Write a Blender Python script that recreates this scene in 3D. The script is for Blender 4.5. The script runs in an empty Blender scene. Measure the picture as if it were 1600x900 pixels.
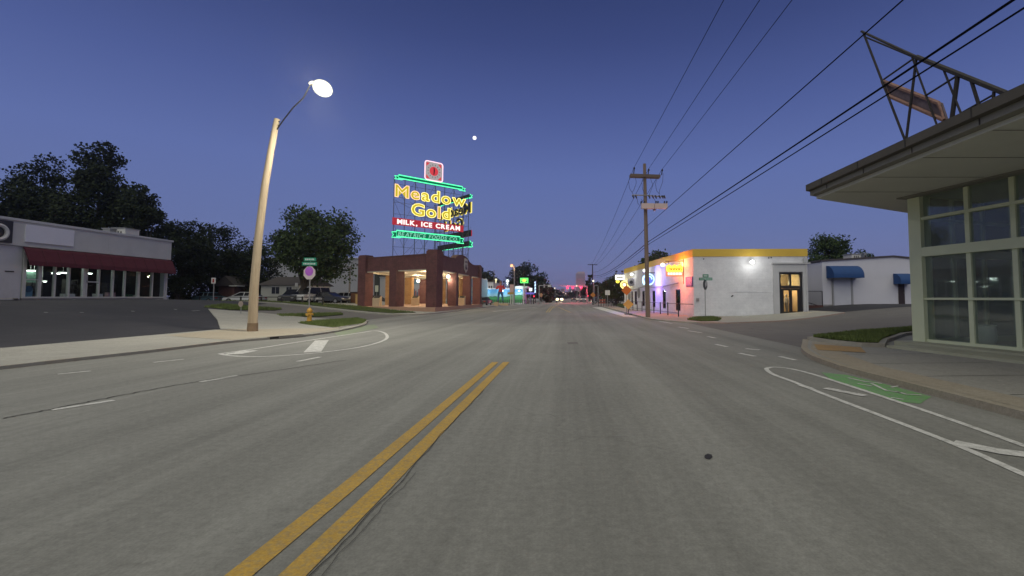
import bpy, bmesh, math, random
import numpy as np
from mathutils import Vector, Matrix
R = math.radians
random.seed(7); rng = np.random.default_rng(7)
S = bpy.context.scene; COL = S.collection
# ---------------------------------------------------------------- camera
F, U0, VH, PITCH = 700.0, 885.0, 464.0, R(3.0)
V0 = VH - F * math.tan(PITCH)
CH = 1.5
cam_d = bpy.data.cameras.new('camera'); cam = bpy.data.objects.new('camera', cam_d); COL.objects.link(cam)
cam.location = (0, 0, CH); cam.rotation_euler = (R(90) + PITCH, 0, 0)
cam_d.sensor_width = 36; cam_d.lens = F / 1600 * 36
cam_d.shift_x = -(U0 - 800) / 1600; cam_d.shift_y = (V0 - 450) / 1600
cam_d.clip_start = 0.05; cam_d.clip_end = 6000
S.camera = cam
# ---------------------------------------------------------------- view, world, sun
S.view_settings.view_transform = 'Standard'; S.view_settings.look = 'None'
S.view_settings.exposure = 0; S.view_settings.gamma = 1
S.cycles.use_denoising = True; S.cycles.max_bounces = 6; S.cycles.transparent_max_bounces = 12
S.cycles.sample_clamp_indirect = 3.0
SUN_EL, SUN_AZ = R(60), R(-14)          # warm fill added in place of street lamps and headlights, from behind the camera
w = bpy.data.worlds.new('World'); S.world = w; w.use_nodes = True
nt = w.node_tree; nt.nodes.clear()
o_ = nt.nodes.new('ShaderNodeOutputWorld'); b1 = nt.nodes.new('ShaderNodeBackground'); b2 = nt.nodes.new('ShaderNodeBackground')
ad = nt.nodes.new('ShaderNodeAddShader'); tc = nt.nodes.new('ShaderNodeTexCoord'); sp = nt.nodes.new('ShaderNodeSeparateXYZ')
cr = nt.nodes.new('ShaderNodeValToRGB'); sk = nt.nodes.new('ShaderNodeTexSky')
sk.sky_type = 'NISHITA'; sk.sun_disc = False; sk.sun_elevation = R(-4); sk.sun_rotation = R(75)
def lin(c):
    return tuple(((x/255)/12.92 if x/255 <= .04045 else ((x/255+.055)/1.055)**2.4) for x in c)
stops = [(0.0, (128,130,168)), (0.05, (114,123,168)), (0.14, (102,117,168)), (0.26, (94,111,168)), (0.38, (77,93,150)), (0.50, (59,73,125)), (0.60, (46,59,106)), (1.0, (30,40,78))]
e = cr.color_ramp.elements
while len(e) < len(stops): e.new(0.5)
for el, (p, c) in zip(e, stops): el.position = p; el.color = lin(c) + (1,)
nt.links.new(tc.outputs['Generated'], sp.inputs[0]); nt.links.new(sp.outputs['Z'], cr.inputs[0])
nt.links.new(cr.outputs[0], b1.inputs['Color']); b1.inputs['Strength'].default_value = 1.0
nt.links.new(sk.outputs[0], b2.inputs['Color']); b2.inputs['Strength'].default_value = 0.05
nt.links.new(b1.outputs[0], ad.inputs[0]); nt.links.new(b2.outputs[0], ad.inputs[1]); nt.links.new(ad.outputs[0], o_.inputs['Surface'])
sd = bpy.data.lights.new('fill_sun', 'SUN'); sd.energy = 2.1; sd.angle = R(95); sd.color = (.98, 0.95, 0.74)
so = bpy.data.objects.new('fill_sun', sd); COL.objects.link(so)
so.rotation_euler = (R(90) - SUN_EL, 0, SUN_AZ)

# ---------------------------------------------------------------- pixel <-> place helpers (planning aid only)
def ray(u, v):
    dx = (u - U0) / F; dy = -(v - V0) / F
    return Vector((dx, math.cos(PITCH) - math.sin(PITCH) * dy, math.sin(PITCH) + math.cos(PITCH) * dy))
def at(u, v, Y):
    d = ray(u, v); return Vector((0, 0, CH)) + d * (Y / d.y)
def atX(u, v, X):
    d = ray(u, v); return Vector((0, 0, CH)) + d * (X / d.x)
def sst(t):
    t = np.clip(t, 0, 1); return t * t * (3 - 2 * t)
def H(x, y):
    hl = 1.3 * sst((-x - 13) / 17) * (1 - .5 * sst((y - 32) / 20))
    hr = .9 * sst((x - 12) / 14) * sst((y - 14) / 12)
    return hl + hr
def gnd(u, v, dz=0.0):
    d = ray(u, v); z = 0.0
    for _ in range(30):
        t = (CH - z - dz) / max(1e-4, -d.z); x, y = d.x * t, d.y * t
        z = .6 * z + .4 * float(H(x, y))
    return (x, y)
def on_line(u, P, Q):
    """point of the plan line P-Q seen in column u"""
    best = None; a = 0.0; b = 1.0
    # u = U0 + F*x/yc, with yc ~ y*cos(pitch) at eye height
    kx = (u - U0) / F
    dxp, dyp = Q[0]-P[0], Q[1]-P[1]
    t = (kx * P[1] - P[0]) / (dxp - kx * dyp)
    return (P[0] + t * dxp, P[1] + t * dyp, t)
def zat(v, Y):
    return at(U0, v, Y).z

# ---------------------------------------------------------------- mesh collector
class M:
    def __init__(s): s.v = []; s.f = []; s.n = 0
    def add(s, vs, fs, T=None):
        if T is not None: vs = [T @ Vector(p) for p in vs]
        s.v.extend([tuple(p) for p in vs]); s.f.extend([tuple(i + s.n for i in f) for f in fs]); s.n += len(vs); return s
    def box(s, c, d, rz=0.0, T=None):
        x, y, z = d[0]/2, d[1]/2, d[2]/2
        vs = [(-x,-y,-z),(x,-y,-z),(x,y,-z),(-x,y,-z),(-x,-y,z),(x,-y,z),(x,y,z),(-x,y,z)]
        fs = [(0,3,2,1),(4,5,6,7),(0,1,5,4),(1,2,6,5),(2,3,7,6),(3,0,4,7)]
        m = Matrix.Translation(c) @ Matrix.Rotation(rz, 4, 'Z')
        if T is not None: m = T @ m
        return s.add(vs, fs, m)
    def bbox(s, a, b, T=None):
        return s.box([(a[i]+b[i])/2 for i in range(3)], [abs(b[i]-a[i]) for i in range(3)], 0, T)
    def prism(s, poly, z0, z1, T=None):
        n = len(poly); A = sum(poly[i][0]*poly[(i+1)%n][1]-poly[(i+1)%n][0]*poly[i][1] for i in range(n))
        if A < 0: poly = poly[::-1]
        vs = [(p[0], p[1], z0) for p in poly] + [(p[0], p[1], z1) for p in poly]
        fs = [tuple(range(n))[::-1], tuple(range(n, 2*n))] + [(i, (i+1)%n, n+(i+1)%n, n+i) for i in range(n)]
        return s.add(vs, fs, T)
    def tube(s, path, r, n=8, cap=True, closed=False):
        P = [Vector(p) for p in path]; k = len(P); rs = r if isinstance(r, (list, tuple)) else [r]*k
        vs = []; up = Vector((0,0,1)); prev = None
        for i in range(k):
            if closed: t = P[(i+1)%k] - P[i-1]
            else: t = P[min(i+1,k-1)] - P[max(i-1,0)]
            if t.length < 1e-9: t = Vector((0,0,1))
            t.normalize()
            a = (prev if prev is not None else (Vector((1,0,0)) if abs(t.z) > .9 else up))
            a = a - t * a.dot(t)
            if a.length < 1e-5: a = Vector((0,1,0)) - t * t.y
            a.normalize(); prev = a; b = t.cross(a)
            for j in range(n):
                q = 2*math.pi*j/n; vs.append(P[i] + (a*math.cos(q) + b*math.sin(q)) * rs[i])
        fs = []
        for i in range(k if closed else k-1):
            i2 = (i+1) % k
            for j in range(n): fs.append((i*n+j, i*n+(j+1)%n, i2*n+(j+1)%n, i2*n+j))
        if cap and not closed: fs += [tuple(range(n))[::-1], tuple(range((k-1)*n, k*n))]
        return s.add(vs, fs)
    def cyl(s, a, b, r, n=12, r2=None): return s.tube([a, b], [r, r if r2 is None else r2], n)
    def ball(s, c, r, n=12, m=8):
        r = r if isinstance(r, (tuple, list)) else (r, r, r); vs = []; fs = []
        for i in range(m+1):
            t = math.pi*i/m
            for j in range(n):
                p = 2*math.pi*j/n; vs.append((c[0]+r[0]*math.sin(t)*math.cos(p), c[1]+r[1]*math.sin(t)*math.sin(p), c[2]+r[2]*math.cos(t)))
        for i in range(m):
            for j in range(n): fs.append((i*n+j, (i+1)*n+j, (i+1)*n+(j+1)%n, i*n+(j+1)%n))
        return s.add(vs, fs)
    def disc(s, c, r, nrm, th=.02, n=24):
        c = Vector(c); nrm = Vector(nrm).normalized(); return s.tube([c, c + nrm*th], r, n)
    def glyph(s, key, T):
        vs, fs = GL[key]; return s.add(vs, fs, T)
def mesh_of(mb, name, off):
    me = bpy.data.meshes.new(name); o = np.array(off)
    v = np.array(mb.v, dtype=float).reshape(-1,3) - o
    me.from_pydata(v.tolist(), [], mb.f); me.update(); return me
ORG = {}
def smooth_on(me): me.polygons.foreach_set('use_smooth', [True]*len(me.polygons))
def obj(mb, name, mat, org=(0,0,0), parent=None, smooth=False):
    me = mesh_of(mb, name, org); o = bpy.data.objects.new(name, me); COL.objects.link(o)
    me.materials.append(mat)
    if smooth:
        smooth_on(me)
        try: me.set_sharp_from_angle(angle=R(40))
        except Exception: pass
    if parent is None: o.location = org
    else: o.parent = parent
    ORG[o] = tuple(org); return o
def tag(o, label=None, cat=None, group=None, kind=None):
    if label: o['label'] = label
    if cat: o['category'] = cat
    if group: o['group'] = group
    if kind: o['kind'] = kind
    return o
def thing(name, label, cat, loc=(0,0,0), group=None):
    o = bpy.data.objects.new(name, None); COL.objects.link(o); o.location = loc; o.empty_display_size = .3
    ORG[o] = tuple(loc); return tag(o, label, cat, group)
def part(mb, name, mat, parent, label=None, smooth=False, kind=None):
    o = obj(mb, name, mat, ORG[parent], parent, smooth)
    return tag(o, label, kind=kind)
def solo(mb, name, mat, label, cat, org, group=None, smooth=False, kind=None):
    return tag(obj(mb, name, mat, org, None, smooth), label, cat, group, kind)
def struct(mb, name, mat, kind='structure'):
    return tag(obj(mb, name, mat), kind=kind)
def dup(root, loc, rz=0.0, label=None, group=None, scale=None):
    r = root.copy(); COL.objects.link(r); r.location = loc; r.rotation_euler = (0,0,rz)
    if label: r['label'] = label
    if group: r['group'] = group
    if scale: r.scale = scale
    for ch in list(root.children):
        c = ch.copy(); COL.objects.link(c); c.parent = r
        for g in list(ch.children):
            d = g.copy(); COL.objects.link(d); d.parent = c
    return r
def lamp(name, kind, loc, power, color, size=.1, rot=None, spot=None, blend=.5, parent=None, size_y=None):
    d = bpy.data.lights.new(name, kind); d.energy = power; d.color = color
    if kind == 'AREA':
        d.size = size
        if size_y: d.shape = 'RECTANGLE'; d.size_y = size_y
    else: d.shadow_soft_size = size
    if kind == 'SPOT': d.spot_size = spot or R(120); d.spot_blend = blend
    o = bpy.data.objects.new(name, d); COL.objects.link(o)
    if parent is not None:
        o.parent = parent; o.location = Vector(loc) - Vector(ORG[parent])
    else: o.location = loc
    if rot: o.rotation_euler = rot
    return o

# ---------------------------------------------------------------- glyphs (one depsgraph pass)
GL = {}
def prep_glyphs(specs):
    tmp = []
    for key, ch, kw in specs:
        c = bpy.data.curves.new('g', 'FONT'); c.body = ch; c.size = 1.0; c.resolution_u = kw.get('res', 3)
        c.offset = kw.get('offset', 0); c.extrude = kw.get('extrude', .02)
        if 'bevel' in kw:
            c.bevel_depth = kw['bevel']; c.bevel_resolution = 1; c.fill_mode = 'NONE' if kw.get('outline') else 'BOTH'; c.extrude = 0
        if 'shear' in kw: c.shear = kw['shear']
        o = bpy.data.objects.new('g', c); COL.objects.link(o); tmp.append((key, o, c))
    dg = bpy.context.evaluated_depsgraph_get()
    for key, o, c in tmp:
        me = bpy.data.meshes.new_from_object(o.evaluated_get(dg))
        GL[key] = ([tuple(v.co) for v in me.vertices], [tuple(p.vertices) for p in me.polygons])
        bpy.data.meshes.remove(me)
    for key, o, c in tmp: bpy.data.objects.remove(o); bpy.data.curves.remove(c)
specs = []
for ch in set('MeadowGold'):
    specs.append(('F'+ch, ch, dict(offset=.022, extrude=.03)))
    specs.append(('T'+ch, ch, dict(offset=.026, bevel=.0165, outline=True, res=3)))
for ch in set('MILK,ICECREAM'): specs.append(('B'+ch, ch, dict(offset=.034, extrude=.03)))
for ch in set('BEATRICEFOODSCO.'): specs.append(('I'+ch, ch, dict(offset=.012, extrude=.03, shear=.22)))
for ch in '6ROUTE': specs.append(('P'+ch, ch, dict(offset=.02, extrude=.02)))
prep_glyphs(specs)
def gbox(key):
    xs = [p[0] for p in GL[key][0]]; ys = [p[1] for p in GL[key][0]]
    return min(xs), max(xs), min(ys), max(ys)

# ---------------------------------------------------------------- materials
MT = {}
def newmat(name):
    m = bpy.data.materials.new(name); m.use_nodes = True; n = m.node_tree; n.nodes.clear()
    out = n.nodes.new('ShaderNodeOutputMaterial'); MT[name] = m; return m, n, out
def nd(n, t, **kw):
    x = n.nodes.new(t)
    for k, v in kw.items():
        if k in x.inputs: x.inputs[k].default_value = v
        else: setattr(x, k, v)
    return x
def mix(n, fac, a, b, mode='MIX'):
    m = n.nodes.new('ShaderNodeMix'); m.data_type = 'RGBA'; m.blend_type = mode
    for s, v in (('Factor', fac), ('A', a), ('B', b)):
        i = [k for k in m.inputs if k.name == s and (k.type == ('VALUE' if s == 'Factor' else 'RGBA'))][0]
        if isinstance(v, bpy.types.NodeSocket): n.links.new(v, i)
        else: i.default_value = v if not isinstance(v, tuple) or len(v) == 4 else v + (1,)
    return [k for k in m.outputs if k.type == 'RGBA'][0]
def ramp(n, src, p0, p1, c0=(0,0,0,1), c1=(1,1,1,1)):
    r = n.nodes.new('ShaderNodeValToRGB'); r.color_ramp.elements[0].position = p0; r.color_ramp.elements[1].position = p1
    r.color_ramp.elements[0].color = c0; r.color_ramp.elements[1].color = c1; n.links.new(src, r.inputs[0]); return r.outputs[0]
def noise(n, co, scale, detail=4, rough=.55, stretch=None):
    x = nd(n, 'ShaderNodeTexNoise', Scale=scale, Detail=detail, Roughness=rough)
    if stretch:
        mp = n.nodes.new('ShaderNodeMapping'); mp.inputs['Scale'].default_value = stretch
        n.links.new(co, mp.inputs[0]); n.links.new(mp.outputs[0], x.inputs['Vector'])
    else: n.links.new(co, x.inputs['Vector'])
    return x.outputs['Fac']
def surf(name, col, rough=.7, var=.15, scale=3.0, fine=40.0, bump=.0, metal=0.0, dirt=None, dirt_amt=.4, stretch=None, spec=.5, coords='Object', coat=0):
    m, n, out = newmat(name); c = nd(n, 'ShaderNodeTexCoord').outputs[coords] if coords != 'W' else nd(n, 'ShaderNodeNewGeometry').outputs['Position']
    a = noise(n, c, scale, 5, .6, stretch); f = noise(n, c, fine, 3, .6, stretch)
    dk = tuple(x*(1-var) for x in col); lt = tuple(min(1, x*(1+var)) for x in col)
    base = mix(n, ramp(n, a, .3, .7), dk, lt); base = mix(n, ramp(n, f, .3, .75), base, tuple(min(1, x*(1-var*.5)) for x in col))
    if dirt:
        d = noise(n, c, scale*.45, 6, .7, stretch); dm = ramp(n, d, .5, .72)
        mm = n.nodes.new('ShaderNodeMath'); mm.operation = 'MULTIPLY'; n.links.new(dm, mm.inputs[0]); mm.inputs[1].default_value = dirt_amt
        base = mix(n, mm.outputs[0], base, dirt)
    p = nd(n, 'ShaderNodeBsdfPrincipled', Roughness=rough, Metallic=metal)
    p.inputs['Specular IOR Level'].default_value = spec
    if coat: p.inputs['Coat Weight'].default_value = coat
    n.links.new(base, p.inputs['Base Color'])
    if bump:
        b = nd(n, 'ShaderNodeBump', Strength=bump, Distance=.02); n.links.new(f, b.inputs['Height']); n.links.new(b.outputs[0], p.inputs['Normal'])
    n.links.new(p.outputs[0], out.inputs[0]); return m
def emit(name, col, strength):
    m, n, out = newmat(name); x = nd(n, 'ShaderNodeEmission', Strength=strength); x.inputs['Color'].default_value = tuple(col) + (1,)
    n.links.new(x.outputs[0], out.inputs[0]); return m
def globe(name, col, strength, edge):
    '''lamp glow with a soft halo edge painted in: brightest face-on, dimmer to the rim'''
    m, n, out = newmat(name); lw = nd(n, 'ShaderNodeLayerWeight', Blend=.5); r = ramp(n, lw.outputs['Facing'], .08, .82, (1,1,1,1), (edge,edge,edge,1))
    mm = n.nodes.new('ShaderNodeMath'); mm.operation = 'MULTIPLY'; n.links.new(r, mm.inputs[0]); mm.inputs[1].default_value = strength
    x = nd(n, 'ShaderNodeEmission'); x.inputs['Color'].default_value = tuple(col) + (1,); n.links.new(mm.outputs[0], x.inputs['Strength']); n.links.new(x.outputs[0], out.inputs[0]); return m
def glass(name, tint=(.85,.9,.9), rough=.02, ior=1.5, pale_sheen=0, dcol=(.5,.55,.5)):
    m, n, out = newmat(name); fr = nd(n, 'ShaderNodeFresnel', IOR=ior); tr = nd(n, 'ShaderNodeBsdfTransparent'); gl = nd(n, 'ShaderNodeBsdfGlossy', Roughness=rough)
    tr.inputs['Color'].default_value = tint + (1,); mx = nd(n, 'ShaderNodeMixShader')
    n.links.new(fr.outputs[0], mx.inputs[0]); n.links.new(tr.outputs[0], mx.inputs[1]); n.links.new(gl.outputs[0], mx.inputs[2])
    if pale_sheen:  # pale reflection in the panes painted as a diffuse layer
        df = nd(n, 'ShaderNodeBsdfDiffuse'); df.inputs['Color'].default_value = dcol + (1,); m2 = nd(n, 'ShaderNodeMixShader'); pos = nd(n, 'ShaderNodeNewGeometry').outputs['Position']
        f = ramp(n, noise(n, pos, 1.6, 5, .65), .25, .8, (pale_sheen*.4,)*3+(1,), (pale_sheen*1.7,)*3+(1,)); n.links.new(f, m2.inputs[0]); n.links.new(mx.outputs[0], m2.inputs[1]); n.links.new(df.outputs[0], m2.inputs[2]); mx = m2
    n.links.new(mx.outputs[0], out.inputs[0]); return m
def asphalt(name, col, warm, var=.16, crack=.5, tracks=False, rough=.85):
    m, n, out = newmat(name); pos = nd(n, 'ShaderNodeNewGeometry').outputs['Position']
    big = noise(n, pos, .16, 6, .62); mid = noise(n, pos, 1.3, 5, .65); fine = noise(n, pos, 55, 3, .7); gr = noise(n, pos, 14, 4, .7)
    base = mix(n, ramp(n, big, .35, .66), tuple(x*(1-var) for x in col), warm)
    base = mix(n, ramp(n, mid, .42, .8), base, tuple(x*(1-var*1.1) for x in col))
    st_ = ramp(n, noise(n, pos, .55, 7, .75), .60, .74); ms_ = n.nodes.new('ShaderNodeMath'); ms_.operation = 'MULTIPLY'; n.links.new(st_, ms_.inputs[0]); ms_.inputs[1].default_value = .45; base = mix(n, ms_.outputs[0], base, tuple(x*.72 for x in col))
    g = ramp(n, fine, .3, .72); base = mix(n, .20, base, g, 'SOFT_LIGHT')
    g2 = ramp(n, gr, .35, .7); base = mix(n, .17, base, g2, 'SOFT_LIGHT')
    if tracks:
        tr = noise(n, pos, 1.0, 2, .5, (1.1, .02, 1)); base = mix(n, .20, base, ramp(n, tr, .33, .67), 'SOFT_LIGHT')
        st = noise(n, pos, 1.0, 4, .6, (9, .25, 1)); base = mix(n, .10, base, ramp(n, st, .3, .7), 'SOFT_LIGHT')
    if crack:
        wv = nd(n, 'ShaderNodeTexNoise', Scale=1.5, Detail=4); n.links.new(pos, wv.inputs['Vector'])
        ad = n.nodes.new('ShaderNodeVectorMath'); ad.operation = 'MULTIPLY_ADD'; n.links.new(wv.outputs['Color'], ad.inputs[0]); ad.inputs[1].default_value = (1.2,1.2,0); n.links.new(pos, ad.inputs[2])
        vo = nd(n, 'ShaderNodeTexVoronoi', Scale=.14, feature='DISTANCE_TO_EDGE'); n.links.new(ad.outputs[0], vo.inputs['Vector'])
        ck = ramp(n, vo.outputs['Distance'], .0006, .0022, (1,1,1,1), (0,0,0,1))
        gate = ramp(n, noise(n, pos, .3, 2), .5, .56)
        mm = n.nodes.new('ShaderNodeMath'); mm.operation = 'MULTIPLY'; n.links.new(ck, mm.inputs[0]); n.links.new(gate, mm.inputs[1])
        m2 = n.nodes.new('ShaderNodeMath'); m2.operation = 'MULTIPLY'; n.links.new(mm.outputs[0], m2.inputs[0]); m2.inputs[1].default_value = crack
        base = mix(n, m2.outputs[0], base, (.025,.023,.02))
    p = nd(n, 'ShaderNodeBsdfPrincipled', Roughness=rough); n.links.new(base, p.inputs['Base Color'])
    b = nd(n, 'ShaderNodeBump', Strength=.22, Distance=.01); n.links.new(fine, b.inputs['Height']); n.links.new(b.outputs[0], p.inputs['Normal'])
    n.links.new(p.outputs[0], out.inputs[0]); return m
def paint(name, col, under, wear=.5, scale=9):
    m, n, out = newmat(name); pos = nd(n, 'ShaderNodeNewGeometry').outputs['Position']
    a = noise(n, pos, scale, 8, .75); b = noise(n, pos, 60, 3, .7)
    f = ramp(n, a, .5-wear*.22, .78-wear*.1); c1 = mix(n, ramp(n, noise(n, pos, 2, 4), .3, .7), tuple(x*.82 for x in col), col)
    base = mix(n, f, c1, under); base = mix(n, .3, base, ramp(n, b, .3, .7), 'SOFT_LIGHT')
    p = nd(n, 'ShaderNodeBsdfPrincipled', Roughness=.7); n.links.new(base, p.inputs['Base Color']); n.links.new(p.outputs[0], out.inputs[0]); return m
def brickmat(name, c1, c2, mortar, sc=1.0, bw=.22, bh=.075, squash=None):
    m, n, out = newmat(name); g = nd(n, 'ShaderNodeNewGeometry'); sp_ = nd(n, 'ShaderNodeSeparateXYZ'); n.links.new(g.outputs['Position'], sp_.inputs[0])
    s = n.nodes.new('ShaderNodeMath'); s.operation = 'ADD'; n.links.new(sp_.outputs['X'], s.inputs[0]); n.links.new(sp_.outputs['Y'], s.inputs[1])
    cb = nd(n, 'ShaderNodeCombineXYZ'); n.links.new(s.outputs[0], cb.inputs['X']); n.links.new(sp_.outputs['Z'], cb.inputs['Y'])
    t = nd(n, 'ShaderNodeTexBrick', Scale=1.0); t.inputs['Brick Width'].default_value = bw*sc; t.inputs['Row Height'].default_value = bh*sc; t.inputs['Mortar Size'].default_value = .008*sc
    t.inputs['Color1'].default_value = c1 + (1,); t.inputs['Color2'].default_value = c2 + (1,); t.inputs['Mortar'].default_value = mortar + (1,)
    n.links.new(cb.outputs[0], t.inputs['Vector'])
    d = noise(n, g.outputs['Position'], 1.2, 6, .7); base = mix(n, .35, t.outputs['Color'], ramp(n, d, .3, .7), 'SOFT_LIGHT')
    p = nd(n, 'ShaderNodeBsdfPrincipled', Roughness=.85); n.links.new(base, p.inputs['Base Color'])
    b = nd(n, 'ShaderNodeBump', Strength=.4, Distance=.01); b.invert = True; n.links.new(t.outputs['Fac'], b.inputs['Height']); n.links.new(b.outputs[0], p.inputs['Normal'])
    n.links.new(p.outputs[0], out.inputs[0]); return m
ROAD = (.208,.205,.182)
asph = asphalt('road_asphalt', ROAD, (.238,.236,.212), var=.12, tracks=True, crack=.16)
asph_lot = asphalt('lot_asphalt', (.021,.0205,.024), (.036,.034,.038), var=.3, crack=.8)
asph_side = asphalt('side_asphalt', (.125,.115,.105), (.15,.14,.125), crack=.5)
conc = asphalt('pavement_concrete', (.29,.28,.245), (.33,.32,.28), var=.12, crack=.35)
conc_warm = asphalt('warm_concrete', (.32,.275,.20), (.33,.30,.24), var=.12, crack=.2)
conc_pink = asphalt('pink_concrete', (.36,.26,.22), (.40,.30,.26), var=.1, crack=.2)
kerb_m = surf('kerb_concrete', (.33,.31,.26), .85, .2, 2.5, 40, .2, dirt=(.25,.15,.07), coords='W')
soil = surf('soil', (.035,.04,.018), .95, .3, 4, 60, .3, coords='W')
field = surf('field_ground', (.05,.05,.045), .95, .3, .3, 10, coords='W')
grass_m = surf('grass_blades', (.115,.155,.035), .8, .45, 2.2, 30, coords='W')
white_p = paint('white_road_paint', (.66,.65,.61), ROAD, .3)
faded_p = paint('faded_road_paint', (.40,.39,.36), ROAD, .95)
lot_p = paint('lot_stripe_paint', (.30,.30,.28), (.05,.05,.05), .8)
yellow_p = paint('yellow_road_paint', (.50,.30,.035), (.22,.18,.11), .28, 22)
yellow_f = paint('faded_yellow_paint', (.50,.36,.09), ROAD, .5, 12)
green_p = paint('green_bike_paint', (.12,.37,.08), ROAD, .6, 7)
green_f = paint('faded_green_paint', (.20,.27,.12), ROAD, .9, 3)
orange_p = paint('tactile_orange', (.42,.24,.04), (.25,.2,.13), .5)
crack_m = surf('crack_dark', (.045,.04,.033), .95, .2, 10)
wood_pole = surf('weathered_wood', (.45,.36,.24), .85, .28, 1.0, 12, .3, stretch=(6,6,.35), dirt=(.16,.10,.055), dirt_amt=.6)
wood_grey = surf('grey_wood', (.19,.165,.15), .9, .25, 1.2, 14, .3, stretch=(6,6,.4))
bark = surf('bark', (.05,.04,.03), .95, .3, 2, 20, .4, stretch=(4,4,.6))
leaf_dark = surf('leaf_dark', (.022,.032,.013), .85, .5, .45, 6, spec=.2)
leaf_mid = surf('leaf_mid', (.045,.072,.02), .8, .55, .5, 6, spec=.25)
leaf_warm = surf('leaf_warm', (.06,.07,.02), .8, .5, .6, 6, spec=.25)
steel = surf('galvanised_steel', (.30,.30,.29), .5, .12, 4, 30, metal=.5)
dark_metal = surf('dark_metal', (.03,.03,.032), .5, .2, 5, 30, metal=.4)
rust_metal = surf('rusted_dark_metal', (.028,.024,.022), .8, .3, 5, 30)
white_wall = surf('painted_white_wall', (.66,.66,.68), .75, .06, .8, 14, .12, dirt=(.36,.34,.32), dirt_amt=.35)
white_trim = surf('white_trim', (.54,.53,.50), .6, .08, 3)
shop_white = surf('shop_white_paint', (.50,.50,.50), .75, .08, .8, 14, .15, dirt=(.22,.21,.21), dirt_amt=.4)
wire_m = surf('wire_black', (.010,.010,.012), .95, .1, 4, spec=.0)
white_block = brickmat('white_block', (.68,.68,.70), (.64,.64,.66), (.60,.60,.62), 1.0, .4, .2)
black_p = surf('black_paint', (.012,.012,.012), .4, .1, 4)
# ---------------------------------------------------------------- ground and road sheets
def drape(name, poly, dz, mat, step=1.5, skirt=None, kind='structure', flat=None):
    bm = bmesh.new(); vs = [bm.verts.new((p[0], p[1], 0)) for p in poly]; bm.faces.new(vs)
    xs = [p[0] for p in poly]; ys = [p[1] for p in poly]
    varying = (max(xs) > 12 or min(xs) < -13) and flat is None
    if varying:
        for ax, lo, hi in ((0, min(xs), max(xs)), (1, min(ys), max(ys))):
            k = math.floor(lo/step)*step
            if ax == 1 and hi > 60: hi = 60
            if ax == 0: lo_, hi_ = max(lo, -60), min(hi, 60)
            else: lo_, hi_ = max(lo, -20), hi
            k = math.floor(lo_/step)*step
            while k < hi_:
                if not (ax == 0 and -12 < k < 11):
                    nv = Vector((1,0,0)) if ax == 0 else Vector((0,1,0))
                    bmesh.ops.bisect_plane(bm, geom=bm.verts[:]+bm.edges[:]+bm.faces[:], plane_co=nv*k, plane_no=nv)
                k += step
    bmesh.ops.recalc_face_normals(bm, faces=bm.faces[:])
    if sum(f.normal.z for f in bm.faces) < 0: bmesh.ops.reverse_faces(bm, faces=bm.faces[:])
    for v in bm.verts: v.co.z = (flat if flat is not None else float(H(v.co.x, v.co.y))) + dz
    if skirt:
        edges = [e for e in bm.edges if len(e.link_faces) == 1]
        r = bmesh.ops.extrude_edge_only(bm, edges=edges)
        for v in [g for g in r['geom'] if isinstance(g, bmesh.types.BMVert)]: v.co.z -= skirt
        bmesh.ops.recalc_face_normals(bm, faces=bm.faces[:])
    me = bpy.data.meshes.new(name); bm.to_mesh(me); bm.free(); me.materials.append(mat)
    o = bpy.data.objects.new(name, me); COL.objects.link(o); ORG[o] = (0,0,0); o['kind'] = kind; return o
def strip(pts, wd):
    P = [Vector((p[0], p[1])) for p in pts]; L = []; Rr = []
    for i, p in enumerate(P):
        t = (P[min(i+1, len(P)-1)] - P[max(i-1, 0)]).normalized(); n = Vector((-t.y, t.x)) * wd/2; L.append(p+n); Rr.append(p-n)
    return [tuple(a) for a in L] + [tuple(a) for a in reversed(Rr)]
def bez(pts, n=8):
    """smooth curve through plan points"""
    P = [Vector((p[0], p[1], 0)) for p in pts]; P = [2*P[0]-P[1]] + P + [2*P[-1]-P[-2]]; out = []
    for i in range(1, len(P)-2):
        for k in range(n):
            t = k/n; a, b, c, d = P[i-1:i+3]
            out.append(.5*((2*b)+(-a+c)*t+(2*a-5*b+4*c-d)*t*t+(-a+3*b-3*c+d)*t**3))
    out.append(P[-2]); return [(p.x, p.y) for p in out]
def stripmesh(name, pts, wd, dz, mat):
    """thin ribbon as quads so that bends stay clean"""
    q = strip(pts, wd); n = len(pts); mb = M(); g = lambda p: (p[0], p[1], float(H(*p))+dz)
    L = q[:n]; Rr = q[n:][::-1]
    mb.add([g(p) for p in L] + [g(p) for p in Rr], [(i, n+i, n+i+1, i+1) for i in range(n-1)])
    return struct(mb, name, mat)
# far terrain sheet
gx = sorted(set([-2000,-1500,-800,-400,-200,-120,-80] + list(np.arange(-60,61,3)) + [80,120,200,400,800,1500,2000]))
gy = sorted(set([-400,-150,-60,-30] + list(np.arange(-12,62,3)) + [75,90,120,180,300,500,900,1400,2000]))
mb = M(); mb.add([(x, y, float(H(x, y)) - (.14 if abs(x) < 14 else .20)) for y in gy for x in gx],
                 [(j*len(gx)+i, j*len(gx)+i+1, (j+1)*len(gx)+i+1, (j+1)*len(gx)+i) for j in range(len(gy)-1) for i in range(len(gx)-1)])
o = struct(mb, 'ground', field); smooth_on(o.data)
KL, KR = -11.8, 5.65
drape('road', [(KL-3,-40),(KR+3,-40),(KR+3,800),(KL-3,800)], -.0, asph, flat=0.0)
drape('side_street', [(-90,21),(-13.0,21.0),(-13.0,44),(-90,44)], .004, asph_side)
drape('side_street', [(7.0,13),(60,13),(60,38),(7.0,38)], .002, asph_side)
drape('parking_lot', [(-33.6,9),(-14.6,12.2),(-14.4,19.5),(-17,23),(-20.5,26),(-25,37.5),(-33.6,37.8)], .03, asph_lot)
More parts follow.
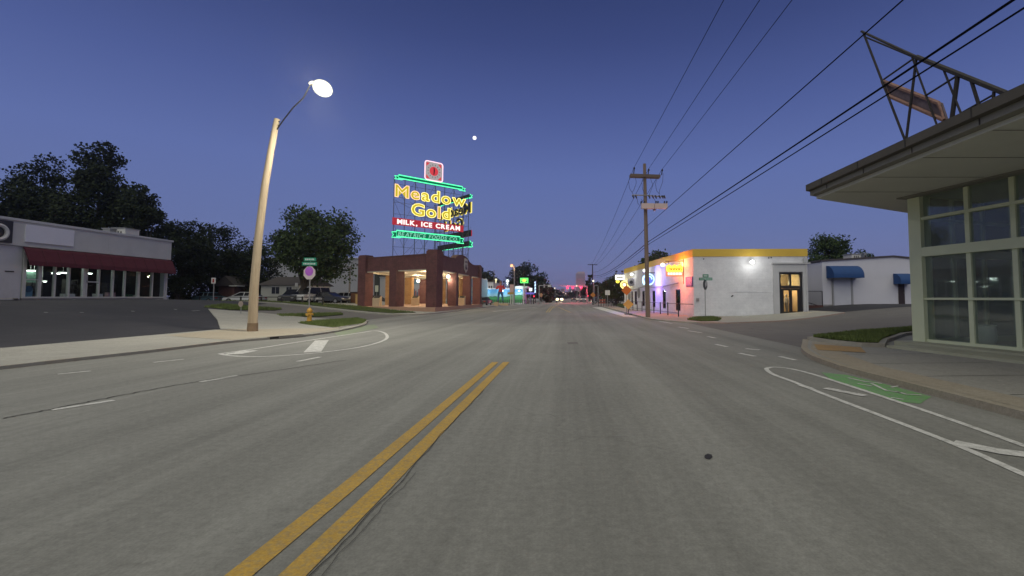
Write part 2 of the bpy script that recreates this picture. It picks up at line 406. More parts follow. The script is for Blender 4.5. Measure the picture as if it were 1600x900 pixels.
drape('parking_lot', [(-90,9),(-33.6,9),(-33.6,60),(-90,60)], .012, asph_lot)
drape('parking_lot', [(-90,44),(-22,44),(-14.5,80),(-90,80)], .010, asph_lot)
drape('parking_lot', [(18.2,31),(60,31),(60,37.95),(18.2,37.95)], .014, asph_lot)
SW = .10
# pavements, kerb tops as separate edges
lk = bez([(-12.2,-30),(-12.1,4),(-11.75,9.3),(-11.3,12),(-11.05,14.5),(-10.55,15.9),(-9.95,17.2),(-9.85,19),(-10.1,21),(-10.6,23.4),(-11.6,25.8),(-13.4,27.6),(-16,28.4),(-19.5,28.6)], 5)
drape('pavement', lk + [(-22,27.6),(-18.0,23.2),(-14.9,19.4),(-15.2,12.2),(-18.5,9),(-34,6),(-34,-30)], .07, conc, skirt=.3)
def kerb(pts, wd=.16, z=SW, name='kerb', m=kerb_m):
    q = strip(pts, wd); n = len(pts); mb = M(); L = q[:n]; Rr = q[n:][::-1]
    vs = []
    for p in L + Rr: vs.append((p[0], p[1], float(H(*p))+z+.006))
    for p in L + Rr: vs.append((p[0], p[1], float(H(*p))-.12))
    fs = []
    for i in range(n-1): fs += [(i, n+i, n+i+1, i+1), (i, i+1, 2*n+i+1, 2*n+i), (n+i+1, n+i, 3*n+i, 3*n+i+1)]
    fs += [(0, 2*n, 3*n, n), (n-1, 2*n-1, 4*n-1, 3*n-1)]
    mb.add(vs, fs); return struct(mb, name, m)
kerb(lk, z=.07)
rk = [(KR,-30),(KR,4),(KR,9.2)] + bez([(KR,9.2),(5.95,10.8),(6.5,12.3),(7.2,13.6),(7.9,14.9)], 5)[1:]
drape('pavement', rk + [(8.6,15.2),(14.5,18.6),(40,22),(40,-30)], SW, conc, skirt=.3)
kerb(rk, m=conc_warm)
rp = [(5.6,80),(5.6,40),(5.55,31)] + bez([(5.55,31),(5.9,28.2),(7.0,26),(8.9,25.1)], 4)[1:] + [(15.8,28.5),(18.6,30.0),(18.6,34.2),(9.4,34.2)]
drape('pavement', rp + [(7.2,59),(7.4,80)], SW-.03, conc_pink, skirt=.3)
kerb(rp[:9], z=SW-.03); kerb(rp[8:12], z=SW-.03, wd=.12)
drape('pavement', [(9.0,25.2),(15.7,28.5),(18.5,30.0),(18.5,34.1),(9.5,34.1),(8.2,29)], SW-.022, conc, skirt=.05)
lp = [(-15.4,36.8)] + bez([(-15.4,36.8),(-12.6,37.2),(-11.7,39.5),(-11.6,43)], 5)[1:] + [(-11.6,60),(-11.4,300)]
drape('pavement', lp + [(-40,300),(-40,42),(-30,41)], .10, conc, skirt=.3)
kerb(lp, z=.10)
drape('pavement', [(5.6,80),(7.4,80),(20,120),(20,300),(5.6,300)], .10, conc, skirt=.3)
for yy in np.arange(-2.5, 11.5, 1.5): stripmesh('pavement_joint', [(6.36,yy),(9.05,yy+.15)], .018, SW+.004, crack_m)
# warm-toned patch at the lamp pole, dirt-stained strip along the right kerb
drape('pavement_edge', [(-14.6,16.4),(-11.1,15.0),(-10.15,17.3),(-10.05,19),(-10.3,20.8),(-12.2,20.4),(-14.7,19.5)], .078, conc_warm)
drape('pavement_edge', [(5.75,-10),(6.35,-10),(6.3,6),(6.35,9.2),(6.9,11.3),(8.3,13.6),(7.75,14.2),(6.6,12.2),(6.06,10.7),(5.75,9.1)], SW+.005, conc_warm)
drape('tactile_paving', [(6.62,11.9),(7.5,11.3),(8.15,12.5),(7.3,13.3)], SW+.012, orange_p)
# markings
def G(*uv): return [gnd(u, v) for u, v in uv]
YZ = .006
stripmesh('centre_line', [(-1.80,-3),(-1.765,2.4),(-1.725,3.6),(-1.70,5.2),(-1.665,8),(-1.635,10.4)], .15, YZ, yellow_p)
stripmesh('centre_line', [(-1.50,-3),(-1.475,2.4),(-1.45,3.6),(-1.435,5.2),(-1.41,8),(-1.38,10.4)], .15, YZ, yellow_p)
stripmesh('road_crack', [(-1.378+.004*y+.014*math.sin(y*2.1)+.008*math.sin(y*7.3)+.012*random.random(), y) for y in np.arange(.5, 7.4, .11)], .007, .008, crack_m)
stripmesh('road_crack', [(-1.30+.02*math.sin(y*1.7)+.012*math.sin(y*8.9)+.02*random.random(), y) for y in np.arange(1.2, 4.0, .1)], .0035, .008, crack_m)
c0 = G((0,655),(80,640),(180,620),(300,598),(420,581),(540,563))
cc = bez(c0, 14); stripmesh('road_crack', [(x+random.uniform(-.025,.025), y+random.uniform(-.02,.02)) for x, y in cc], .03, .008, crack_m)
for a, b, wd in (((80,641),(178,626),.12),((313,597),(372,587),.12),((465,565),(500,558),.12),((240,566.5),(287,561.5),.09),((90,585),(142,580),.09),((1165,545),(1187,547),.16)):
    stripmesh('lane_dash', G(a, b), wd, YZ, white_p)
isl = G((343,553),(400,545),(470,534),(560,520.5),(585,517),(600,520),(605,527),(595,534),(560,543),(500,551),(440,556),(395,557.5),(360,556),(343,553))
stripmesh('hatch_outline', bez(isl, 5), .11, YZ, white_p)
stripmesh('hatch_bar', G((352,553.5),(368,553),(392,548)), .42, YZ+.003, white_p)
stripmesh('hatch_bar', G((488,550.5),(503,532)), .42, YZ+.003, white_p)
tip = G((1600,742),(1500,698),(1400,659),(1300,621),(1240,597),(1210,586),(1199,579),(1199,575.5),(1212,574),(1238,577),(1280,588),(1400,627),(1500,661),(1600,697))
tb = bez(tip, 5); tb = [(tb[0][0]-.02, -8)] + [(tb[0][0]-.02, 2)] + tb + [(tb[-1][0]+.03, 2), (tb[-1][0]+.03, -8)]
stripmesh('bike_lane_line', tb, .09, YZ, white_p)
stripmesh('hatch_bar', G((1490,692),(1560,706),(1640,716)), .2, YZ+.003, white_p)
stripmesh('hatch_bar', G((1290,607),(1320,613),(1352,619)), .16, YZ+.003, white_p)
stripmesh('hatch_bar', G((1250,602),(1268,608)), .12, YZ+.003, white_p)
drape('green_bike_box', G((1283,582),(1322,586),(1385,601),(1455,620),(1438,631),(1408,628),(1350,610),(1300,594)), .004, green_p, flat=0)
for seg in (((1325,591),(1352,597),(1378,600)),((1340,600),(1362,604)),((1362,600),(1385,611),(1408,614)),((1392,606),(1408,603)),((1400,612),(1416,617),(1440,618)),((1392,622),(1412,625))):
    stripmesh('bike_symbol_stroke', G(*seg), .05, YZ+.004, white_p)
drape('faded_green_patch', G((520,518),(540,512),(585,507),(592,512),(560,519),(528,526)), .005 + .0, green_f, flat=0)
for a, b in (((1030,502),(1050,505.5)),((1075,517),(1096,520)),((1118,538),(1136,542)),((1218,557),(1243,563)),((1060,511),(1076,513.5)),((1106,526),(1118,528.5)),((1155,552),(1180,557))):
    stripmesh('crossing_dash', G(a, b), .13, YZ, white_p)
drape('parking_apron', G((925,480),(940,480),(996,496),(975,495)), .004, white_p, flat=0)
stripmesh('stop_bar', G((770,487),(838,480)), .22, YZ, white_p)
stripmesh('stop_bar', G((800,476),(835,475.6)), .3, YZ, faded_p)
for a, b in (((853.5,488),(862,478)),((857.5,488),(865.5,478))): stripmesh('centre_line', G(a, b), .14, YZ, yellow_f)
stripmesh('island_line', G((871,479.5),(891,488)), .16, YZ, yellow_f); stripmesh('island_line', G((853,488.2),(893,488.2)), .22, YZ+.002, yellow_f)
stripmesh('centre_line', [(-1.75,62),(-1.2,300)], .14, YZ, yellow_f)
drape('manhole_patch', G((886,535),(902,534.5),(904,537.5),(888,538)), .005, asph_side, flat=0)
drape('tar_spot', G((1101,712),(1106,709.5),(1112,711),(1113.5,715),(1109,718.5),(1103,717.5),(1100.5,715)), .005, asph_lot, flat=0)
for u1,v1,u2,v2 in ((58,478,72,490),(115,477,128,490),(193,477,208,488),(246,476,275,485),(300,487,312,486)):
    stripmesh('parking_stripe', G((u1,v1),(u2,v2)), .12, .042, lot_p)
stripmesh('yellow_kerb', G((-12,484),(22,478),(36,474)), .2, .14, yellow_f)
# storm drain let into the kerb
mb = M(); p = gnd(455,527, .1); mb.box((-10.27, 16.5, .035), (.16, 1.25, .10), R(-24)); mb.box((-10.17, 16.5, .012), (.34, 1.1, .012), R(-24)); solo(mb, 'storm_drain', crack_m, 'dark storm drain inlet in the kerb beside the tall wooden lamp pole', 'drain', (p[0]+.1, p[1], 0))
# ---------------------------------------------------------------- grass
def grass(poly, dz, n, h=.12, name='grass'):
    base = drape('lawn_soil', poly, dz, soil, skirt=.15)
    xs = [p[0] for p in poly]; ys = [p[1] for p in poly]
    def inside(x, y):
        c = False; j = len(poly)-1
        for i in range(len(poly)):
            a, b = poly[i], poly[j]
            if (a[1] > y) != (b[1] > y) and x < (b[0]-a[0])*(y-a[1])/(b[1]-a[1]+1e-9)+a[0]: c = not c
            j = i
        return c
    vs = []; fs = []; k = 0
    while k < n:
        x = random.uniform(min(xs), max(xs)); y = random.uniform(min(ys), max(ys))
        if not inside(x, y): continue
        k += 1; z = float(H(x, y))+dz; a = random.uniform(0, 6.28); wd = h*.16; hh = h*random.uniform(.4, 1.2); lx, ly = random.gauss(0, h*.4), random.gauss(0, h*.4)
        i = len(vs); vs += [(x-wd*math.cos(a), y-wd*math.sin(a), z-.01), (x+wd*math.cos(a), y+wd*math.sin(a), z-.01), (x+lx, y+ly, z+hh)]; fs.append((i, i+1, i+2))
    mb = M(); mb.add(vs, fs); o = obj(mb, name, grass_m); o['kind'] = 'stuff'; return o
g1 = [(7.85,14.7),(7.95,13.7),(8.35,12.75),(8.9,12.6),(9.9,13.9),(12.3,16.3),(15,18.0),(14.6,18.9),(11,17)]
drape('raised_bed', g1, SW+.10, kerb_m, skirt=.4); 
g1i = [(8.0,14.6),(8.08,13.75),(8.42,12.9),(8.83,12.78),(9.8,14.0),(12.2,16.45),(14.8,18.1),(14.5,18.75),(11,16.85)]
grass(g1i, SW+.12, 16000, .10)
g2 = G((1074,501.5),(1088,498.5),(1112,497.5),(1127,500.5),(1122,503.5),(1095,504)); grass(g2, SW, 5000, .12)
g3 = G((466,507),(500,503.5),(558,499.5),(573,503),(566,508),(524,514.5)); grass(g3, .08, 9000, .12); kerb([g3[i] for i in (2,3,4,5)], .18, .09)
g4 = G((432,493),(470,491.5),(533,490),(536,492.5),(500,495.5),(440,496)); grass(g4, .05, 4000, .12)
g5 = [(-42,41.5),(-28,41),(-14.5,37.6),(-13.4,40.0),(-15.5,42.4),(-22,47.2),(-30,49.5),(-42,50)]; grass(g5, .13, 16000, .14)
g6 = G((318,481),(350,478.5),(400,481),(441,483.5),(430,485.5),(360,485)); grass(g6, .05, 4000, .14)
g7 = [(7.7,59.5),(8.6,59.5),(14,90),(9,90)]; grass(g7, .12, 3000, .14)

# ---------------------------------------------------------------- trees
def tree(u, vtop, du, Y, name, label, mat, group=None, vbase=None, n=9000, leaf=.3, clumps=46, trunk=.3, lean=0, low=.22, shape=1.0, tdx=0.0):
    top = at(u, vtop, Y); X = top.x; zt = top.z; rx = du/2*Y/F; z0 = float(H(X, Y)) if Y < 70 else 0.0
    ht = zt - z0; zc = z0 + ht*(low + (1-low)/2); rz = ht*(1-low)/2; r0 = (X, Y, z0); t = thing(name, label, 'tree', r0, group)
    C = []; 
    for i in range(clumps):
        while True:
            p = rng.uniform(-1, 1, 3); l = np.linalg.norm(p)
            if l <= 1 and l > .35: break
        taper = 1 - .35*max(0, p[2])*shape
        C.append((X + p[0]*rx*taper*.86 + lean*p[2], Y + p[1]*rx*.8*taper, zc + p[2]*rz*.88, rng.uniform(.17, .36)*min(rx, rz*1.1)*1.05))
    C = np.array(C); idx = rng.integers(0, clumps, n); d = rng.normal(0, 1, (n,3)); d /= np.linalg.norm(d, axis=1)[:,None]
    rad = rng.uniform(.35, 1.0, n)**.6 * (1 + .28*rng.normal(0, 1, n).clip(-1, 2)*.6)
    P = C[idx,:3] + d*(C[idx,3]*rad)[:,None]*np.array([1.1,1.1,.85]); P[:,2] = np.maximum(P[:,2], z0 + ht*low*.55)
    lo_, hi_ = np.percentile(P[:,0], .6), np.percentile(P[:,0], 99.4); kx = 2*rx/(hi_-lo_); P[:,0] = X + (P[:,0]-(lo_+hi_)/2)*kx; C[:,0] = X + (C[:,0]-(lo_+hi_)/2)*kx
    pt, pb = np.percentile(P[:,2], 99.7), P[:,2].min(); P[:,2] = pb + (P[:,2]-pb)*(zt-pb)/(pt-pb); C[:,2] = pb + (C[:,2]-pb)*(zt-pb)/(pt-pb)
    m_ = int(n*.10); q = rng.normal(0, 1, (m_,3)); q /= np.linalg.norm(q, axis=1)[:,None]; q *= (rng.uniform(0, 1, m_)**.45)[:,None]; q[:,2] = np.where(q[:,2] > 0, q[:,2]*.82, q[:,2]); P[:m_] = np.stack([X + q[:,0]*rx*.74, Y + q[:,1]*rx*.6, zc + q[:,2]*rz*.86], 1)
    a = rng.normal(0, 1, (n,3)); a /= np.linalg.norm(a, axis=1)[:,None]; b = np.cross(a, rng.normal(0, 1, (n,3))); b /= np.linalg.norm(b, axis=1)[:,None]
    s = (leaf*1.2*rng.uniform(.5, 1.15, n))[:,None]; o3 = np.array(r0)
    V = np.stack([P-a*s*.5, P+b*s*.34, P+a*s*.5, P-b*s*.34], 1).reshape(-1,3) - o3
    me = bpy.data.meshes.new('crown'); me.vertices.add(4*n); me.vertices.foreach_set('co', V.ravel()); me.loops.add(4*n); me.loops.foreach_set('vertex_index', np.arange(4*n))
    me.polygons.add(n); me.polygons.foreach_set('loop_start', np.arange(0, 4*n, 4)); me.polygons.foreach_set('loop_total', np.full(n, 4)); me.update(); me.validate(); me.materials.append(mat)
    o = bpy.data.objects.new('crown', me); COL.objects.link(o); o.parent = t
    tb_ = M(); zt2 = zc + rz*.35
    tb_.tube([(X+tdx, Y, z0-.2), (X+tdx+.05, Y, z0+ht*.12), (X+tdx*.9+.03*rx, Y, z0+ht*low), (X+tdx*.4-.05*rx, Y, zc), (X, Y, zt2)], [trunk*1.25, trunk, trunk*.85, trunk*.6, trunk*.25], 9)
    for i in rng.choice(clumps, min(clumps, 14), replace=False):
        c = C[i]; zb = z0 + ht*low*rng.uniform(.8, 1.3); zb = min(zb, c[2]-.3); mid = ((X*.5+c[0]*.5), (Y*.5+c[1]*.5), zb*.4+c[2]*.6-.1)
        tb_.tube([(X+tdx*.85, Y, zb), mid, tuple(c[:3])], [trunk*.45, trunk*.28, trunk*.08], 6)
    part(tb_, 'trunk', bark, t, smooth=True); return t
GT = 'trees behind the store'
tree(15, 286, 120, 50, 'broadleaf_tree', 'dark tree crown at the far end of the row behind the flat-roofed store', leaf_dark, GT, n=12000, low=.06, clumps=60)
tree(66, 248, 100, 54, 'broadleaf_tree', 'broad dark tree rising behind the blank white sign panel of the store', leaf_dark, GT, n=17000, low=.05, clumps=80)
tree(160, 226, 118, 52, 'broadleaf_tree', 'tallest dark leafy tree, rising behind the middle of the store roof', leaf_dark, GT, n=20000, clumps=90, low=.03, leaf=.34)
tree(222, 290, 74, 50, 'broadleaf_tree', 'smaller loose-leaved tree behind the end of the store roof', leaf_dark, GT, n=9000, clumps=34, low=.06)
tree(285, 346, 92, 58, 'broadleaf_tree', 'rounded dark tree just past the end wall of the store', leaf_dark, GT, n=15000, low=.0, clumps=70)
tree(338, 352, 84, 64, 'broadleaf_tree', 'dark tree hanging over the small gabled house', leaf_dark, GT, n=11000, low=.0, clumps=60)
tree(392, 378, 86, 66, 'broadleaf_tree', 'low dark tree seen behind the tall wooden lamp pole', leaf_dark, GT, n=11000, low=.0, clumps=60)
tree(120, 322, 150, 60, 'broadleaf_tree', 'low dark tree filling the gap under the tallest crown behind the store', leaf_dark, GT, n=14000, low=.0, clumps=70)
tree(491, 327, 124, 56, 'broadleaf_tree', 'large green tree standing over the parked cars behind the stop sign', leaf_mid, n=17000, clumps=72, low=.17, leaf=.32, trunk=.4, tdx=-1.3)
GR = 'trees down the street'
tree(765, 424, 44, 140, 'broadleaf_tree', 'small dark tree behind the low white building past the brick pavilion', leaf_dark, GR, n=1500, leaf=.7, clumps=20, trunk=.3, low=.05)
tree(752, 418, 26, 135, 'broadleaf_tree', 'dark tree at the end corner of the brick pavilion', leaf_dark, GR, n=1500, leaf=.7, clumps=20, low=.05)
tree(818, 411, 50, 150, 'broadleaf_tree', 'tall dark tree behind the green lit sign', leaf_dark, GR, n=4000, leaf=.7, clumps=40, low=.05)
tree(846, 427, 36, 145, 'broadleaf_tree', 'rounded dark tree behind the signal mast', leaf_dark, GR, n=3000, leaf=.7, clumps=30, low=.02)
tree(854, 447, 24, 120, 'broadleaf_tree', 'low hedge-like dark tree at the road edge under the signal arm', leaf_dark, GR, n=2500, leaf=.5, clumps=24, low=.0)
tree(921, 430, 12, 150, 'conifer_tree', 'narrow pointed dark tree beside the far utility pole', leaf_dark, GR, n=900, leaf=.6, clumps=16, low=.05, shape=2)
tree(934, 442, 34, 130, 'broadleaf_tree', 'low dark tree beyond the square steel frame', leaf_dark, GR, n=2500, leaf=.6, clumps=26, low=.05)
tree(962, 430, 44, 78, 'broadleaf_tree', 'yellow-green tree beside the far end of the white building', leaf_warm, GR, n=5000, leaf=.32, clumps=40, low=.1)
tree(1022, 392, 46, 75, 'broadleaf_tree', 'dark tree showing over the yellow parapet by the utility pole', leaf_mid, n=4000, leaf=.34, clumps=36, low=.2)
tree(1298, 368, 88, 60, 'broadleaf_tree', 'dense round tree behind the building with blue awnings', leaf_mid, n=9000, leaf=.3, clumps=60, low=.1)
tree(1345, 392, 40, 58, 'broadleaf_tree', 'small tree at the end of the round one behind the rooftop box', leaf_mid, n=3000, leaf=.26, clumps=26, low=.1)

for u, vt, du, Y, lb in ((868, 453, 20, 260, 'distant low tree left of the oncoming car'), (884, 456, 22, 330, 'distant low tree behind the oncoming car'), (898, 455, 20, 300, 'distant low tree under the tower'), (912, 449, 18, 200, 'dark tree behind the foot of the signal mast'), (948, 440, 26, 120, 'dark tree behind the blank white sign'), (905, 458, 26, 380, 'farthest tree line under the red signals')):
    tree(u, vt, du, Y, 'broadleaf_tree', lb, leaf_dark, GR, n=1600, leaf=.8, clumps=22, low=.0)
# ---------------------------------------------------------------- wall frames: s along the wall, d into it, z up
def frame(P, Q, z=0.0):
    d = Vector((Q[0]-P[0], Q[1]-P[1], 0)).normalized(); n = Vector((0,0,1)).cross(d)
    m = Matrix(((d.x, n.x, 0, P[0]), (d.y, n.y, 0, P[1]), (0, 0, 1, z), (0,0,0,1))); return m
def wl(P, Q): return math.hypot(Q[0]-P[0], Q[1]-P[1])
RX = Matrix.Rotation(R(90), 4, 'X')
def sof(u, P, Q): x, y, t = on_line(u, P, Q); return t*wl(P, Q), y
class W:
    """wall with openings: openings = [(s0,s1,z0,z1)]"""
    def __init__(s, P, Q, z0, z1, th=.3): s.P, s.Q, s.z0, s.z1, s.th = P, Q, z0, z1, th; s.T = frame(P, Q); s.L = wl(P, Q); s.op = []
    def mesh(s, mb=None, s0=0.0, s1=None, d0=0.0):
        mb = mb or M(); s1 = s.L if s1 is None else s1
        xs = sorted(set([s0, s1] + [a for o in s.op for a in o[:2]])); zs = sorted(set([s.z0, s.z1] + [a for o in s.op for a in o[2:]]))
        for i in range(len(xs)-1):
            run = None
            for j in range(len(zs)-1):
                cx, cz = (xs[i]+xs[i+1])/2, (zs[j]+zs[j+1])/2
                hole = any(o[0] < cx < o[1] and o[2] < cz < o[3] for o in s.op)
                if not hole: run = [zs[j], zs[j+1]] if run is None else [run[0], zs[j+1]]
                if (hole or j == len(zs)-2) and run:
                    mb.bbox((xs[i], d0, run[0]), (xs[i+1], d0+s.th, run[1]), s.T); run = None
        return mb
L_WARM = (1.0, .72, .42); L_COOL = (.86, 1.0, .92)
clear = glass('window_glass', (.92,.95,.94), .01, 1.16); tint_g = glass('tinted_glass', (.55,.6,.6), .02, 1.25)
# ================================================================ store on the left
P, Q = (-33.5, 19.0), (-33.5, 37.6); TS = frame(P, Q)
st = thing('store_building', 'flat-roofed shop with a long maroon awning over its glass front', 'store', (-33.5, 28, 1.3))
sz = lambda v, u: zat(v, on_line(u, P, Q)[1])
s_w0 = sof(36, P, Q)[0]; LN = wl(P, Q)
mb = M(); mb.bbox((0, 0, .9), (s_w0-.12, .3, 4.6), TS); part(mb, 'wall', shop_white, st)
mb = M(); mb.bbox((LN-.3, .02, .9), (LN, .6, 4.6), TS); mb.bbox((LN-.3, .6, .9), (LN, 16, 4.6), TS); part(mb, 'wall', shop_white, st)
mb = M(); mb.bbox((s_w0, .0, 1.0), (LN-.32, .25, 1.42), TS); part(mb, 'sill_wall', surf('sill_paint', (.30,.29,.26), .8, .1), st)
fascia = surf('fascia_stucco', (.50,.50,.48), .85, .07, 1.2, 20, .2, dirt=(.38,.375,.36), dirt_amt=.35)
mb = M(); mb.bbox((0, -.12, 4.62), (LN+.1, .3, 6.12), TS); part(mb, 'fascia', fascia, st)
mb = M(); mb.bbox((LN-.2, .3, 4.62), (LN+.1, 16, 6.12), TS); part(mb, 'fascia', fascia, st)
mb = M(); mb.bbox((-.1, -.2, 6.12), (LN+.2, .36, 6.27), TS); mb.bbox((LN-.26, .36, 6.12), (LN+.2, 16, 6.27), TS); part(mb, 'parapet_cap', shop_white, st)
mb = M(); mb.bbox((0, .36, 5.8), (LN-.27, 16, 5.95), TS); part(mb, 'roof', surf('roof_gravel', (.2,.2,.2)), st)
a, b = sof(30, P, Q)[0], sof(107, P, Q)[0]
mb = M(); mb.bbox((a, -.2, 4.9), (b, -.12, 5.98), TS); part(mb, 'blank_sign_panel', surf('panel_white', (.66,.66,.70), .6, .05, 1), st)
e8 = sof(9, P, Q)[0]
mb = M(); mb.bbox((-2, -.22, 4.72), (e8, -.12, 6.05), TS); dp = part(mb, 'dark_sign_panel', black_p, st)
mb = M(); mb.tube([(TS @ Vector((e8-.72+.42*math.cos(t), -.25, 5.3+.42*math.sin(t)))) for t in np.linspace(0, 6.28, 25)[:-1]], .11, 6, closed=True); part(mb, 'sign_letter', white_trim, dp)
mb = M(); mb.bbox((e8-2.2, -.25, 4.85), (e8-1.95, -.22, 5.9), TS); part(mb, 'sign_letter', white_trim, dp)
# awning: sloped cloth with a scalloped hem, closed ends
aw = surf('maroon_awning', (.085,.011,.020), .85, .16, 4, 16, .1)
a0, a1 = sof(29, P, Q)[0], LN+.08
mb = M(); n = 60
prof = [(-.13, 4.58), (-.30, 4.42), (-.60, 3.72), (-.63, 3.46)]
vs = []; fs = []
for i in range(n+1):
    s_ = a0 + (a1-a0)*i/n; sag = .012*math.sin(i*1.3)
    for k, (d, z) in enumerate(prof): vs.append((s_, d + (sag if k else 0), z + sag - (.035 if (k == 3 and i % 2) else 0)))
    for k, (d, z) in enumerate(prof): vs.append((s_, d+.03, z-.02))
m8 = 8
for i in range(n):
    for k in range(3): fs += [(i*m8+k, i*m8+k+1, (i+1)*m8+k+1, (i+1)*m8+k), (i*m8+4+k, (i+1)*m8+4+k, (i+1)*m8+5+k, i*m8+5+k)]
    fs.append((i*m8+3, i*m8+7, (i+1)*m8+7, (i+1)*m8+3))
fs += [(0,1,2,3), (n*m8+3, n*m8+2, n*m8+1, n*m8)]
mb.add(vs, fs, TS); part(mb, 'awning', aw, st)
for k in range(1, 12):
    s_ = a0 + (a1-a0)*k/12; mb = M(); mb.tube([TS @ Vector((s_, d-.006, z+.006)) for d, z in prof], .012, 4); part(mb, 'awning_seam', MT['crest_dark'] if 'crest_dark' in MT else surf('crest_dark', (.05,.008,.012)), st)
for k in range(7):
    mb = M(); s_ = 1.0+k*2.5; mb.bbox((s_, -.124, 4.64), (s_+.03, -.1205, 6.1), TS); part(mb, 'fascia_joint', fascia, st)
# glass front
mull_u = [36.5, 61, 85, 107, 131, 154, 176, 194.5, 216, 237.5, 259]
ms = [sof(u, P, Q)[0] for u in mull_u]; al = surf('shop_frame', (.50,.50,.46), .45, .08, 3)
zb, zt = 1.42, 4.5
for i, s_ in enumerate(ms):
    wd = .085 if i in (0,1,4,8) else .045
    mb = M(); mb.bbox((s_-wd, -.05, zb), (s_+wd, .12, zt), TS); part(mb, 'mullion', al, st)
mb = M(); mb.bbox((ms[0], -.06, zb-.005), (LN-.32, .13, zb+.1), TS); part(mb, 'bottom_rail', al, st)
for i in range(len(ms)-1):
    wnd = M(); wnd.bbox((ms[i]+.06, .03, zb+.1), (ms[i+1]-.06, .045, zt), TS)
    o = part(wnd, 'shop_window', clear, st) if i != 4 else part(wnd, 'door_pane', clear, st)
mb = M(); mb.bbox((ms[0]+.11, -.02, 2.55), (ms[1]-.1, .1, 2.62), TS); part(mb, 'transom_bar', al, st)
mb = M(); mb.bbox((ms[4]+.11, -.04, 2.52), (ms[5]-.06, .1, 2.60), TS); mb.bbox((ms[4]+.11, -.04, zb+.1), (ms[4]+.2, .1, zt), TS); part(mb, 'door_rail', al, st)
mb = M(); mb.bbox((LN-.32, -.02, 1.0), (LN-.02, .02, 4.55), TS); part(mb, 'corner_post', shop_white, st)
# dark interior
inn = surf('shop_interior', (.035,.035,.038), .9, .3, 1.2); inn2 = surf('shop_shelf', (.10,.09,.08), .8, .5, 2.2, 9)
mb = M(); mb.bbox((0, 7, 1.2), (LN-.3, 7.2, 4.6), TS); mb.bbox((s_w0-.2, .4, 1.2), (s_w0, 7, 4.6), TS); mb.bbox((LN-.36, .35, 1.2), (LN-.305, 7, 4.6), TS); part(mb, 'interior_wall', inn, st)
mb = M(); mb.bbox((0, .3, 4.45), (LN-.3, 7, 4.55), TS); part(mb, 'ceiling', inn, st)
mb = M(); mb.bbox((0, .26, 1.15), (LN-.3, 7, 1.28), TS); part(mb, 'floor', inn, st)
for i in range(9):
    s_ = ms[0]+.8+i*1.0; hh = random.uniform(.9, 1.7); d = random.uniform(2.2, 4.5)
    mb = M(); 
    for q in range(4): mb.bbox((s_, d, 1.3+q*hh/4), (s_+.7, d+.4, 1.3+q*hh/4+.05), TS)
    mb.bbox((s_, d, 1.3), (s_+.04, d+.4, 1.3+hh), TS); mb.bbox((s_+.66, d, 1.3), (s_+.7, d+.4, 1.3+hh), TS)
    for q in range(8): z = 1.35+(q % 4)*hh/4; x = s_+.08+random.random()*.45; mb.bbox((x, d-.02, z), (x+.13, d+.2, z+hh/4*.7), TS)
    solo(mb, 'shop_shelf', inn2, ['dim goods shelf behind the first pane of the shop front','dim goods shelf behind the second pane of the shop front','dim goods shelf behind the third pane, under the lit tubes','dim goods shelf behind the pane left of the shop door','dim goods shelf straight behind the shop door','dim goods shelf behind the pane with the small white box','dim goods shelf behind the pane with the pink box','dim goods shelf two panes past the pink box','dim goods shelf near the dark far end of the shop'][i], 'shelf', tuple(TS @ Vector((s_+.35, d+.2, 1.3))), 'shelves inside the store')
tube_l = emit('fluorescent', (.9,1,.92), 8); 
TL = ('lit tube fitting seen through the first shop pane','lit tube fitting low in the second shop pane, its left one','lit tube fitting low in the second shop pane, its right one','lit tube fitting high in the third shop pane, nearer the glass','lit tube fitting high in the third shop pane, deeper inside','lit tube fitting behind the shop door')
TUBES = []
for u_, v_, d_ in ((49,424,2.0),(54,439,3.0),(67,440.5,3.0),(89,428,2.0),(100,427,2.4),(139,428,2.2)):
    q_ = atX(u_, v_, -33.5-d_); TUBES.append((q_.y-19.0, d_, q_.z))
for ti, (s_, d, z) in enumerate(TUBES):
    mb = M(); mb.bbox((s_-.22, d, z), (s_+.22, d+.12, z+.06), TS)
    t = thing('ceiling_tube_light', TL[ti], 'light', tuple(TS @ Vector((s_, d+.2, z))), 'ceiling tubes inside the store')
    part(mb, 'tube', tube_l, t); mb = M(); mb.bbox((s_-.25, d-.03, z+.061), (s_+.25, d+.15, z+.12), TS); mb.bbox((s_-.01, d+.05, z+.12), (s_+.01, d+.07, 4.45), TS); part(mb, 'housing', white_trim, t)
p = TS @ Vector((ms[0]+.9, 3.2, 3.3)); lamp('shop_light', 'POINT', p, 34, L_COOL, .3, parent=t)
p = TS @ Vector((ms[2]+.9, 3.2, 3.6)); lamp('shop_light', 'POINT', p, 34, L_COOL, .3, parent=t)
a_, b_ = atX(38, 441, -35.6), atX(59, 425, -35.6); mb = M(); mb.bbox((a_.y-19, 2.1, a_.z), (b_.y-19, 2.16, b_.z), TS)  # green light on the inner wall painted as a plain green panel
solo(mb, 'green_lit_wall', surf('lit_wall_green', (.25,.42,.32), .8, .35, 3), 'pale green panel painted as the green-lit wall behind the first shop pane', 'board', tuple(TS @ Vector((a_.y-18.5, 2.1, a_.z))))
lamp('shop_light', 'POINT', TS @ Vector((a_.y-18.6, 1.5, 3.5)), 16, L_COOL, .2, parent=t)
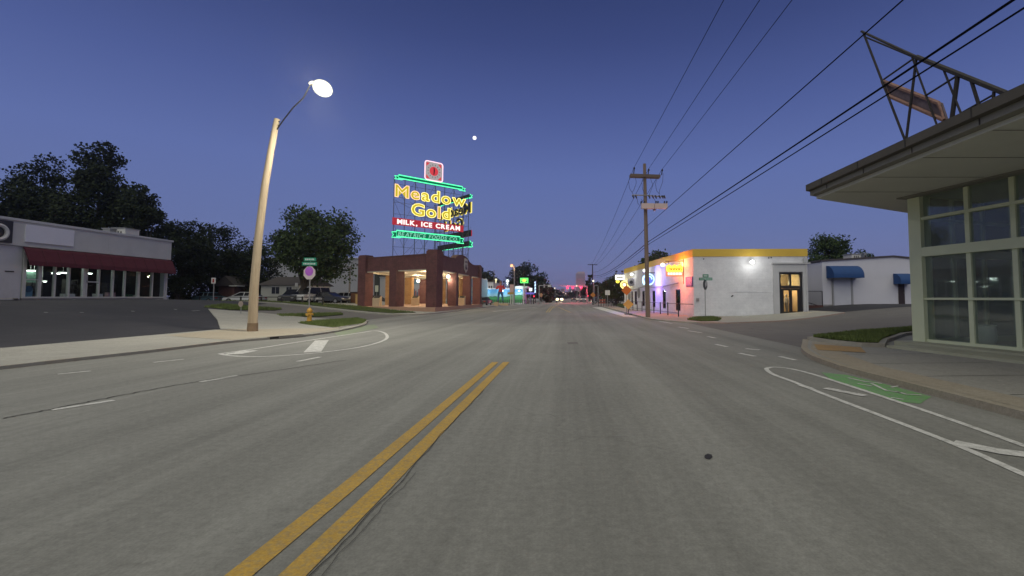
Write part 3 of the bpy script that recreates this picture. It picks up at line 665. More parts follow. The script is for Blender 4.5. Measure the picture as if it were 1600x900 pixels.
def frontbox(u1, u2, v1, v2, d, name, mat, label, cat, dd=.25, group=None):
    sa, ya = sof(u1, P, Q); sb, yb = sof(u2, P, Q); z1, z2 = zat(v2, (ya+yb)/2), zat(v1, (ya+yb)/2); z1 = max(z1, 1.29)
    mb = M(); mb.bbox((sa, d, z1), (sb, d+dd, z2), TS); return solo(mb, name, mat, label, cat, tuple(TS @ Vector(((sa+sb)/2, d+dd/2, z1))), group)
fb = frontbox(42, 55.5, 450, 465.5, .16, 'poster', surf('poster_blue', (.13,.27,.36), .7, .1), 'pale blue poster with a dark crest in the first shop window', 'poster', .03)
mb = M(); c = TS @ Vector((sof(48.5, P, Q)[0], .15, 2.0)); mb.disc(c, .2, (1,0,0), .02, 16); o = obj(mb, 'poster_crest', surf('crest_blue', (.03,.09,.16)), ORG[fb], fb)
frontbox(107, 125, 459, 466, .3, 'display_box', white_trim, 'long low white box on the sill of the fourth shop window', 'box')
frontbox(157, 168, 459, 466, .3, 'display_box', white_trim, 'small white box in the window just past the shop door', 'box')
frontbox(176, 187.5, 457, 466, .3, 'display_box', surf('pink_box', (.42,.25,.26)), 'pale pink box standing in the shop window', 'box')
frontbox(217, 225, 461, 466, .3, 'display_box', white_trim, 'little white box low in the window near the end of the store', 'box')
frontbox(209, 216, 460, 466, .4, 'display_box', surf('green_box', (.03,.10,.05)), 'small green box low in the dark shop window', 'box')
mb = M(); mb.bbox((sof(6, P, Q)[0], -.03, 3.0), (sof(20, P, Q)[0], .0, 3.07), TS); part(mb, 'wall_slot', black_p, st)
def rooftop(u1, u2, v1, v2, Y, z0, name, label, dep=1.2, mat=None):
    a, b = at(u1, v2, Y), at(u2, v1, Y); t = thing(name, label, 'rooftop unit', ((a.x+b.x)/2, Y+dep/2, z0))
    mb = M(); mb.bbox((a.x, Y, z0), (b.x, Y+dep, b.z), None); part(mb, 'casing', mat or white_trim, t)
    mb = M(); mb.bbox((a.x-.05, Y-.05, b.z), (b.x+.05, Y+dep+.05, b.z+.07)); part(mb, 'lid', steel, t)
    mb = M()
    for k in range(3):
        x = a.x + (b.x-a.x)*(.3+.2*k); mb.bbox((x-.03, Y-.03, z0+(b.z-z0)*.25), (x+.03, Y, z0+(b.z-z0)*.8))
    part(mb, 'grille', dark_metal, t); return t
rooftop(174, 196, 357, 368, 36.5, 5.95, 'rooftop_unit', 'pale boxy air unit on the flat roof of the store')
rooftop(160, 172, 357.5, 366, 36.0, 5.95, 'rooftop_unit', 'low flat vent box beside the air unit on the store roof', .8, steel)
mb = M(); mb.cyl(TS @ Vector((LN+.1, .5, 5.3)), TS @ Vector((LN+.6, .5, 5.35)), .03); mb.ball(TS @ Vector((LN+.65, .5, 5.35)), .09); part(mb, 'wall_bracket', white_trim, st)

# ================================================================ posts, signs, small houses, cars left
def signpost(u, vb, vt, Y=None, r=.03, mat=steel): ...
gx0 = gnd(334, 474); Yb = 42.0
def post_sign(name, label, cat, u, Y, v0, v1, wpx, vbase, face, back=None, th=.03, r=.035, group=None, shape='rect', post_mat=None):
    p = at(u, v0, Y); z0 = at(u, vbase, Y).z; zt = p.z; zb = at(u, v1, Y).z; wd = wpx*Y/F
    t = thing(name, label, cat, (p.x, Y, z0), group)
    mb = M(); mb.cyl((p.x, Y+.05, z0-.2), (p.x, Y+.05, zt-.05), r, 8); part(mb, 'post', post_mat or steel, t)
    mb = M(); hc, hh = (zt+zb)/2, (zt-zb)/2
    if shape == 'rect': pts = [(-wd/2, -hh), (wd/2, -hh), (wd/2, hh), (-wd/2, hh)]
    elif shape == 'diamond': pts = [(0, -hh), (wd/2, 0), (0, hh), (-wd/2, 0)]
    elif shape == 'oct': pts = [(wd/2*math.cos(R(22.5+45*k))*1.08, hh*math.sin(R(22.5+45*k))*1.08) for k in range(8)]
    else: pts = [(wd/2*math.cos(R(15*k)), hh*math.sin(R(15*k))) for k in range(24)]
    T = Matrix.Translation((p.x, Y, hc)) @ RX; mb.prism(pts, 0, th, T); part(mb, 'sign_face', face, t); return t, p.x, hc, wd, hh
white_s = surf('sign_white', (.55,.54,.52), .5, .05)
t, x, z, wd, hh = post_sign('parking_sign', 'small white sign with a red mark on a thin post left of the lamp pole', 'sign', 334, 38, 434, 443, 6.5, 473, white_s)
mb = M(); mb.bbox((x-.07, 37.96, z-.15), (x+.07, 37.97, z+.15)); part(mb, 'red_mark', surf('sign_red', (.35,.03,.03)), t)
# small gabled house
wood_w = surf('house_white', (.42,.42,.38), .8, .08, 2, 12); roof_d = surf('house_roof', (.05,.042,.04), .9, .2, 2, 12); brick_h = surf('house_brick', (.09,.04,.035), .9, .3, 3, 14)
def house(name, label, x0, x1, y0, y1, z0, ze, zr, wall, axis='x', wins=(), group=None):
    t = thing(name, label, 'house', ((x0+x1)/2, y0, z0), group)
    mb = M(); mb.bbox((x0, y0, z0-.3), (x1, y1, ze)); part(mb, 'wall', wall, t)
    mb = M(); ov = .4
    if axis == 'x':
        ym = (y0+y1)/2; sec = [(y0-ov, ze), (y1+ov, ze), (ym, zr)]; vs = [(x0-ov, a, b) for a, b in sec] + [(x1+ov, a, b) for a, b in sec]
    else:
        xm = (x0+x1)/2; sec = [(x0-ov, ze), (x1+ov, ze), (xm, zr)]; vs = [(a, y0-ov, b) for a, b in sec] + [(a, y1+ov, b) for a, b in sec]
    mb.add(vs, [(0,2,1),(3,4,5),(0,1,4,3),(1,2,5,4),(2,0,3,5)]); part(mb, 'roof', roof_d, t)
    for (a, b, c, d) in wins:
        mb = M(); mb.bbox((a-.08, y0-.05, c-.08), (b+.08, y0+.01, d+.08)); wf = part(mb, 'window', white_trim, t)
        m2 = M()
        m2.bbox((a, y0-.07, c), ((a+b)/2-.03, y0-.051, d)); m2.bbox(((a+b)/2+.03, y0-.07, c), (b, y0-.051, d)); 
        obj(m2, 'pane', surf('dark_pane', (.015,.018,.02), .15) if 'dark_pane' not in MT else MT['dark_pane'], ORG[t], wf)
    return t
def pz(v, Y): return at(U0, v, Y).z
a, b = at(338, 440, 62), at(372, 440, 62)
house('gabled_house', 'small dark brick house with a grey gable under the trees, left of the lamp pole', at(342,440,62).x, at(366,440,62).x, 62, 70, .7, pz(446.5,62), pz(431,62), brick_h, 'y')
t = thing('porch', 'pale porch roof on a brick pier in front of the small gabled house', 'porch', (at(366,448,60).x, 60, .7))
mb = M(); mb.bbox((at(362,448,60).x, 59.5, pz(447.5,60)), (at(374,448,60).x, 61, pz(446,60))); part(mb, 'porch_roof', wood_w, t)
mb = M(); mb.bbox((at(364,448,60).x, 59.8, .6), (at(368,448,60).x, 60.3, pz(447.6,60))); part(mb, 'pier', brick_h, t)
a = at(402, 450, 60).x; b = at(467, 450, 60).x
house('white_house', 'single-storey white house with a dark roof and paired windows behind the parked cars', a+.5, b, 60, 68, .7, pz(445.5,60), pz(430.5,60), wood_w, 'x', [(at(425,450,60).x, at(437,450,60).x, pz(459,60), pz(448.5,60)), (at(448,450,60).x, at(456,450,60).x, pz(455,60), pz(448.5,60))])
t, *_ = post_sign('lot_sign', 'small white sign at the end of the white house beside the big tree', 'sign', 463.5, 58, 442, 448, 4.5, 470, white_s)
# far pale blocks seen through the tree and beside the pavilion
pale = surf('pale_block', (.30,.30,.31), .85, .08, .2, 3, dirt=(.22,.22,.23)); 
t = thing('office_block', 'large pale grey windowless block seen through the big tree behind the cars', 'building', (at(500,460,125).x, 125, 0))
mb = M(); mb.bbox((at(418,460,125).x, 125, 0), (at(584,460,125).x, 150, pz(404,125))); part(mb, 'wall', pale, t)
mb = M(); mb.bbox((at(417,460,125).x, 124.6, pz(404,125)), (at(585,460,125).x, 150.4, pz(402.8,125))); part(mb, 'parapet_cap', white_trim, t)
for k in range(9):
    u = 424 + k*18; mb = M(); mb.bbox((at(u,460,125).x, 124.9, 6), (at(u,460,125).x+.25, 125, pz(406,125))); part(mb, 'pilaster', pale, t)
def wood_post(u, Y, vt, vb, r, label, group=None, arm=None, mat=None, name='utility_pole'):
    p = at(u, vt, Y); z0 = at(u, vb, Y).z; t = thing(name, label, 'utility pole', (p.x, Y, z0), group)
    mb = M(); mb.tube([(p.x, Y, z0-.3), (p.x, Y, (z0+p.z)/2), (p.x, Y, p.z)], [r*1.2, r, r*.8], 8); part(mb, 'pole', mat or wood_grey, t, smooth=True)
    for (va, wpx) in (arm or []):
        z = at(u, va, Y).z; wd = wpx*Y/F/2; mb = M(); mb.bbox((p.x-wd, Y-.16, z-.07), (p.x+wd, Y-.02, z+.07)); part(mb, 'crossarm', mat or wood_grey, t)
        mb = M()
        for k in (-.92, -.45, .45, .92): mb.cyl((p.x+wd*k, Y-.09, z+.05), (p.x+wd*k, Y-.09, z+.25), .05, 6)
        part(mb, 'insulators', dark_metal, t, kind='stuff')
    return t, p.x
wood_post(547, 70, 416, 472, .13, 'dark utility pole left of the pale tank behind the brown crate', arm=[(419, 8)])
wood_post(561, 62, 413, 470, .13, 'dark utility pole close to the corner column of the brick pavilion', arm=[(415, 7)])
wood_post(512, 75, 443, 470, .08, 'short pale post between the parked sedans', mat=white_trim, name='short_post')
t, *_ = post_sign('lot_sign', 'tiny white notice on the pole by the corner column of the brick pavilion', 'sign', 561, 61.5, 451, 455, 3, 470, white_s)
mb = M(); x0, x1 = at(548,460,58).x, at(559,460,58).x; mb.bbox((x0, 58, .5), (x1, 59, pz(457.5,58))); 
t = thing('dumpster', 'rust-brown bin in the lot beside the brick pavilion', 'bin', ((x0+x1)/2, 58, .5)); part(mb, 'body', surf('bin_brown', (.12,.05,.02)), t)
mb = M(); mb.bbox((x0-.06, 57.9, pz(457.5,58)), (x1+.06, 59.1, pz(457.5,58)+.12)); part(mb, 'lid', surf('bin_lid', (.05,.03,.02)), t)
mb = M(); x0, x1 = at(555.5,460,55).x, at(562,460,55).x; mb.bbox((x0, 55, .55), (x1, 55.8, pz(460.5,55)));
t = thing('utility_cabinet', 'tan cabinet standing left of the brick pavilion corner', 'cabinet', ((x0+x1)/2, 55, .55)); part(mb, 'casing', surf('cabinet_tan', (.38,.25,.09)), t)
mb = M(); mb.bbox((x0-.05, 54.95, pz(460.5,55)), (x1+.05, 55.85, pz(460.5,55)+.08)); part(mb, 'cap', surf('cabinet_cap', (.3,.2,.08)), t)
# ---- cars
glass_c = surf('car_glass', (.010,.011,.014), .22, .05, 3, spec=.25); tyre = surf('tyre', (.015,.015,.015), .9, .1); rim_m = surf('wheel_rim', (.3,.3,.3), .4, .1, metal=.6)
red_l = emit('tail_light', (1,.05,.03), .5); hl_off = surf('headlight_off', (.5,.5,.5), .1)
def car_paint(name, col): return surf(name, col, .45, .05, 2, 20, coat=.15)
def car(name, label, loc, rz, col, kind='sedan', group=None, lights=None):
    Lc, wd = (4.6, 1.8) if kind == 'sedan' else (4.8, 1.9) if kind == 'suv' else (5.3, 1.95)
    t = thing(name, label, {'sedan': 'car', 'suv': 'car', 'van': 'van'}[kind], (0,0,0), group)
    if kind == 'sedan': lo = [(-2.3,.35),(-2.28,.78),(-2.15,.92),(-1.5,.98),(1.0,.96),(2.0,.82),(2.25,.66),(2.3,.35)]; cab = [(-1.75,.96),(-1.1,1.40),(.15,1.43),(1.05,.95)]
    elif kind == 'suv': lo = [(-2.4,.42),(-2.4,1.0),(-2.3,1.12),(-1.5,1.15),(1.1,1.12),(2.2,1.0),(2.38,.8),(2.4,.42)]; cab = [(-2.3,1.12),(-2.1,1.72),(.1,1.76),(1.1,1.12)]
    else: lo = [(-2.65,.42),(-2.65,1.15),(-2.6,1.25),(-1.5,1.25),(1.3,1.22),(2.4,1.1),(2.62,.85),(2.65,.42)]; cab = [(-2.62,1.22),(-2.55,2.05),(1.0,2.08),(1.75,1.2)]
    mb = M()
    def loft(pr, w0, w1, mb, z0, z1):
        n = len(pr); vs = []
        for sgn in (-1, 1):
            for (x, z) in pr: k = (z-z0)/(z1-z0); vs.append((x, sgn*(w0+(w1-w0)*k)/2, z))
        mb.add(vs, [tuple(range(n)), tuple(range(n, 2*n))[::-1]] + [(i, n+i, n+(i+1)%n, (i+1)%n) for i in range(n)])
    zs = [q[1] for q in lo]; loft(lo, wd, wd*.93, mb, min(zs), max(zs)); part(mb, 'body', col, t)
    mb = M(); zc = [q[1] for q in cab]; loft(cab, wd*.92, wd*.74, mb, min(zc), max(zc)); part(mb, 'windows', glass_c, t)
    mb = M(); zr = max(zc); x0, x1 = cab[1][0]-.03, cab[2][0]+.05; mb.bbox((x0, -wd*.375, zr-.06), (x1, wd*.375, zr+.035))
    for x in (cab[1][0], (cab[1][0]+cab[2][0])/2+.05):
        for sg in (-1, 1): mb.tube([(x, sg*wd*.372, zr-.02), (x-.02, sg*wd*.465, min(zc)+.02)], .045, 4)
    for sg in (-1, 1): mb.tube([(cab[2][0], sg*wd*.372, zr-.02), (cab[3][0], sg*wd*.462, min(zc)+.01)], .04, 4)
    part(mb, 'roof', col, t)
    for x in (-Lc*.31, Lc*.31):
        for sg in (-1, 1):
            mb = M(); mb.cyl((x, sg*(wd/2-.2), .34), (x, sg*(wd/2+.02), .34), .34, 16); wt = part(mb, 'wheel', tyre, t)
            mb = M(); mb.cyl((x, sg*(wd/2+.02), .34), (x, sg*(wd/2+.035), .34), .2, 12); obj(mb, 'rim', rim_m, (0,0,0), wt)
    zh = lo[-2][1]
    for sg in (-1, 1):
        mb = M(); mb.ball((lo[-2][0]-.02, sg*wd*.36, zh-.02), (.07, .2, .1), 10, 6); part(mb, 'headlight', lights or hl_off, t)
        mb = M(); mb.bbox((-Lc/2-.02, sg*wd*.34-.17, zh+.0), (-Lc/2+.03, sg*wd*.34+.17, zh+.16)); part(mb, 'tail_light', MT['sign_red'] if lights is None else red_l, t)
    mb = M(); mb.bbox((Lc/2-.05, -wd*.46, .36), (Lc/2+.05, wd*.46, .5)); mb.bbox((-Lc/2-.05, -wd*.46, .36), (-Lc/2+.05, wd*.46, .5)); part(mb, 'bumper', dark_metal, t)
    t.location = loc; t.rotation_euler = (0, 0, rz); return t
def cpos(u, Y): return (at(u, 460, Y).x, Y)
def put(u, Y): x, y = cpos(u, Y); return (x, y, float(H(x, y))+.01)
cw, cb, cg, cs = car_paint('car_white', (.5,.5,.5)), car_paint('car_black', (.018,.018,.02)), car_paint('car_dark', (.03,.032,.04)), car_paint('car_silver', (.30,.31,.33))
PC = 'cars parked in the lot behind the stop sign'
car('parked_car', 'black suv parked in front of the white house', put(460, 56), R(-80), cb, 'suv', PC)
car('parked_car', 'white van parked under the big tree behind the stop sign', put(486, 57), R(-97), cw, 'van', PC)
car('parked_car', 'silver sedan parked next to the white van', put(499, 58), R(-50), cs, 'sedan', PC)
car('parked_car', 'long dark sedan parked between two paler cars', put(516, 57), R(-10), cg, 'sedan', PC)
car('parked_car', 'white sedan parked side-on left of the brick pavilion', put(538, 60), R(172), cw, 'sedan', PC)
car('parked_car', 'white pickup-sized car parked by the small gabled house, half behind the lamp pole', put(383, 57), R(178), cw, 'sedan', PC)
car('parked_car', 'teal-grey car dimly seen under the trees past the store', put(322, 60), R(170), car_paint('car_teal', (.06,.12,.15)), 'sedan', PC)
car('parked_car', 'black sedan parked just past the end column of the brick pavilion', (at(757, 470, 78).x, 78, .02), R(85), cb, 'sedan')
# ================================================================ lamp pole
bp = (-13.1, 18.75); t = thing('street_lamp', 'tall leaning wooden lamp pole with a blazing white lamp on a thin arm', 'street lamp', (bp[0], bp[1], .1))
def lp_(u, v, Y=18.75): p = at(u, v, Y); return (p.x, p.y, p.z)
pts = [lp_(394, 523), lp_(397, 450), lp_(404, 370), lp_(414, 290), lp_(424, 232), lp_(433, 186)]
mb = M(); mb.tube(pts, [.185, .165, .15, .14, .125, .11], 14); part(mb, 'pole', wood_pole, t, smooth=True)
mb = M(); mb.tube([pts[0], (pts[0][0]+.01, pts[0][1], .42)], [.205, .19], 14); part(mb, 'base_collar', surf('pole_foot', (.22,.15,.09), .9, .3), t)
mb = M()
for v in (206, 196, 190): q = lp_(428+(206-v)*.25, v); mb.cyl((q[0]-.12, q[1], q[2]), (q[0]+.14, q[1]-.02, q[2]), .03, 6)
part(mb, 'bolts', dark_metal, t, kind='stuff')
lampc = Vector(lp_(502, 138, 18.0))
mb = M(); mb.tube([lp_(430, 206), lp_(444, 186, 18.6), lp_(458, 168, 18.4), lp_(474, 153, 18.2), tuple(lampc+Vector((-.45,0,.16)))], .026, 8); part(mb, 'arm', dark_metal, t, smooth=True)
hd = M(); hd.ball(lampc + Vector((-.14, 0, .20)), (.40, .17, .10), 16, 8); part(hd, 'lamp_head', surf('lamp_casing', (.42,.40,.34), .5), t, smooth=True)
lb = M(); lb.ball((0,0,0), (.42, .32, .33), 20, 12); me = mesh_of(lb, 'lamp_globe', (0,0,0)); smooth_on(me); me.materials.append(globe('lamp_white', (1,.97,.80), 4, .12))
o = bpy.data.objects.new('lamp_globe', me); COL.objects.link(o); o.parent = t; o.location = lampc - Vector(ORG[t]) + Vector((.05,0,0)); o.rotation_euler = (0, R(32), 0)
lamp('lamp_light', 'SPOT', lampc + Vector((0,0,-.35)), 2800, (1,.94,.80), .25, rot=(0,0,0), spot=R(150), blend=.8, parent=t)
lamp('lamp_halo_light', 'POINT', lampc + Vector((0.02,-.44,-.02)), 560, (1,.94,.76), .08, parent=t)  # extra point lamp added to give the globe a halo
# ================================================================ stop sign, street names, hydrant at the left corner
t = thing('stop_sign', 'octagonal sign with a violet centre on a steel post behind the yellow hydrant', 'sign', (at(484,483,26.5).x, 26.5, float(H(-15,26.5))))
Y = 26.5; p = at(484, 426, Y); mb = M(); mb.cyl((p.x, Y+.04, .05), (p.x, Y+.04, pz(404,Y)), .032, 8); part(mb, 'post', steel, t)
mb = M(); rr = .37; mb.prism([(rr*math.cos(R(22.5+45*k)), rr*1.12*math.sin(R(22.5+45*k))) for k in range(8)], 0, .02, Matrix.Translation((p.x, Y-.02, pz(426.5,Y))) @ RX); part(mb, 'sign_plate', surf('stop_back', (.55,.46,.46), .5), t)
mb = M(); mb.prism([(.24*math.cos(R(15*k)), .27*math.sin(R(15*k))) for k in range(24)], .021, .03, Matrix.Translation((p.x-.01, Y-.02, pz(424,Y))) @ RX); part(mb, 'violet_reflector', surf('violet', (.42,.12,.55), .35, .25, 5), t)
t2 = thing('street_name_sign', 'pair of green street name blades above the violet-centred octagonal sign', 'sign', (p.x, Y, pz(415,Y)))
gs = surf('street_sign_green', (.01,.22,.12), .4, .1); gw = surf('sign_print', (.55,.62,.58), .5)
for (z0, z1, dx0, dx1, a) in ((pz(408.2,Y), pz(402.6,Y), -.34, .38, 0), (pz(415.0,Y), pz(409.4,Y), -.42, .40, R(8))):
    mb = M(); T = Matrix.Translation((p.x, Y, 0)) @ Matrix.Rotation(a, 4, 'Z'); mb.bbox((dx0, -.05, z0), (dx1, -.035, z1), T); bl = part(mb, 'name_blade', gs, t2)
    mb = M()
    x = dx0+.08
    while x < dx1-.1: ww = random.uniform(.04,.08); mb.bbox((x, -.056, z0+.06), (x+ww, -.051, z1-.06), T); x += ww+.03
    obj(mb, 'print', gw, ORG[t2], bl)
hyd = surf('hydrant_yellow', (.48,.27,.04), .5, .12, 5); hx, hy = at(484, 480, 25.0).x, 25.0
t = thing('fire_hydrant', 'yellow fire hydrant on the corner grass in front of the stop sign', 'hydrant', (hx, hy, .1))
zb = .12; mb = M(); mb.tube([(hx,hy,zb-.05),(hx,hy,zb+.06),(hx,hy,zb+.08),(hx,hy,zb+.55),(hx,hy,zb+.56),(hx,hy,zb+.60)], [.17,.17,.12,.12,.16,.16], 14); part(mb, 'barrel', hyd, t)
mb = M(); mb.ball((hx,hy,zb+.62), (.14,.14,.14), 14, 8); mb.cyl((hx,hy,zb+.72), (hx,hy,zb+.80), .035, 6); part(mb, 'bonnet', hyd, t)
for dx in (-1, 1): mb = M(); mb.cyl((hx,hy,zb+.42), (hx+dx*.2,hy,zb+.42), .06, 10); part(mb, 'outlet', hyd, t)
mb = M(); mb.cyl((hx,hy,zb+.40), (hx,hy-.21,zb+.40), .075, 10); part(mb, 'outlet', hyd, t)
q = gnd(376.5, 483.5, .1); mb = M(); t = thing('marker_post', 'low round pale marker on a stub left of the lamp pole', 'marker', (q[0], q[1], .2))
Ym = 27; pm = at(376.5, 475, Ym); mb.prism([(.14*math.cos(R(20*k)), .17*math.sin(R(20*k))) for k in range(18)], 0, .03, Matrix.Translation((pm.x, Ym, pm.z)) @ RX); part(mb, 'disc', surf('marker_tan', (.30,.24,.2)), t)
mb = M(); mb.cyl((pm.x, Ym+.02, .1), (pm.x, Ym+.02, pm.z), .02, 6); part(mb, 'stub', steel, t)
# low rail at the far end of the lot
t = thing('guard_rail', 'low dark rail along the back of the lot past the store', 'railing', (-30, 41, 1))
mb = M()
for k in range(7): mb.bbox((-34+k*1.9, 41.5, .4), (-33.9+k*1.9, 41.6, 1.55))
part(mb, 'posts', dark_metal, t, kind='stuff'); mb = M(); mb.bbox((-34, 41.49, 1.45), (-22.5, 41.61, 1.53)); part(mb, 'rail', dark_metal, t)
# ================================================================ brick pavilion
PA, PB, PC_ = Vector((-12.96,44)), Vector((-22.1,49.3)), Vector((-12.6,63.2)); PD = PB + (PC_-PA)
br = brickmat('pavilion_brick', (.125,.040,.038), (.095,.030,.030), (.13,.07,.06)); br_t = surf('brick_rim', (.13,.062,.045), .9, .3, 3, 20)
slab = surf('pavilion_floor', (.40,.24,.16), .8, .12, 1.5, 20); soffit = surf('pavilion_ceiling', (.46,.42,.33), .8, .08, 1)
tan = brickmat('lit_inner_brick', (.38,.21,.075), (.31,.165,.055), (.34,.22,.12))  # same brick, the warm glow of the ceiling lights painted into its colour
pav = thing('brick_pavilion', 'dark red brick open pavilion with square columns and a curved gable', 'pavilion', (-17, 54, .1))
ez = .50; bz, tz = 4.25, 5.72
mb = M(); c = (PA+PD)/2; ex = lambda p, k: (c.x+(p.x-c.x)*k, c.y+(p.y-c.y)*k)
mb.prism([ex(PA,1.13), ex(PC_,1.13), ex(PD,1.13), ex(PB,1.13)], -.1, ez); part(mb, 'floor_slab', slab, pav)
def col_(p, wd=1.1, z1=bz, rz=0, mat=br, top=None):
    mb = M(); mb.box((p[0], p[1], (ez+z1)/2), (wd, wd, z1-ez), rz); part(mb, 'column', mat, pav)
    if top:
        mb = M(); mb.box((p[0], p[1], (z1+top)/2+.005), (wd+.02, wd+.02, top-z1), rz); mb.box((p[0], p[1], top+.06), (wd*.9, wd*.9, .12), rz); part(mb, 'corner_pier', br, pav)
ra = math.atan2(5.3, -9.2)
col_(PA, 1.15, bz, R(-15), top=6.0); col_(PB, 1.1, bz, R(-25), top=5.95); col_(PC_, 1.1, bz, 0, top=5.85); col_(PD, 1.1, bz, 0, top=5.85)
lerp = lambda a, b, t: (a.x+(b.x-a.x)*t, a.y+(b.y-a.y)*t)
x_, y_, tt = on_line(620, PA, PB); col_(lerp(PA, PB, tt), 1.05, bz, ra)
for u in (708, 730): x_, y_, tt = on_line(u, PA, PC_); col_(lerp(PA, PC_, tt), .95, bz, 0)
for tt in (.35, .68): col_(lerp(PB, PD, tt), .95, bz, 0, tan)
for tt in (.34, .68): col_(lerp(PD, PC_, tt), .95, bz, ra, tan)
def beam(A, B, hump=0, name='parapet', th=.55, inset=.6):
    L = (B-A).length; T = frame(A, B); n = 28; top = []
    for i in range(n+1):
        s = inset + (L-2*inset)*i/n; z = tz
        if hump:
            q = abs(i/n-.52)/.20
            if q < 1: z = tz + hump*math.cos(q*math.pi/2)**.6
            elif q < 1.25: z = tz + .12
        top.append((s, z))
    mb = M(); poly = [(inset, bz)] + top + [(L-inset, bz)]; poly = [(p[0], p[1]) for p in poly]
    # polygon in (s,z), extruded along d
    vs = [(p[0], -th/2, p[1]) for p in poly] + [(p[0], th/2, p[1]) for p in poly]; k = len(poly)
    mb.add(vs, [tuple(range(k))[::-1], tuple(range(k, 2*k))] + [(i, (i+1)%k, k+(i+1)%k, k+i) for i in range(k)], T); part(mb, name, br, pav)
    mb = M(); 
    for i in range(n):
        a, b = top[i], top[i+1]; mb.add([(a[0], -th/2-.04, a[1]), (b[0], -th/2-.04, b[1]), (b[0], th/2+.04, b[1]), (a[0], th/2+.04, a[1]), (a[0], -th/2-.04, a[1]+.07), (b[0], -th/2-.04, b[1]+.07), (b[0], th/2+.04, b[1]+.07), (a[0], th/2+.04, a[1]+.07)],
            [(0,3,2,1),(4,5,6,7),(0,1,5,4),(2,3,7,6)], T)
    part(mb, 'coping', br_t, pav)
    mb = M(); mb.bbox((inset, -th/2-.02, bz-.10), (L-inset, th/2+.02, bz-.003), T); part(mb, 'lintel', soffit, pav)
beam(PB, PA); beam(PA, PC_, .75); beam(PD, PB); beam(PC_, PD)
mb = M(); mb.prism([ex(PA,.95), ex(PC_,.95), ex(PD,.95), ex(PB,.95)], bz+.02, bz+.12); part(mb, 'ceiling', soffit, pav)
mb = M(); mb.prism([ex(PA,.94), ex(PC_,.94), ex(PD,.94), ex(PB,.94)], bz+.9, bz+1.0); part(mb, 'roof', surf('flat_roof', (.15,.14,.14)), pav)
# shield on the curved gable
T = frame(PA, PC_); s0, yy = sof(723.5, PA, PC_); zc = zat(414.5, yy)
sh = [(-.55,.62),(-.3,.78),(0,.66),(.3,.78),(.55,.62),(.5,.3),(.62,-.1),(.5,-.5),(0,-.85),(-.5,-.5),(-.62,-.1),(-.5,.3)]
T2 = T @ Matrix.Translation((s0, -.30, zc)) @ RX
t = thing('road_shield', 'cream highway shield reading 66 mounted on the curved brick gable', 'sign', tuple(T2 @ Vector((0,0,0))))
mb = M(); mb.prism([(a*1.55, b*1.1) for a, b in sh], .0, .06, T2); part(mb, 'shield_plate', surf('shield_cream', (.50,.46,.38)), t)
mb = M()
for k, dx in (('P6', -.52), ('P6', .02)): mb.glyph(k, T2 @ Matrix.Translation((dx, -.55, .09)) @ Matrix.Scale(.9, 4))
part(mb, 'number', black_p, t)
mb = M(); x = -.62
for k in 'ROUTE': b_ = gbox('P'+k); mb.glyph('P'+k, T2 @ Matrix.Translation((x, .28, .09)) @ Matrix.Scale(.32, 4)); x += (b_[1]-b_[0])*.32+.05
part(mb, 'lettering', black_p, t)
# lights under the pavilion roof
bulb = emit('warm_bulb', (1,.86,.55), 10)
LG = 'ceiling lights under the brick pavilion'
for i, (fx, fy) in enumerate(((.25,.18),(.72,.2),(.3,.5),(.7,.52),(.3,.82),(.72,.82))):
    p = PA + (PB-PA)*fx + (PC_-PA)*fy; t = thing('ceiling_light', 'small lit ceiling light of the brick pavilion, ' + ('near the front left bay','near the big corner column','in the middle of the left side','in the middle of the street side','at the back left','at the back by the street')[i], 'light', (p.x, p.y, bz), LG)
    mb = M(); mb.cyl((p.x, p.y, bz-.02), (p.x, p.y, bz+.03), .13, 12); part(mb, 'housing', steel, t); mb = M(); mb.cyl((p.x, p.y, bz-.05), (p.x, p.y, bz-.021), .1, 12); part(mb, 'bulb', bulb, t)
    lamp('ceiling_bulb', 'POINT', (p.x, p.y, bz-.25), 290, (1,.80,.50), .12, parent=t)
for u, v, Y, lb, bright in ((700.5, 432, 50, 'larger warm round lamp hanging under the street side of the pavilion', .22), (689, 439, 60, 'lower pale round lamp glaring beside the corner column of the pavilion', .22), (653.5, 439, 66, 'round white lamp glaring at the back of the pavilion', .26)):
    p = at(u, v, Y); t = thing('hanging_lamp', lb, 'lamp', tuple(p)); mb = M(); mb.ball(p, bright, 14, 10); part(mb, 'globe', globe('globe_light', (1,.95,.72), 5, .3) if 'globe_light' not in MT else MT['globe_light'], t, smooth=True)
    mb = M(); mb.cyl(p, (p.x, p.y, bz), .02, 6); part(mb, 'stem', dark_metal, t); lamp('globe_glow', 'POINT', p - Vector((0,.0,.4)), 90, (1,.86,.6), .2, parent=t)
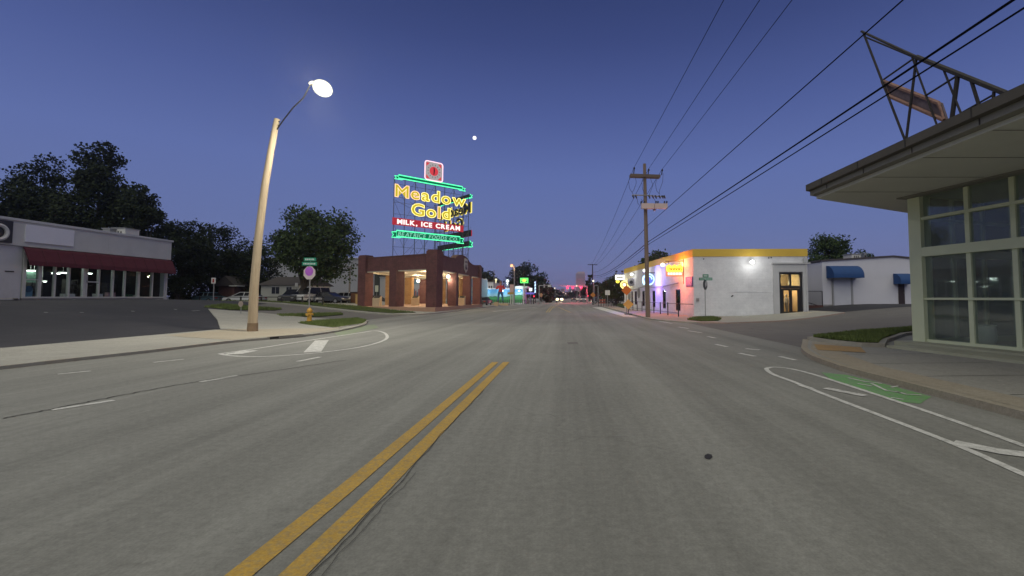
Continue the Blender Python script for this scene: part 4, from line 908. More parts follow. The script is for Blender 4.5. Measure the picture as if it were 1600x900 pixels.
# pedestals
stone = surf('limestone', (.50,.38,.24), .85, .1, 2)
for u, Y, lb in ((589.5, 47.6, 'slant-topped stone pedestal near the left column of the pavilion'), (649, 52, 'slant-topped stone pedestal in the middle of the pavilion'), (722, 56, 'slant-topped stone pedestal between the street-side columns')):
    p = at(u, 465, Y); x = p.x; t = thing('stone_pedestal', lb, 'pedestal', (x, Y, ez), 'information pedestals in the pavilion'); mb = M()
    vs = [(x-.38,Y-.3,ez),(x+.38,Y-.3,ez),(x+.38,Y+.3,ez),(x-.38,Y+.3,ez),(x-.38,Y-.3,ez+.85),(x+.38,Y-.3,ez+.85),(x+.38,Y+.3,ez+1.12),(x-.38,Y+.3,ez+1.12)]
    mb.add(vs, [(0,3,2,1),(4,5,6,7),(0,1,5,4),(1,2,6,5),(2,3,7,6),(3,0,4,7)]); part(mb, 'base', stone, t)
    mb = M(); mb.add([(x-.3,Y-.22,ez+.89),(x+.3,Y-.22,ez+.89),(x+.3,Y+.22,ez+1.10),(x-.3,Y+.22,ez+1.10),(x-.3,Y-.22,ez+.93),(x+.3,Y-.22,ez+.93),(x+.3,Y+.22,ez+1.14),(x-.3,Y+.22,ez+1.14)], [(0,3,2,1),(4,5,6,7),(0,1,5,4),(1,2,6,5),(2,3,7,6),(3,0,4,7)]); part(mb, 'plaque', dark_metal, t)
# mural shop behind the pavilion
def multi(name, cols, scale, stretch=None, em=None):
    m, n, out = newmat(name); c = nd(n, 'ShaderNodeNewGeometry').outputs['Position']; f = noise(n, c, scale, 3, .5, stretch)
    r = n.nodes.new('ShaderNodeValToRGB'); r.color_ramp.interpolation = 'CONSTANT'; e = r.color_ramp.elements
    while len(e) < len(cols): e.new(.5)
    for el, (p, cc) in zip(e, cols): el.position = p; el.color = tuple(cc) + (1,)
    n.links.new(f, r.inputs[0]); p = nd(n, 'ShaderNodeBsdfPrincipled', Roughness=.7); n.links.new(r.outputs[0], p.inputs['Base Color']); n.links.new(p.outputs[0], out.inputs[0]); return m
mural = multi('mural_paint', [(0,(.03,.10,.30)),(.42,(.08,.30,.50)),(.5,(.25,.45,.5)),(.56,(.05,.22,.42)),(.62,(.32,.05,.06))], .5, (1,1,.6))
t = thing('mural_building', 'low shop painted in blues and teal seen between the pavilion columns', 'building', (at(690,465,84).x, 84, 0))
x0, x1 = at(641,465,84).x, at(744,465,84).x
mb = M(); mb.bbox((x0, 84, 0), (x1, 96, pz(434,84))); part(mb, 'wall', surf('mural_ground', (.20,.33,.40)), t)
mb = M(); mb.bbox((at(712,465,84).x, 83.94, .6), (x1-.05, 83.995, pz(436,84))); part(mb, 'mural_panel', mural, t)
mb = M(); mb.bbox((x0, 83.8, pz(434,84)), (x1, 96.2, pz(433,84))); part(mb, 'roof_edge', white_trim, t)
for u0, u1 in ((646,656),(690,700)):
    mb = M(); mb.bbox((at(u0,465,84).x, 83.9, .8), (at(u1,465,84).x, 83.99, pz(444,84))); wf = part(mb, 'shop_window', surf('mural_window', (.45,.45,.47)) if 'mural_window' not in MT else MT['mural_window'], t)
    for k in range(4): m2 = M(); a = at(u0+1+k*2.3,465,84).x; m2.bbox((a, 83.84, 1.0+.2*(k%2)), (a+.16, 83.895, 3.0-.3*(k%3))); obj(m2, 'poster', MT['sign_red'] if k % 2 else MT['crest_blue'], ORG[t], wf)
t = thing('grey_shed', 'plain grey block seen between the left columns of the pavilion', 'building', (at(600,465,80).x, 80, 0))
mb = M(); mb.bbox((at(593,465,80).x, 80, 0), (at(612,465,80).x, 90, pz(434,80))); part(mb, 'wall', pale, t); mb = M(); mb.bbox((at(592.5,465,80).x, 79.9, pz(434,80)), (at(612.5,465,80).x, 90.1, pz(432.5,80))); part(mb, 'roof_edge', steel, t)
t = thing('dark_shed', 'dark narrow block behind the left bay of the pavilion', 'building', (at(588,465,82).x, 82, 0))
mb = M(); mb.bbox((at(584.5,465,82).x, 82, 0), (at(592,465,82).x, 90, pz(429,82))); part(mb, 'wall', surf('shed_dark', (.02,.025,.02)), t); mb = M(); mb.bbox((at(584,465,82).x, 81.9, pz(429,82)), (at(592.4,465,82).x, 90.1, pz(428,82))); part(mb, 'roof_edge', dark_metal, t)
post_sign('notice_board', 'pale upright notice seen through the left bay of the pavilion', 'sign', 588.7, 72, 446, 456, 5, 468, surf('notice_pale', (.5,.52,.42)))
car('parked_car', 'dark car parked beyond the left bay of the pavilion', (at(583, 465, 74).x, 74, .3), R(200), cg, 'sedan')
# ================================================================ neon sign
ny_face = emit('letter_yellow', (.80,.62,.04), .8); ny_tube = emit('neon_yellow', (1.0,.86,.25), 1.9); ny_pink = emit('neon_peach', (1.0,.62,.36), 1.7)
ng = emit('neon_green', (.10,1.0,.42), 1.7); g_face = emit('banner_green', (.0,.20,.09), .8); red_face = surf('band_red', (.20,.012,.02), .6, .1); red_glow = emit('band_red_lit', (.42,.03,.045), 1.0)
nw = emit('neon_white', (1.0,.85,.82), 1.4); green_txt = emit('letter_dim_green', (.24,.62,.46), 1.0); pinkw = emit('neon_pink', (1.0,.62,.72), 1.6); clock_face = emit('clock_face', (.50,.45,.46), .8); clock_red = emit('clock_red', (.75,.06,.08), .9)
sgrey = surf('frame_grey', (.075,.07,.075), .7)
back_m = surf('sign_back', (.02,.03,.03), .7)
P1, P2 = Vector((-19.3,50)), Vector((-12.86,55.9)); P3, P4 = Vector((-12.8,59.6)), Vector((-19.0,65.9))
ns = thing('neon_sign', 'two-faced rooftop neon sign reading Meadow Gold above a red band and green banners', 'neon sign', (-15.5, 56.5, 5.2))
def word(keyF, keyT, text, T, x0, x1, zb, size, matF, matT, spacing=.10, tube_every=None, bend=0, name='letter', d=.0, fit=True):
    ws = []; tot = 0
    for ch in text:
        if ch == ' ': ws.append(None); tot += .42; continue
        b = gbox(keyF+ch); ws.append(b); tot += b[1]-b[0]+spacing
    sx = (x1-x0)/(tot-spacing) if fit else size; x = x0
    for i, (ch, b) in enumerate(zip(text, ws)):
        if b is None: x += .42*sx; continue
        Mx = T @ Matrix.Translation((x - b[0]*sx, d, zb)) @ RX @ Matrix.Diagonal((sx, size, 1.0 if keyT is None else size, 1))
        mb = M(); mb.glyph(keyF+ch, Mx); lo = part(mb, name, matF, ns, label='letter '+ch if ch.isalpha() else 'comma' if ch == ',' else 'full stop')
        if T is not Ta:
            m2 = M(); m2.glyph(keyF+ch, T @ Matrix.Translation((x - b[0]*sx, d+.14, zb)) @ RX @ Matrix.Diagonal((sx, size, 1, 1))); obj(m2, 'letter_back', back_m, ORG[ns], lo)
        if keyT:
            m2 = M(); Mt = T @ Matrix.Translation((x - b[0]*sx, d-.07, zb)) @ RX @ Matrix.Diagonal((sx, size, size, 1)); m2.glyph(keyT+ch, Mt)
            obj(m2, 'neon_tube', matT[i % len(matT)] if isinstance(matT, list) else matT, ORG[ns], lo)
        x += (b[1]-b[0]+spacing)*sx
def banner(T, x0, x1, z0, z1, tail=.45, name='banner'):
    mb = M(); mb.bbox((x0+tail, -.04, z0), (x1-tail, .10, z1), T); b = part(mb, name, g_face, ns)
    m2 = M(); h = z1-z0; q = []
    for (s, z) in ((x0+tail, z1), (x1-tail, z1), (x1-tail, z0), (x0+tail, z0)): q.append(T @ Vector((s, -.09, z)))
    m2.tube(q, .06, 6, closed=True)
    for sg, xe in ((1, x0), (-1, x1)):
        a = xe + sg*tail; zz = z0-.12; pts = [(a+sg*.55, z0-.02), (a+sg*.4, zz), (xe, zz), (xe+sg*.2, zz+h*.42), (xe, zz+h*.85), (a, z1-.15)]
        m2.tube([T @ Vector((s, -.07, z)) for s, z in pts], .045, 6)
        m3 = M(); m3.add([T @ Vector(p) for p in ((a, .02, z0), (xe, .02, zz), (xe+sg*.2, .02, zz+h*.42), (xe, .02, zz+h*.85), (a, .02, z1-.15), (a, .06, z0), (xe, .06, zz), (xe+sg*.2, .06, zz+h*.42), (xe, .06, zz+h*.85), (a, .06, z1-.15))],
            [(0,1,2,3,4),(9,8,7,6,5),(0,5,6,1),(1,6,7,2),(2,7,8,3),(3,8,9,4),(4,9,5,0)]); obj(m3, 'ribbon_end', g_face, ORG[ns], b)
    obj(m2, 'neon_tube', ng, ORG[ns], b)
Ta = frame(P1, P2)
def sign_face(A, B, first):
    T = Ta if first else frame(A, B); L = (B-A).length; zz = 0
    banner(T, -.15, L+.1, 14.95, 15.33)
    word('F', 'T', 'Meadow', T, -.05, L+.15, 12.85, 1.95, ny_face, [ny_pink, ny_pink, ny_tube, ny_tube, ny_tube, ny_tube] if first else ny_tube)
    word('F', 'T', 'Gold', T, L*.215, L*.775, 10.98, 1.95, ny_face, [ny_tube, ny_tube, ny_pink, ny_tube])
    mb = M(); mb.bbox((-.25, -.04, 9.62), (L-.1, .10, 10.42), T); rb_ = part(mb, 'red_band', red_glow, ns)
    if not first:
        for z0, z1, sx in ((9.6,10.44,-.27),(8.28,9.0,.2),(14.93,15.35,.3)): mb = M(); mb.bbox((sx, .105, z0), (L-.08-sx*.5, .16, z1), T); part(mb, 'back_panel', back_m, ns)
    word('B', None, 'MILK, ICE CREAM', T, .25, L-.6, 9.76, .74, nw, None, .13, d=-.06)
    banner(T, -.35, L-.05, 8.30, 8.98, .55)
    word('I', None, 'BEATRICE FOODS CO.', T, .35, L-.85, 8.40, .66, green_txt, None, .10, d=-.06)
    # backing frame
    dd = .35
    for k in range(8):
        s = L*k/7; mb = M(); mb.bbox((s-.028, dd, 5.2), (s+.028, dd+.06, 15.1), T); part(mb, 'frame_post', sgrey, ns)
    for z in (7.2, 8.6, 10.0, 10.95, 12.3, 12.9, 14.4, 15.0):
        mb = M(); mb.bbox((0, dd+.085, z-.03), (L, dd+.12, z+.0), T); part(mb, 'frame_rail', sgrey, ns)
    for k in range(7):
        s = L*k/7; s2 = L*(k+1)/7
        for z0, z1 in ((5.2, 7.2), (7.2, 10.0), (10.0, 12.6), (12.6, 15.0)):
            a, b = (s, s2) if k % 2 else (s2, s); mb = M(); mb.tube([T @ Vector((a, dd+.2, z0)), T @ Vector((b, dd+.2, z1))], .016, 4); part(mb, 'brace', sgrey, ns)
sign_face(P1, P2, True); sign_face(P3, P4, False)
for k in range(6):   # struts tying both faces together
    a = P2 + (P1-P2)*k/5; b = P3 + (P4-P3)*k/5
    for z0, z1 in ((5.3, 5.3), (5.3, 8.6), (8.6, 10.9), (12.4, 12.4)):
        mb = M(); mb.tube([(a.x, a.y, z0), (b.x, b.y, z1)], .02, 4); part(mb, 'strut', sgrey, ns)
    mb = M(); mb.tube([(a.x, a.y, 5.2), ((a.x+b.x)/2, (a.y+b.y)/2, 9)], .02, 4); part(mb, 'strut', sgrey, ns)
for k in range(4):
    b = P3 + (P4-P3)*k/3; mb = M(); mb.cyl((b.x, b.y, 0), (b.x, b.y, 5.3), .09, 6); part(mb, 'leg', rust_metal, ns)
# clock medallion
L = (P2-P1).length; s0 = sof(674, P1, P2)[0]; zc = 16.5; hw = 1.13
def rr_(w_, r, n=5): return [(sx*(w_-r)+r*math.cos(R(a0+90*k/n)), sy*(w_-r)+r*math.sin(R(a0+90*k/n))) for sx, sy, a0 in ((1,1,0),(-1,1,90),(-1,-1,180),(1,-1,270)) for k in range(n+1)]
Tc = Ta @ Matrix.Translation((s0, -.16, zc)) @ RX
mb = M(); mb.prism(rr_(hw, .3), -.12, .02, Tc); md = part(mb, 'medallion', clock_face, ns)
mb = M(); mb.tube([Tc @ Vector((x, y, .06)) for x, y in rr_(hw, .3)], .06, 6, closed=True); obj(mb, 'neon_tube', pinkw, ORG[ns], md)
mb = M()
for sx in (-1, 1):
    for sy in (-1, 1): mb.prism([(sx*.95, sy*.95), (sx*.5, sy*.95), (sx*.72, sy*.72), (sx*.95, sy*.5)], .021, .03, Tc)
obj(mb, 'corner_wedges', clock_red, ORG[ns], md)
mb = M(); mb.prism([(.93*math.cos(R(10*k)), .93*math.sin(R(10*k))) for k in range(36)], .032, .045, Tc); obj(mb, 'dial_ring', clock_face, ORG[ns], md)
mb = M(); mb.prism([(.55*math.cos(R(10*k)), .55*math.sin(R(10*k))) for k in range(36)], .047, .06, Tc); obj(mb, 'red_disc', clock_red, ORG[ns], md)
mb = M()
for k in range(14):
    a = R(360*k/14); mb.box((.74*math.cos(a), .74*math.sin(a), .06), (.16, .07, .02), a, Tc)
obj(mb, 'dial_marks', surf('dial_grey', (.12,.14,.15)), ORG[ns], md)
mb = M(); mb.prism([(-.07,-.42),(.05,-.42),(.12,.1),(.04,.45),(-.05,.45),(-.04,.0)], .061, .075, Tc); obj(mb, 'hand', black_p, ORG[ns], md)
for p, e_, c_ in (((-16.5,50.5,13.5), 60, (1,.8,.25)), ((-16.5,50,8.0), 25, (.2,1,.5))): lamp('neon_glow', 'POINT', p, e_, c_, 1.5, parent=ns)
# ================================================================ mid street, left side
rz_ = lambda u, v, Y: at(u, v, Y)
def lit_pole(name, label, u, Y, vt, vb, lampu, lampv, col, strength, power, r=.07, rad=.28, mat=None, arm=True, group=None):
    p = at(u, vt, Y); z0 = max(0, at(u, vb, Y).z*0); t = thing(name, label, 'street lamp', (p.x, Y, z0), group)
    q = at(lampu, lampv, Y); mb = M(); mb.cyl((p.x, Y, z0-.2), (p.x, Y, p.z), r*1.3, 8, r); part(mb, 'pole', mat or steel, t)
    if arm: mb = M(); mb.tube([(p.x, Y, p.z-.1), ((p.x+q.x)/2, Y, max(p.z, q.z)+.1), (q.x, Y, q.z+.1)], .05, 6); part(mb, 'arm', steel, t)
    mb = M(); mb.ball((q.x, Y, q.z), rad, 12, 8); part(mb, 'lamp_head', globe('%s_glow' % name, col, strength, .35) if '%s_glow' % name not in MT else MT['%s_glow' % name], t, smooth=True)
    if power: lamp('lamp_light', 'POINT', (q.x, Y-.1, q.z-.6), power, col, .3, parent=t)
    return t
lit_pole('orange_street_lamp', 'grey street lamp pole with an orange lamp, between the statue and the green sign', 803.8, 84, 414.5, 474, 799.5, 415, (1,.50,.22), 2.2, 150, r=.10, rad=.30)
lit_pole('white_flood_lamp', 'bright white round floodlight over the painted wall beside the statue', 793, 100, 440, 470, 793, 439, (.85,1,.90), 2.2, 350, r=.08, rad=.36, arm=False)
lit_pole('yellow_yard_lamp', 'smaller yellowish yard lamp above the low white building', 775, 120, 437, 466, 775, 437, (1,.92,.50), 1.8, 120, r=.08, rad=.30, arm=False)
wood_post(772, 118, 422, 466, .10, 'thin dark pole beside the yellowish yard lamp')
# low white building
Y = 125; t = thing('white_block_building', 'low white block with small dark windows behind the painted wall', 'building', (at(760,460,Y).x, Y, 0))
mb = M(); mb.bbox((at(745,460,Y).x, Y, 0), (at(770.5,460,Y).x, Y+14, pz(441,Y))); part(mb, 'wall', white_wall, t)
mb = M(); mb.bbox((at(745,460,Y).x, Y-.2, pz(441,Y)), (at(771,460,Y).x, Y+14.2, pz(440.2,Y))); part(mb, 'parapet_cap', pale, t)
for u in (754, 759.5, 763.5, 767): mb = M(); mb.bbox((at(u,460,Y).x, Y-.06, pz(450,Y)), (at(u+1.8,460,Y).x, Y-.002, pz(446.5,Y))); part(mb, 'window', MT['dark_pane'], t)
# painted landscape wall
def landscape():
    m, n, out = newmat('landscape_mural'); g = nd(n, 'ShaderNodeNewGeometry').outputs['Position']; s_ = nd(n, 'ShaderNodeSeparateXYZ'); n.links.new(g, s_.inputs[0])
    nz = noise(n, g, .35, 3, .5); ma = n.nodes.new('ShaderNodeMath'); ma.operation = 'MULTIPLY_ADD'; n.links.new(nz, ma.inputs[0]); ma.inputs[1].default_value = 1.8; n.links.new(s_.outputs['Z'], ma.inputs[2])
    gr = ramp(n, ma.outputs[0], .0, 1.0); r = n.nodes.new('ShaderNodeMapRange'); r.inputs['From Min'].default_value = .8; r.inputs['From Max'].default_value = 4.6; n.links.new(ma.outputs[0], r.inputs['Value'])
    c = n.nodes.new('ShaderNodeValToRGB'); e = c.color_ramp.elements
    for _ in range(4): e.new(.5)
    for el, (p, cc) in zip(e, ((0,(.03,.16,.05)),(.42,(.06,.30,.10)),(.47,(.03,.14,.07)),(.50,(.30,.50,.58)),(.68,(.10,.32,.55)),(.95,(.05,.22,.50)))): el.position = p; el.color = cc + (1,)
    n.links.new(r.outputs[0], c.inputs[0]); p = nd(n, 'ShaderNodeBsdfPrincipled', Roughness=.7); n.links.new(c.outputs[0], p.inputs['Base Color']); n.links.new(p.outputs[0], out.inputs[0]); return m
Y = 98; t = thing('painted_wall', 'long low wall painted with green hills and blue sky behind the giant statue', 'wall', (at(785,460,Y).x, Y, 0))
mb = M(); mb.bbox((at(748,460,Y).x, Y, 0), (at(817.5,460,Y).x, Y+8, pz(450.5,Y))); part(mb, 'wall', white_wall, t)
mb = M(); mb.bbox((at(749,460,Y).x, Y-.05, .25), (at(817,460,Y).x, Y-.002, pz(452,Y))); part(mb, 'mural', landscape(), t)
mb = M(); mb.bbox((at(804,460,Y).x, Y-.4, pz(450.4,Y)), (at(824,460,Y).x, Y+8, pz(447,Y))); part(mb, 'roof_box', white_wall, t)
for u in (757, 785, 811):
    q = at(u, 454.5, Y-.6); tt = thing('wall_flood_lamp', {757:'lit floodlight on the painted wall beside the brick pavilion',785:'lit floodlight on the painted wall right behind the giant figure',811:'lit floodlight on the painted wall left of the green sign pole'}[u], 'lamp', tuple(q), 'floodlights on the painted wall'); mb = M(); mb.ball(q, (.22,.15,.15), 10, 6); part(mb, 'lens', emit('flood_white', (.8,.95,1), 6) if 'flood_white' not in MT else MT['flood_white'], tt)
    mb = M(); mb.cyl((q.x, q.y, q.z+.1), (q.x, Y, q.z+.3), .03, 6); part(mb, 'bracket', steel, tt); lamp('flood_light', 'POINT', (q.x, q.y-.3, q.z), 130, (.8,.95,1), .2, parent=tt)
# fence of little posts along the wall
t = thing('picket_fence', 'row of short dark fence posts in front of the painted wall', 'fence', (at(800,470,92).x, 92, 0))
for k in range(22): mb = M(); x = at(762+k*3.4, 470, 92).x; mb.bbox((x-.05, 91.95, 0), (x+.05, 92.05, 1.0)); part(mb, 'post', dark_metal, t)
mb = M(); mb.bbox((at(762,470,92).x, 91.96, .8), (at(834,470,92).x, 92.0, .86)); part(mb, 'rail', dark_metal, t)
# giant statue
def figure(name, label, x, y, z0, h, mats, rz=0.0):
    """one skinned figure, h tall, standing with legs apart; mats = [(top fraction, material)] from the feet up"""
    bm = bmesh.new(); k = h/1.8; V = {}
    J = dict(pel=(0,0,.95,.15), chest=(0,-.01,1.28,.17), neck=(0,0,1.50,.065), head=(0,-.02,1.64,.105), top=(0,0,1.76,.075),
        lh=(.12,0,.88,.105), lk=(.17,-.02,.5,.075), la=(.22,.02,.08,.05), lt=(.24,-.16,.04,.045), rh=(-.12,0,.88,.105), rk=(-.17,-.02,.5,.075), ra=(-.22,.02,.08,.05), rt=(-.24,-.16,.04,.045),
        ls=(.22,0,1.42,.07), le=(.36,-.02,1.18,.052), lw=(.16,-.22,1.20,.04), rs=(-.22,0,1.42,.07), re=(-.36,-.02,1.18,.052), rw=(-.12,-.24,1.28,.04))
    for n_, (a, b, c, r) in J.items(): V[n_] = bm.verts.new((a*k, b*k, c*k))
    for a, b in (('pel','chest'),('chest','neck'),('neck','head'),('head','top'),('pel','lh'),('lh','lk'),('lk','la'),('la','lt'),('pel','rh'),('rh','rk'),('rk','ra'),('ra','rt'),('chest','ls'),('ls','le'),('le','lw'),('chest','rs'),('rs','re'),('re','rw')): bm.edges.new((V[a], V[b]))
    me = bpy.data.meshes.new('body'); bm.to_mesh(me); bm.free(); o = bpy.data.objects.new('tmp_body', me); COL.objects.link(o)
    md = o.modifiers.new('s', 'SKIN'); md.use_smooth_shade = True
    for i, n_ in enumerate(J): r = J[n_][3]*k; me.skin_vertices[0].data[i].radius = (r, r)
    me.skin_vertices[0].data[0].use_root = True; sb = o.modifiers.new('u', 'SUBSURF'); sb.levels = 2; sb.render_levels = 2
    dg = bpy.context.evaluated_depsgraph_get(); m2 = bpy.data.meshes.new_from_object(o.evaluated_get(dg)); bpy.data.objects.remove(o); smooth_on(m2); m2.materials.clear()
    for f_, m_ in mats: m2.materials.append(m_)
    for p_ in m2.polygons:
        f = p_.center.z/h
        for i, (lim, m_) in enumerate(mats):
            if f <= lim: p_.material_index = i; break
    t = thing(name, label, 'statue', (x, y, z0)); b = bpy.data.objects.new('body', m2); COL.objects.link(b); b.parent = t; t.rotation_euler = (0,0,rz); return t, k
skin_m = surf('figure_skin', (.45,.25,.16)); red_sh = surf('red_shirt', (.55,.035,.03)); jean = surf('blue_jeans', (.04,.12,.26)); boot = surf('dark_boot', (.02,.02,.025))
Y = 80; xs_ = at(782, 455, Y).x; hs = pz(439.8, Y) - .35
t, k = figure('giant_statue', 'giant roadside figure in a red shirt and blue jeans standing legs apart on a block', xs_, Y, .35, hs, [(.12, boot), (.53, jean), (.83, red_sh), (1.1, skin_m)], R(8))
ORG[t] = (0,0,0); mb = M(); mb.ball((0,0,1.74*k), (.13*k,.13*k,.07*k), 14, 8); part(mb, 'hair', surf('figure_hair', (.22,.11,.05)), t)
mb = M(); mb.bbox((xs_-1.5, Y-1, 0), (xs_+1.5, Y+1, .36)); solo(mb, 'statue_base', stone, 'low pale block under the feet of the giant red-shirted figure', 'plinth', (xs_, Y, 0))
mb = M(); q = at(775.5, 472, 74); mb.prism([(q.x-.3,73.7),(q.x+.3,73.7),(q.x+.3,74.3),(q.x-.3,74.3)], 0, .6); mb.prism([(q.x-.35,73.65),(q.x+.35,73.65),(q.x+.35,74.35),(q.x-.35,74.35)], .601, .68); solo(mb, 'stone_planter', stone, 'square pale stone planter at the feet of the giant figure', 'planter', (q.x, 74, 0))
# pale shop sign, green lit sign, blue vertical sign
def box_sign(name, label, u0, u1, v0, v1, Y, face, polepx=None, vb=472, dep=.4, r=.12, pmat=None, edge=None):
    a, b = at(u0, v1, Y), at(u1, v0, Y); t = thing(name, label, 'sign', ((a.x+b.x)/2, Y, 0)); mb = M(); mb.bbox((a.x, Y, a.z), (b.x, Y+dep, b.z)); part(mb, 'cabinet', edge or face, t)
    mb = M(); mb.bbox((a.x+.08, Y-.03, a.z+.08), (b.x-.08, Y-.002, b.z-.08)); part(mb, 'sign_face', face, t)
    if polepx is not None: x = at(polepx, 450, Y).x; mb = M(); mb.cyl((x, Y+.2, -.1), (x, Y+.2, a.z), r, 8); part(mb, 'pole', pmat or white_trim, t)
    return t, a, b
t, a, b = box_sign('shop_sign', 'tall pale pink sign box on two white legs above a mustard board', 796.5, 802.5, 444.5, 459, 88, surf('sign_pink', (.5,.36,.34)), 798, pmat=white_trim)
mb = M(); x = at(801.5,450,88).x; mb.cyl((x, 88.2, -.1), (x, 88.2, a.z), .12, 8); part(mb, 'pole', white_trim, t); mb = M(); mb.bbox((at(793,455,88).x, 87.9, pz(460,88)), (at(803,455,88).x, 88.0-.035, pz(456.5,88))); part(mb, 'board', surf('mustard', (.42,.28,.06)), t)
gl = emit('green_sign_rim', (.04,1,.16), 1.6); glf = emit('green_sign_face', (.28,1,.20), 1.15)
t, a, b = box_sign('green_lit_sign', 'glowing green sign with a yellow centre on a white pole', 812.8, 825.2, 434.2, 442.2, 96, glf, 819, edge=gl)
mb = M(); mb.ball(((a.x+b.x)/2, 95.96, (a.z+b.z)/2), (.42,.04,.32), 12, 8); part(mb, 'yellow_emblem', emit('yellow_emblem', (.9,1,.12), 1.3), t)
mb = M(); mb.ball((a.x+.35, 95.96, a.z+.35), (.14,.03,.12), 8, 6); mb.ball((b.x-.35, 95.96, a.z+.35), (.14,.03,.12), 8, 6); part(mb, 'dark_marks', g_face, t)
t, a, b = box_sign('blue_vertical_sign', 'tall narrow dark blue sign with a column of glowing pale letters', 834.2, 838.4, 439, 459, 110, surf('deep_blue', (.01,.025,.12)), 836.3, pmat=dark_metal)
lw = emit('blue_white_neon', (.55,.8,1), 2.4); zt_, zb_ = b.z-.15, a.z+.15
for k in range(7):
    z = zt_ - (zt_-zb_)*(k+.5)/7; mb = M(); xm = (a.x+b.x)/2; hh_ = (zt_-zb_)/7*.36
    q = [(xm+.13, z+hh_), (xm-.13, z+hh_*.8), (xm-.1, z), (xm+.13, z-.05), (xm+.1, z-hh_), (xm-.14, z-hh_)] if k % 2 else [(xm-.14, z-hh_), (xm-.1, z+hh_), (xm+.14, z+hh_), (xm+.1, z), (xm-.1, z)]
    mb.tube([(x, 109.93, z_) for x, z_ in q], .05, 5); part(mb, 'lit_letter', lw, t)
t, a, b = box_sign('round_lit_sign', 'white glowing disc sign over a violet shop canopy', 826.6, 831.2, 450, 454.6, 104, emit('disc_white', (.9,.95,1), 1.7), 829)
t = thing('violet_canopy', 'violet lit canopy on thin posts below the glowing disc sign', 'canopy', (at(829,460,103).x, 103, 0)); mb = M(); mb.bbox((at(822.5,460,103).x, 101, pz(459.8,103)), (at(834.5,460,103).x, 104, pz(457,103))); part(mb, 'canopy_roof', emit('violet_glow', (.16,.14,.55), .9), t)
for u in (825, 830, 833.5): mb = M(); x = at(u,460,102).x; mb.cyl((x, 102, 0), (x, 102, pz(459.8,103)), .08, 6); part(mb, 'canopy_post', surf('post_brown', (.16,.09,.07)) if 'post_brown' not in MT else MT['post_brown'], t)
t = thing('red_beacon', 'small red signal light low at the left kerb beyond the canopy', 'light', (at(834.3,463,100).x, 100, 0)); mb = M(); q = at(834.3, 462.8, 100); mb.ball(q, .17, 10, 6); red_e = emit('signal_red', (1,.03,.08), 2); part(mb, 'lens', red_e, t); mb = M(); mb.cyl((q.x, 100, 0), (q.x, 100, q.z-.15), .05, 6); part(mb, 'post', dark_metal, t)
post_sign('orange_round_sign', 'round pale orange sign on a post at the left kerb below the signal arm', 'sign', 845.5, 96, 458, 464, 4.6, 474, surf('pale_orange', (.5,.27,.14)), shape='round')
# ---- signals
sig_w = globe('signal_red_glow', (1,.05,.13), 3, .5)
def signal(u, v, Y, label, lit=True, group='red traffic signals over the road'):
    p = at(u, v, Y); t = thing('traffic_signal', label, 'traffic signal', tuple(p), group); mb = M(); mb.bbox((p.x-.2, Y, p.z-.75), (p.x+.2, Y+.3, p.z+.3)); part(mb, 'housing', black_p, t)
    for k, m_ in ((0, sig_w if lit else dark_metal), (1, dark_metal), (2, dark_metal)):
        mb = M(); mb.ball((p.x, Y-.04, p.z-k*.33), ((.30,.06,.30) if (k == 0 and lit) else (.12,.05,.12)), 12, 8); part(mb, 'lens', m_, t)
    mb = M(); mb.bbox((p.x-.03, Y+.1, p.z+.3), (p.x+.03, Y+.16, p.z+.55)); part(mb, 'hanger', steel, t); 
    if lit: lamp('signal_glow', 'POINT', (p.x, Y-.8, p.z), 700, (1,.06,.14), .2, parent=t)
YS = 112
signal(886.6, 449.2, YS, 'first red signal head from the mast tip over the road'); signal(895, 449.2, YS, 'middle red signal head on the mast arm'); signal(908, 449.2, YS, 'red signal head nearest the upright of the mast')
t = thing('signal_mast', 'grey signal mast with its arm reaching from the right kerb over the road', 'signal mast', (at(917.4,470,YS+.4).x, YS+.4, 0)); x = at(917.4,460,YS+.4).x; za = pz(449.9, YS)+.55-.1
mb = M(); mb.cyl((x, YS+.4, 0), (x, YS+.4, za+.15), .16, 10, .12); part(mb, 'upright', steel, t); mb = M(); mb.tube([(x, YS+.4, za), (at(872,450,YS).x, YS+.4, za+.1)], [.1,.06], 8); part(mb, 'arm', steel, t)
YL = 92; t = thing('signal_mast', 'grey signal mast on the left kerb carrying an unlit head and a pale plate', 'signal mast', (at(842.5,470,YL).x, YL, 0)); x = at(842.5,460,YL).x; za = pz(446.3,YL)
mb = M(); mb.cyl((x, YL, 0), (x, YL, za+.1), .12, 10, .09); part(mb, 'upright', steel, t); mb = M(); mb.tube([(x, YL, za), (at(862,446,YL).x, YL, za+.1)], [.08,.05], 8); part(mb, 'arm', steel, t)
p = at(850.5, 446.5, YL-.2); mb = M(); mb.bbox((p.x-.16, YL-.35, p.z-.4), (p.x+.16, YL-.1, p.z+.35)); part(mb, 'signal_head', MT['pale_block'], t); mb = M(); mb.bbox((at(856,446,YL).x, YL-.12, p.z-.25), (at(861,446,YL).x, YL-.09, p.z+.2)); part(mb, 'name_plate', white_s, t)
mb = M(); q = at(918, 462.3, 118); t = thing('red_beacon', 'red signal light low beside the right-hand mast', 'light', (q.x, 118, 0)); mb.ball(q, .26, 10, 6); part(mb, 'lens', red_e, t); mb = M(); mb.cyl((q.x, 118, 0), (q.x, 118, q.z-.2), .07, 6); part(mb, 'post', dark_metal, t)
wood_post(906, 120, 449, 472, .12, 'plain grey pole between the red signals and the mast', mat=steel)
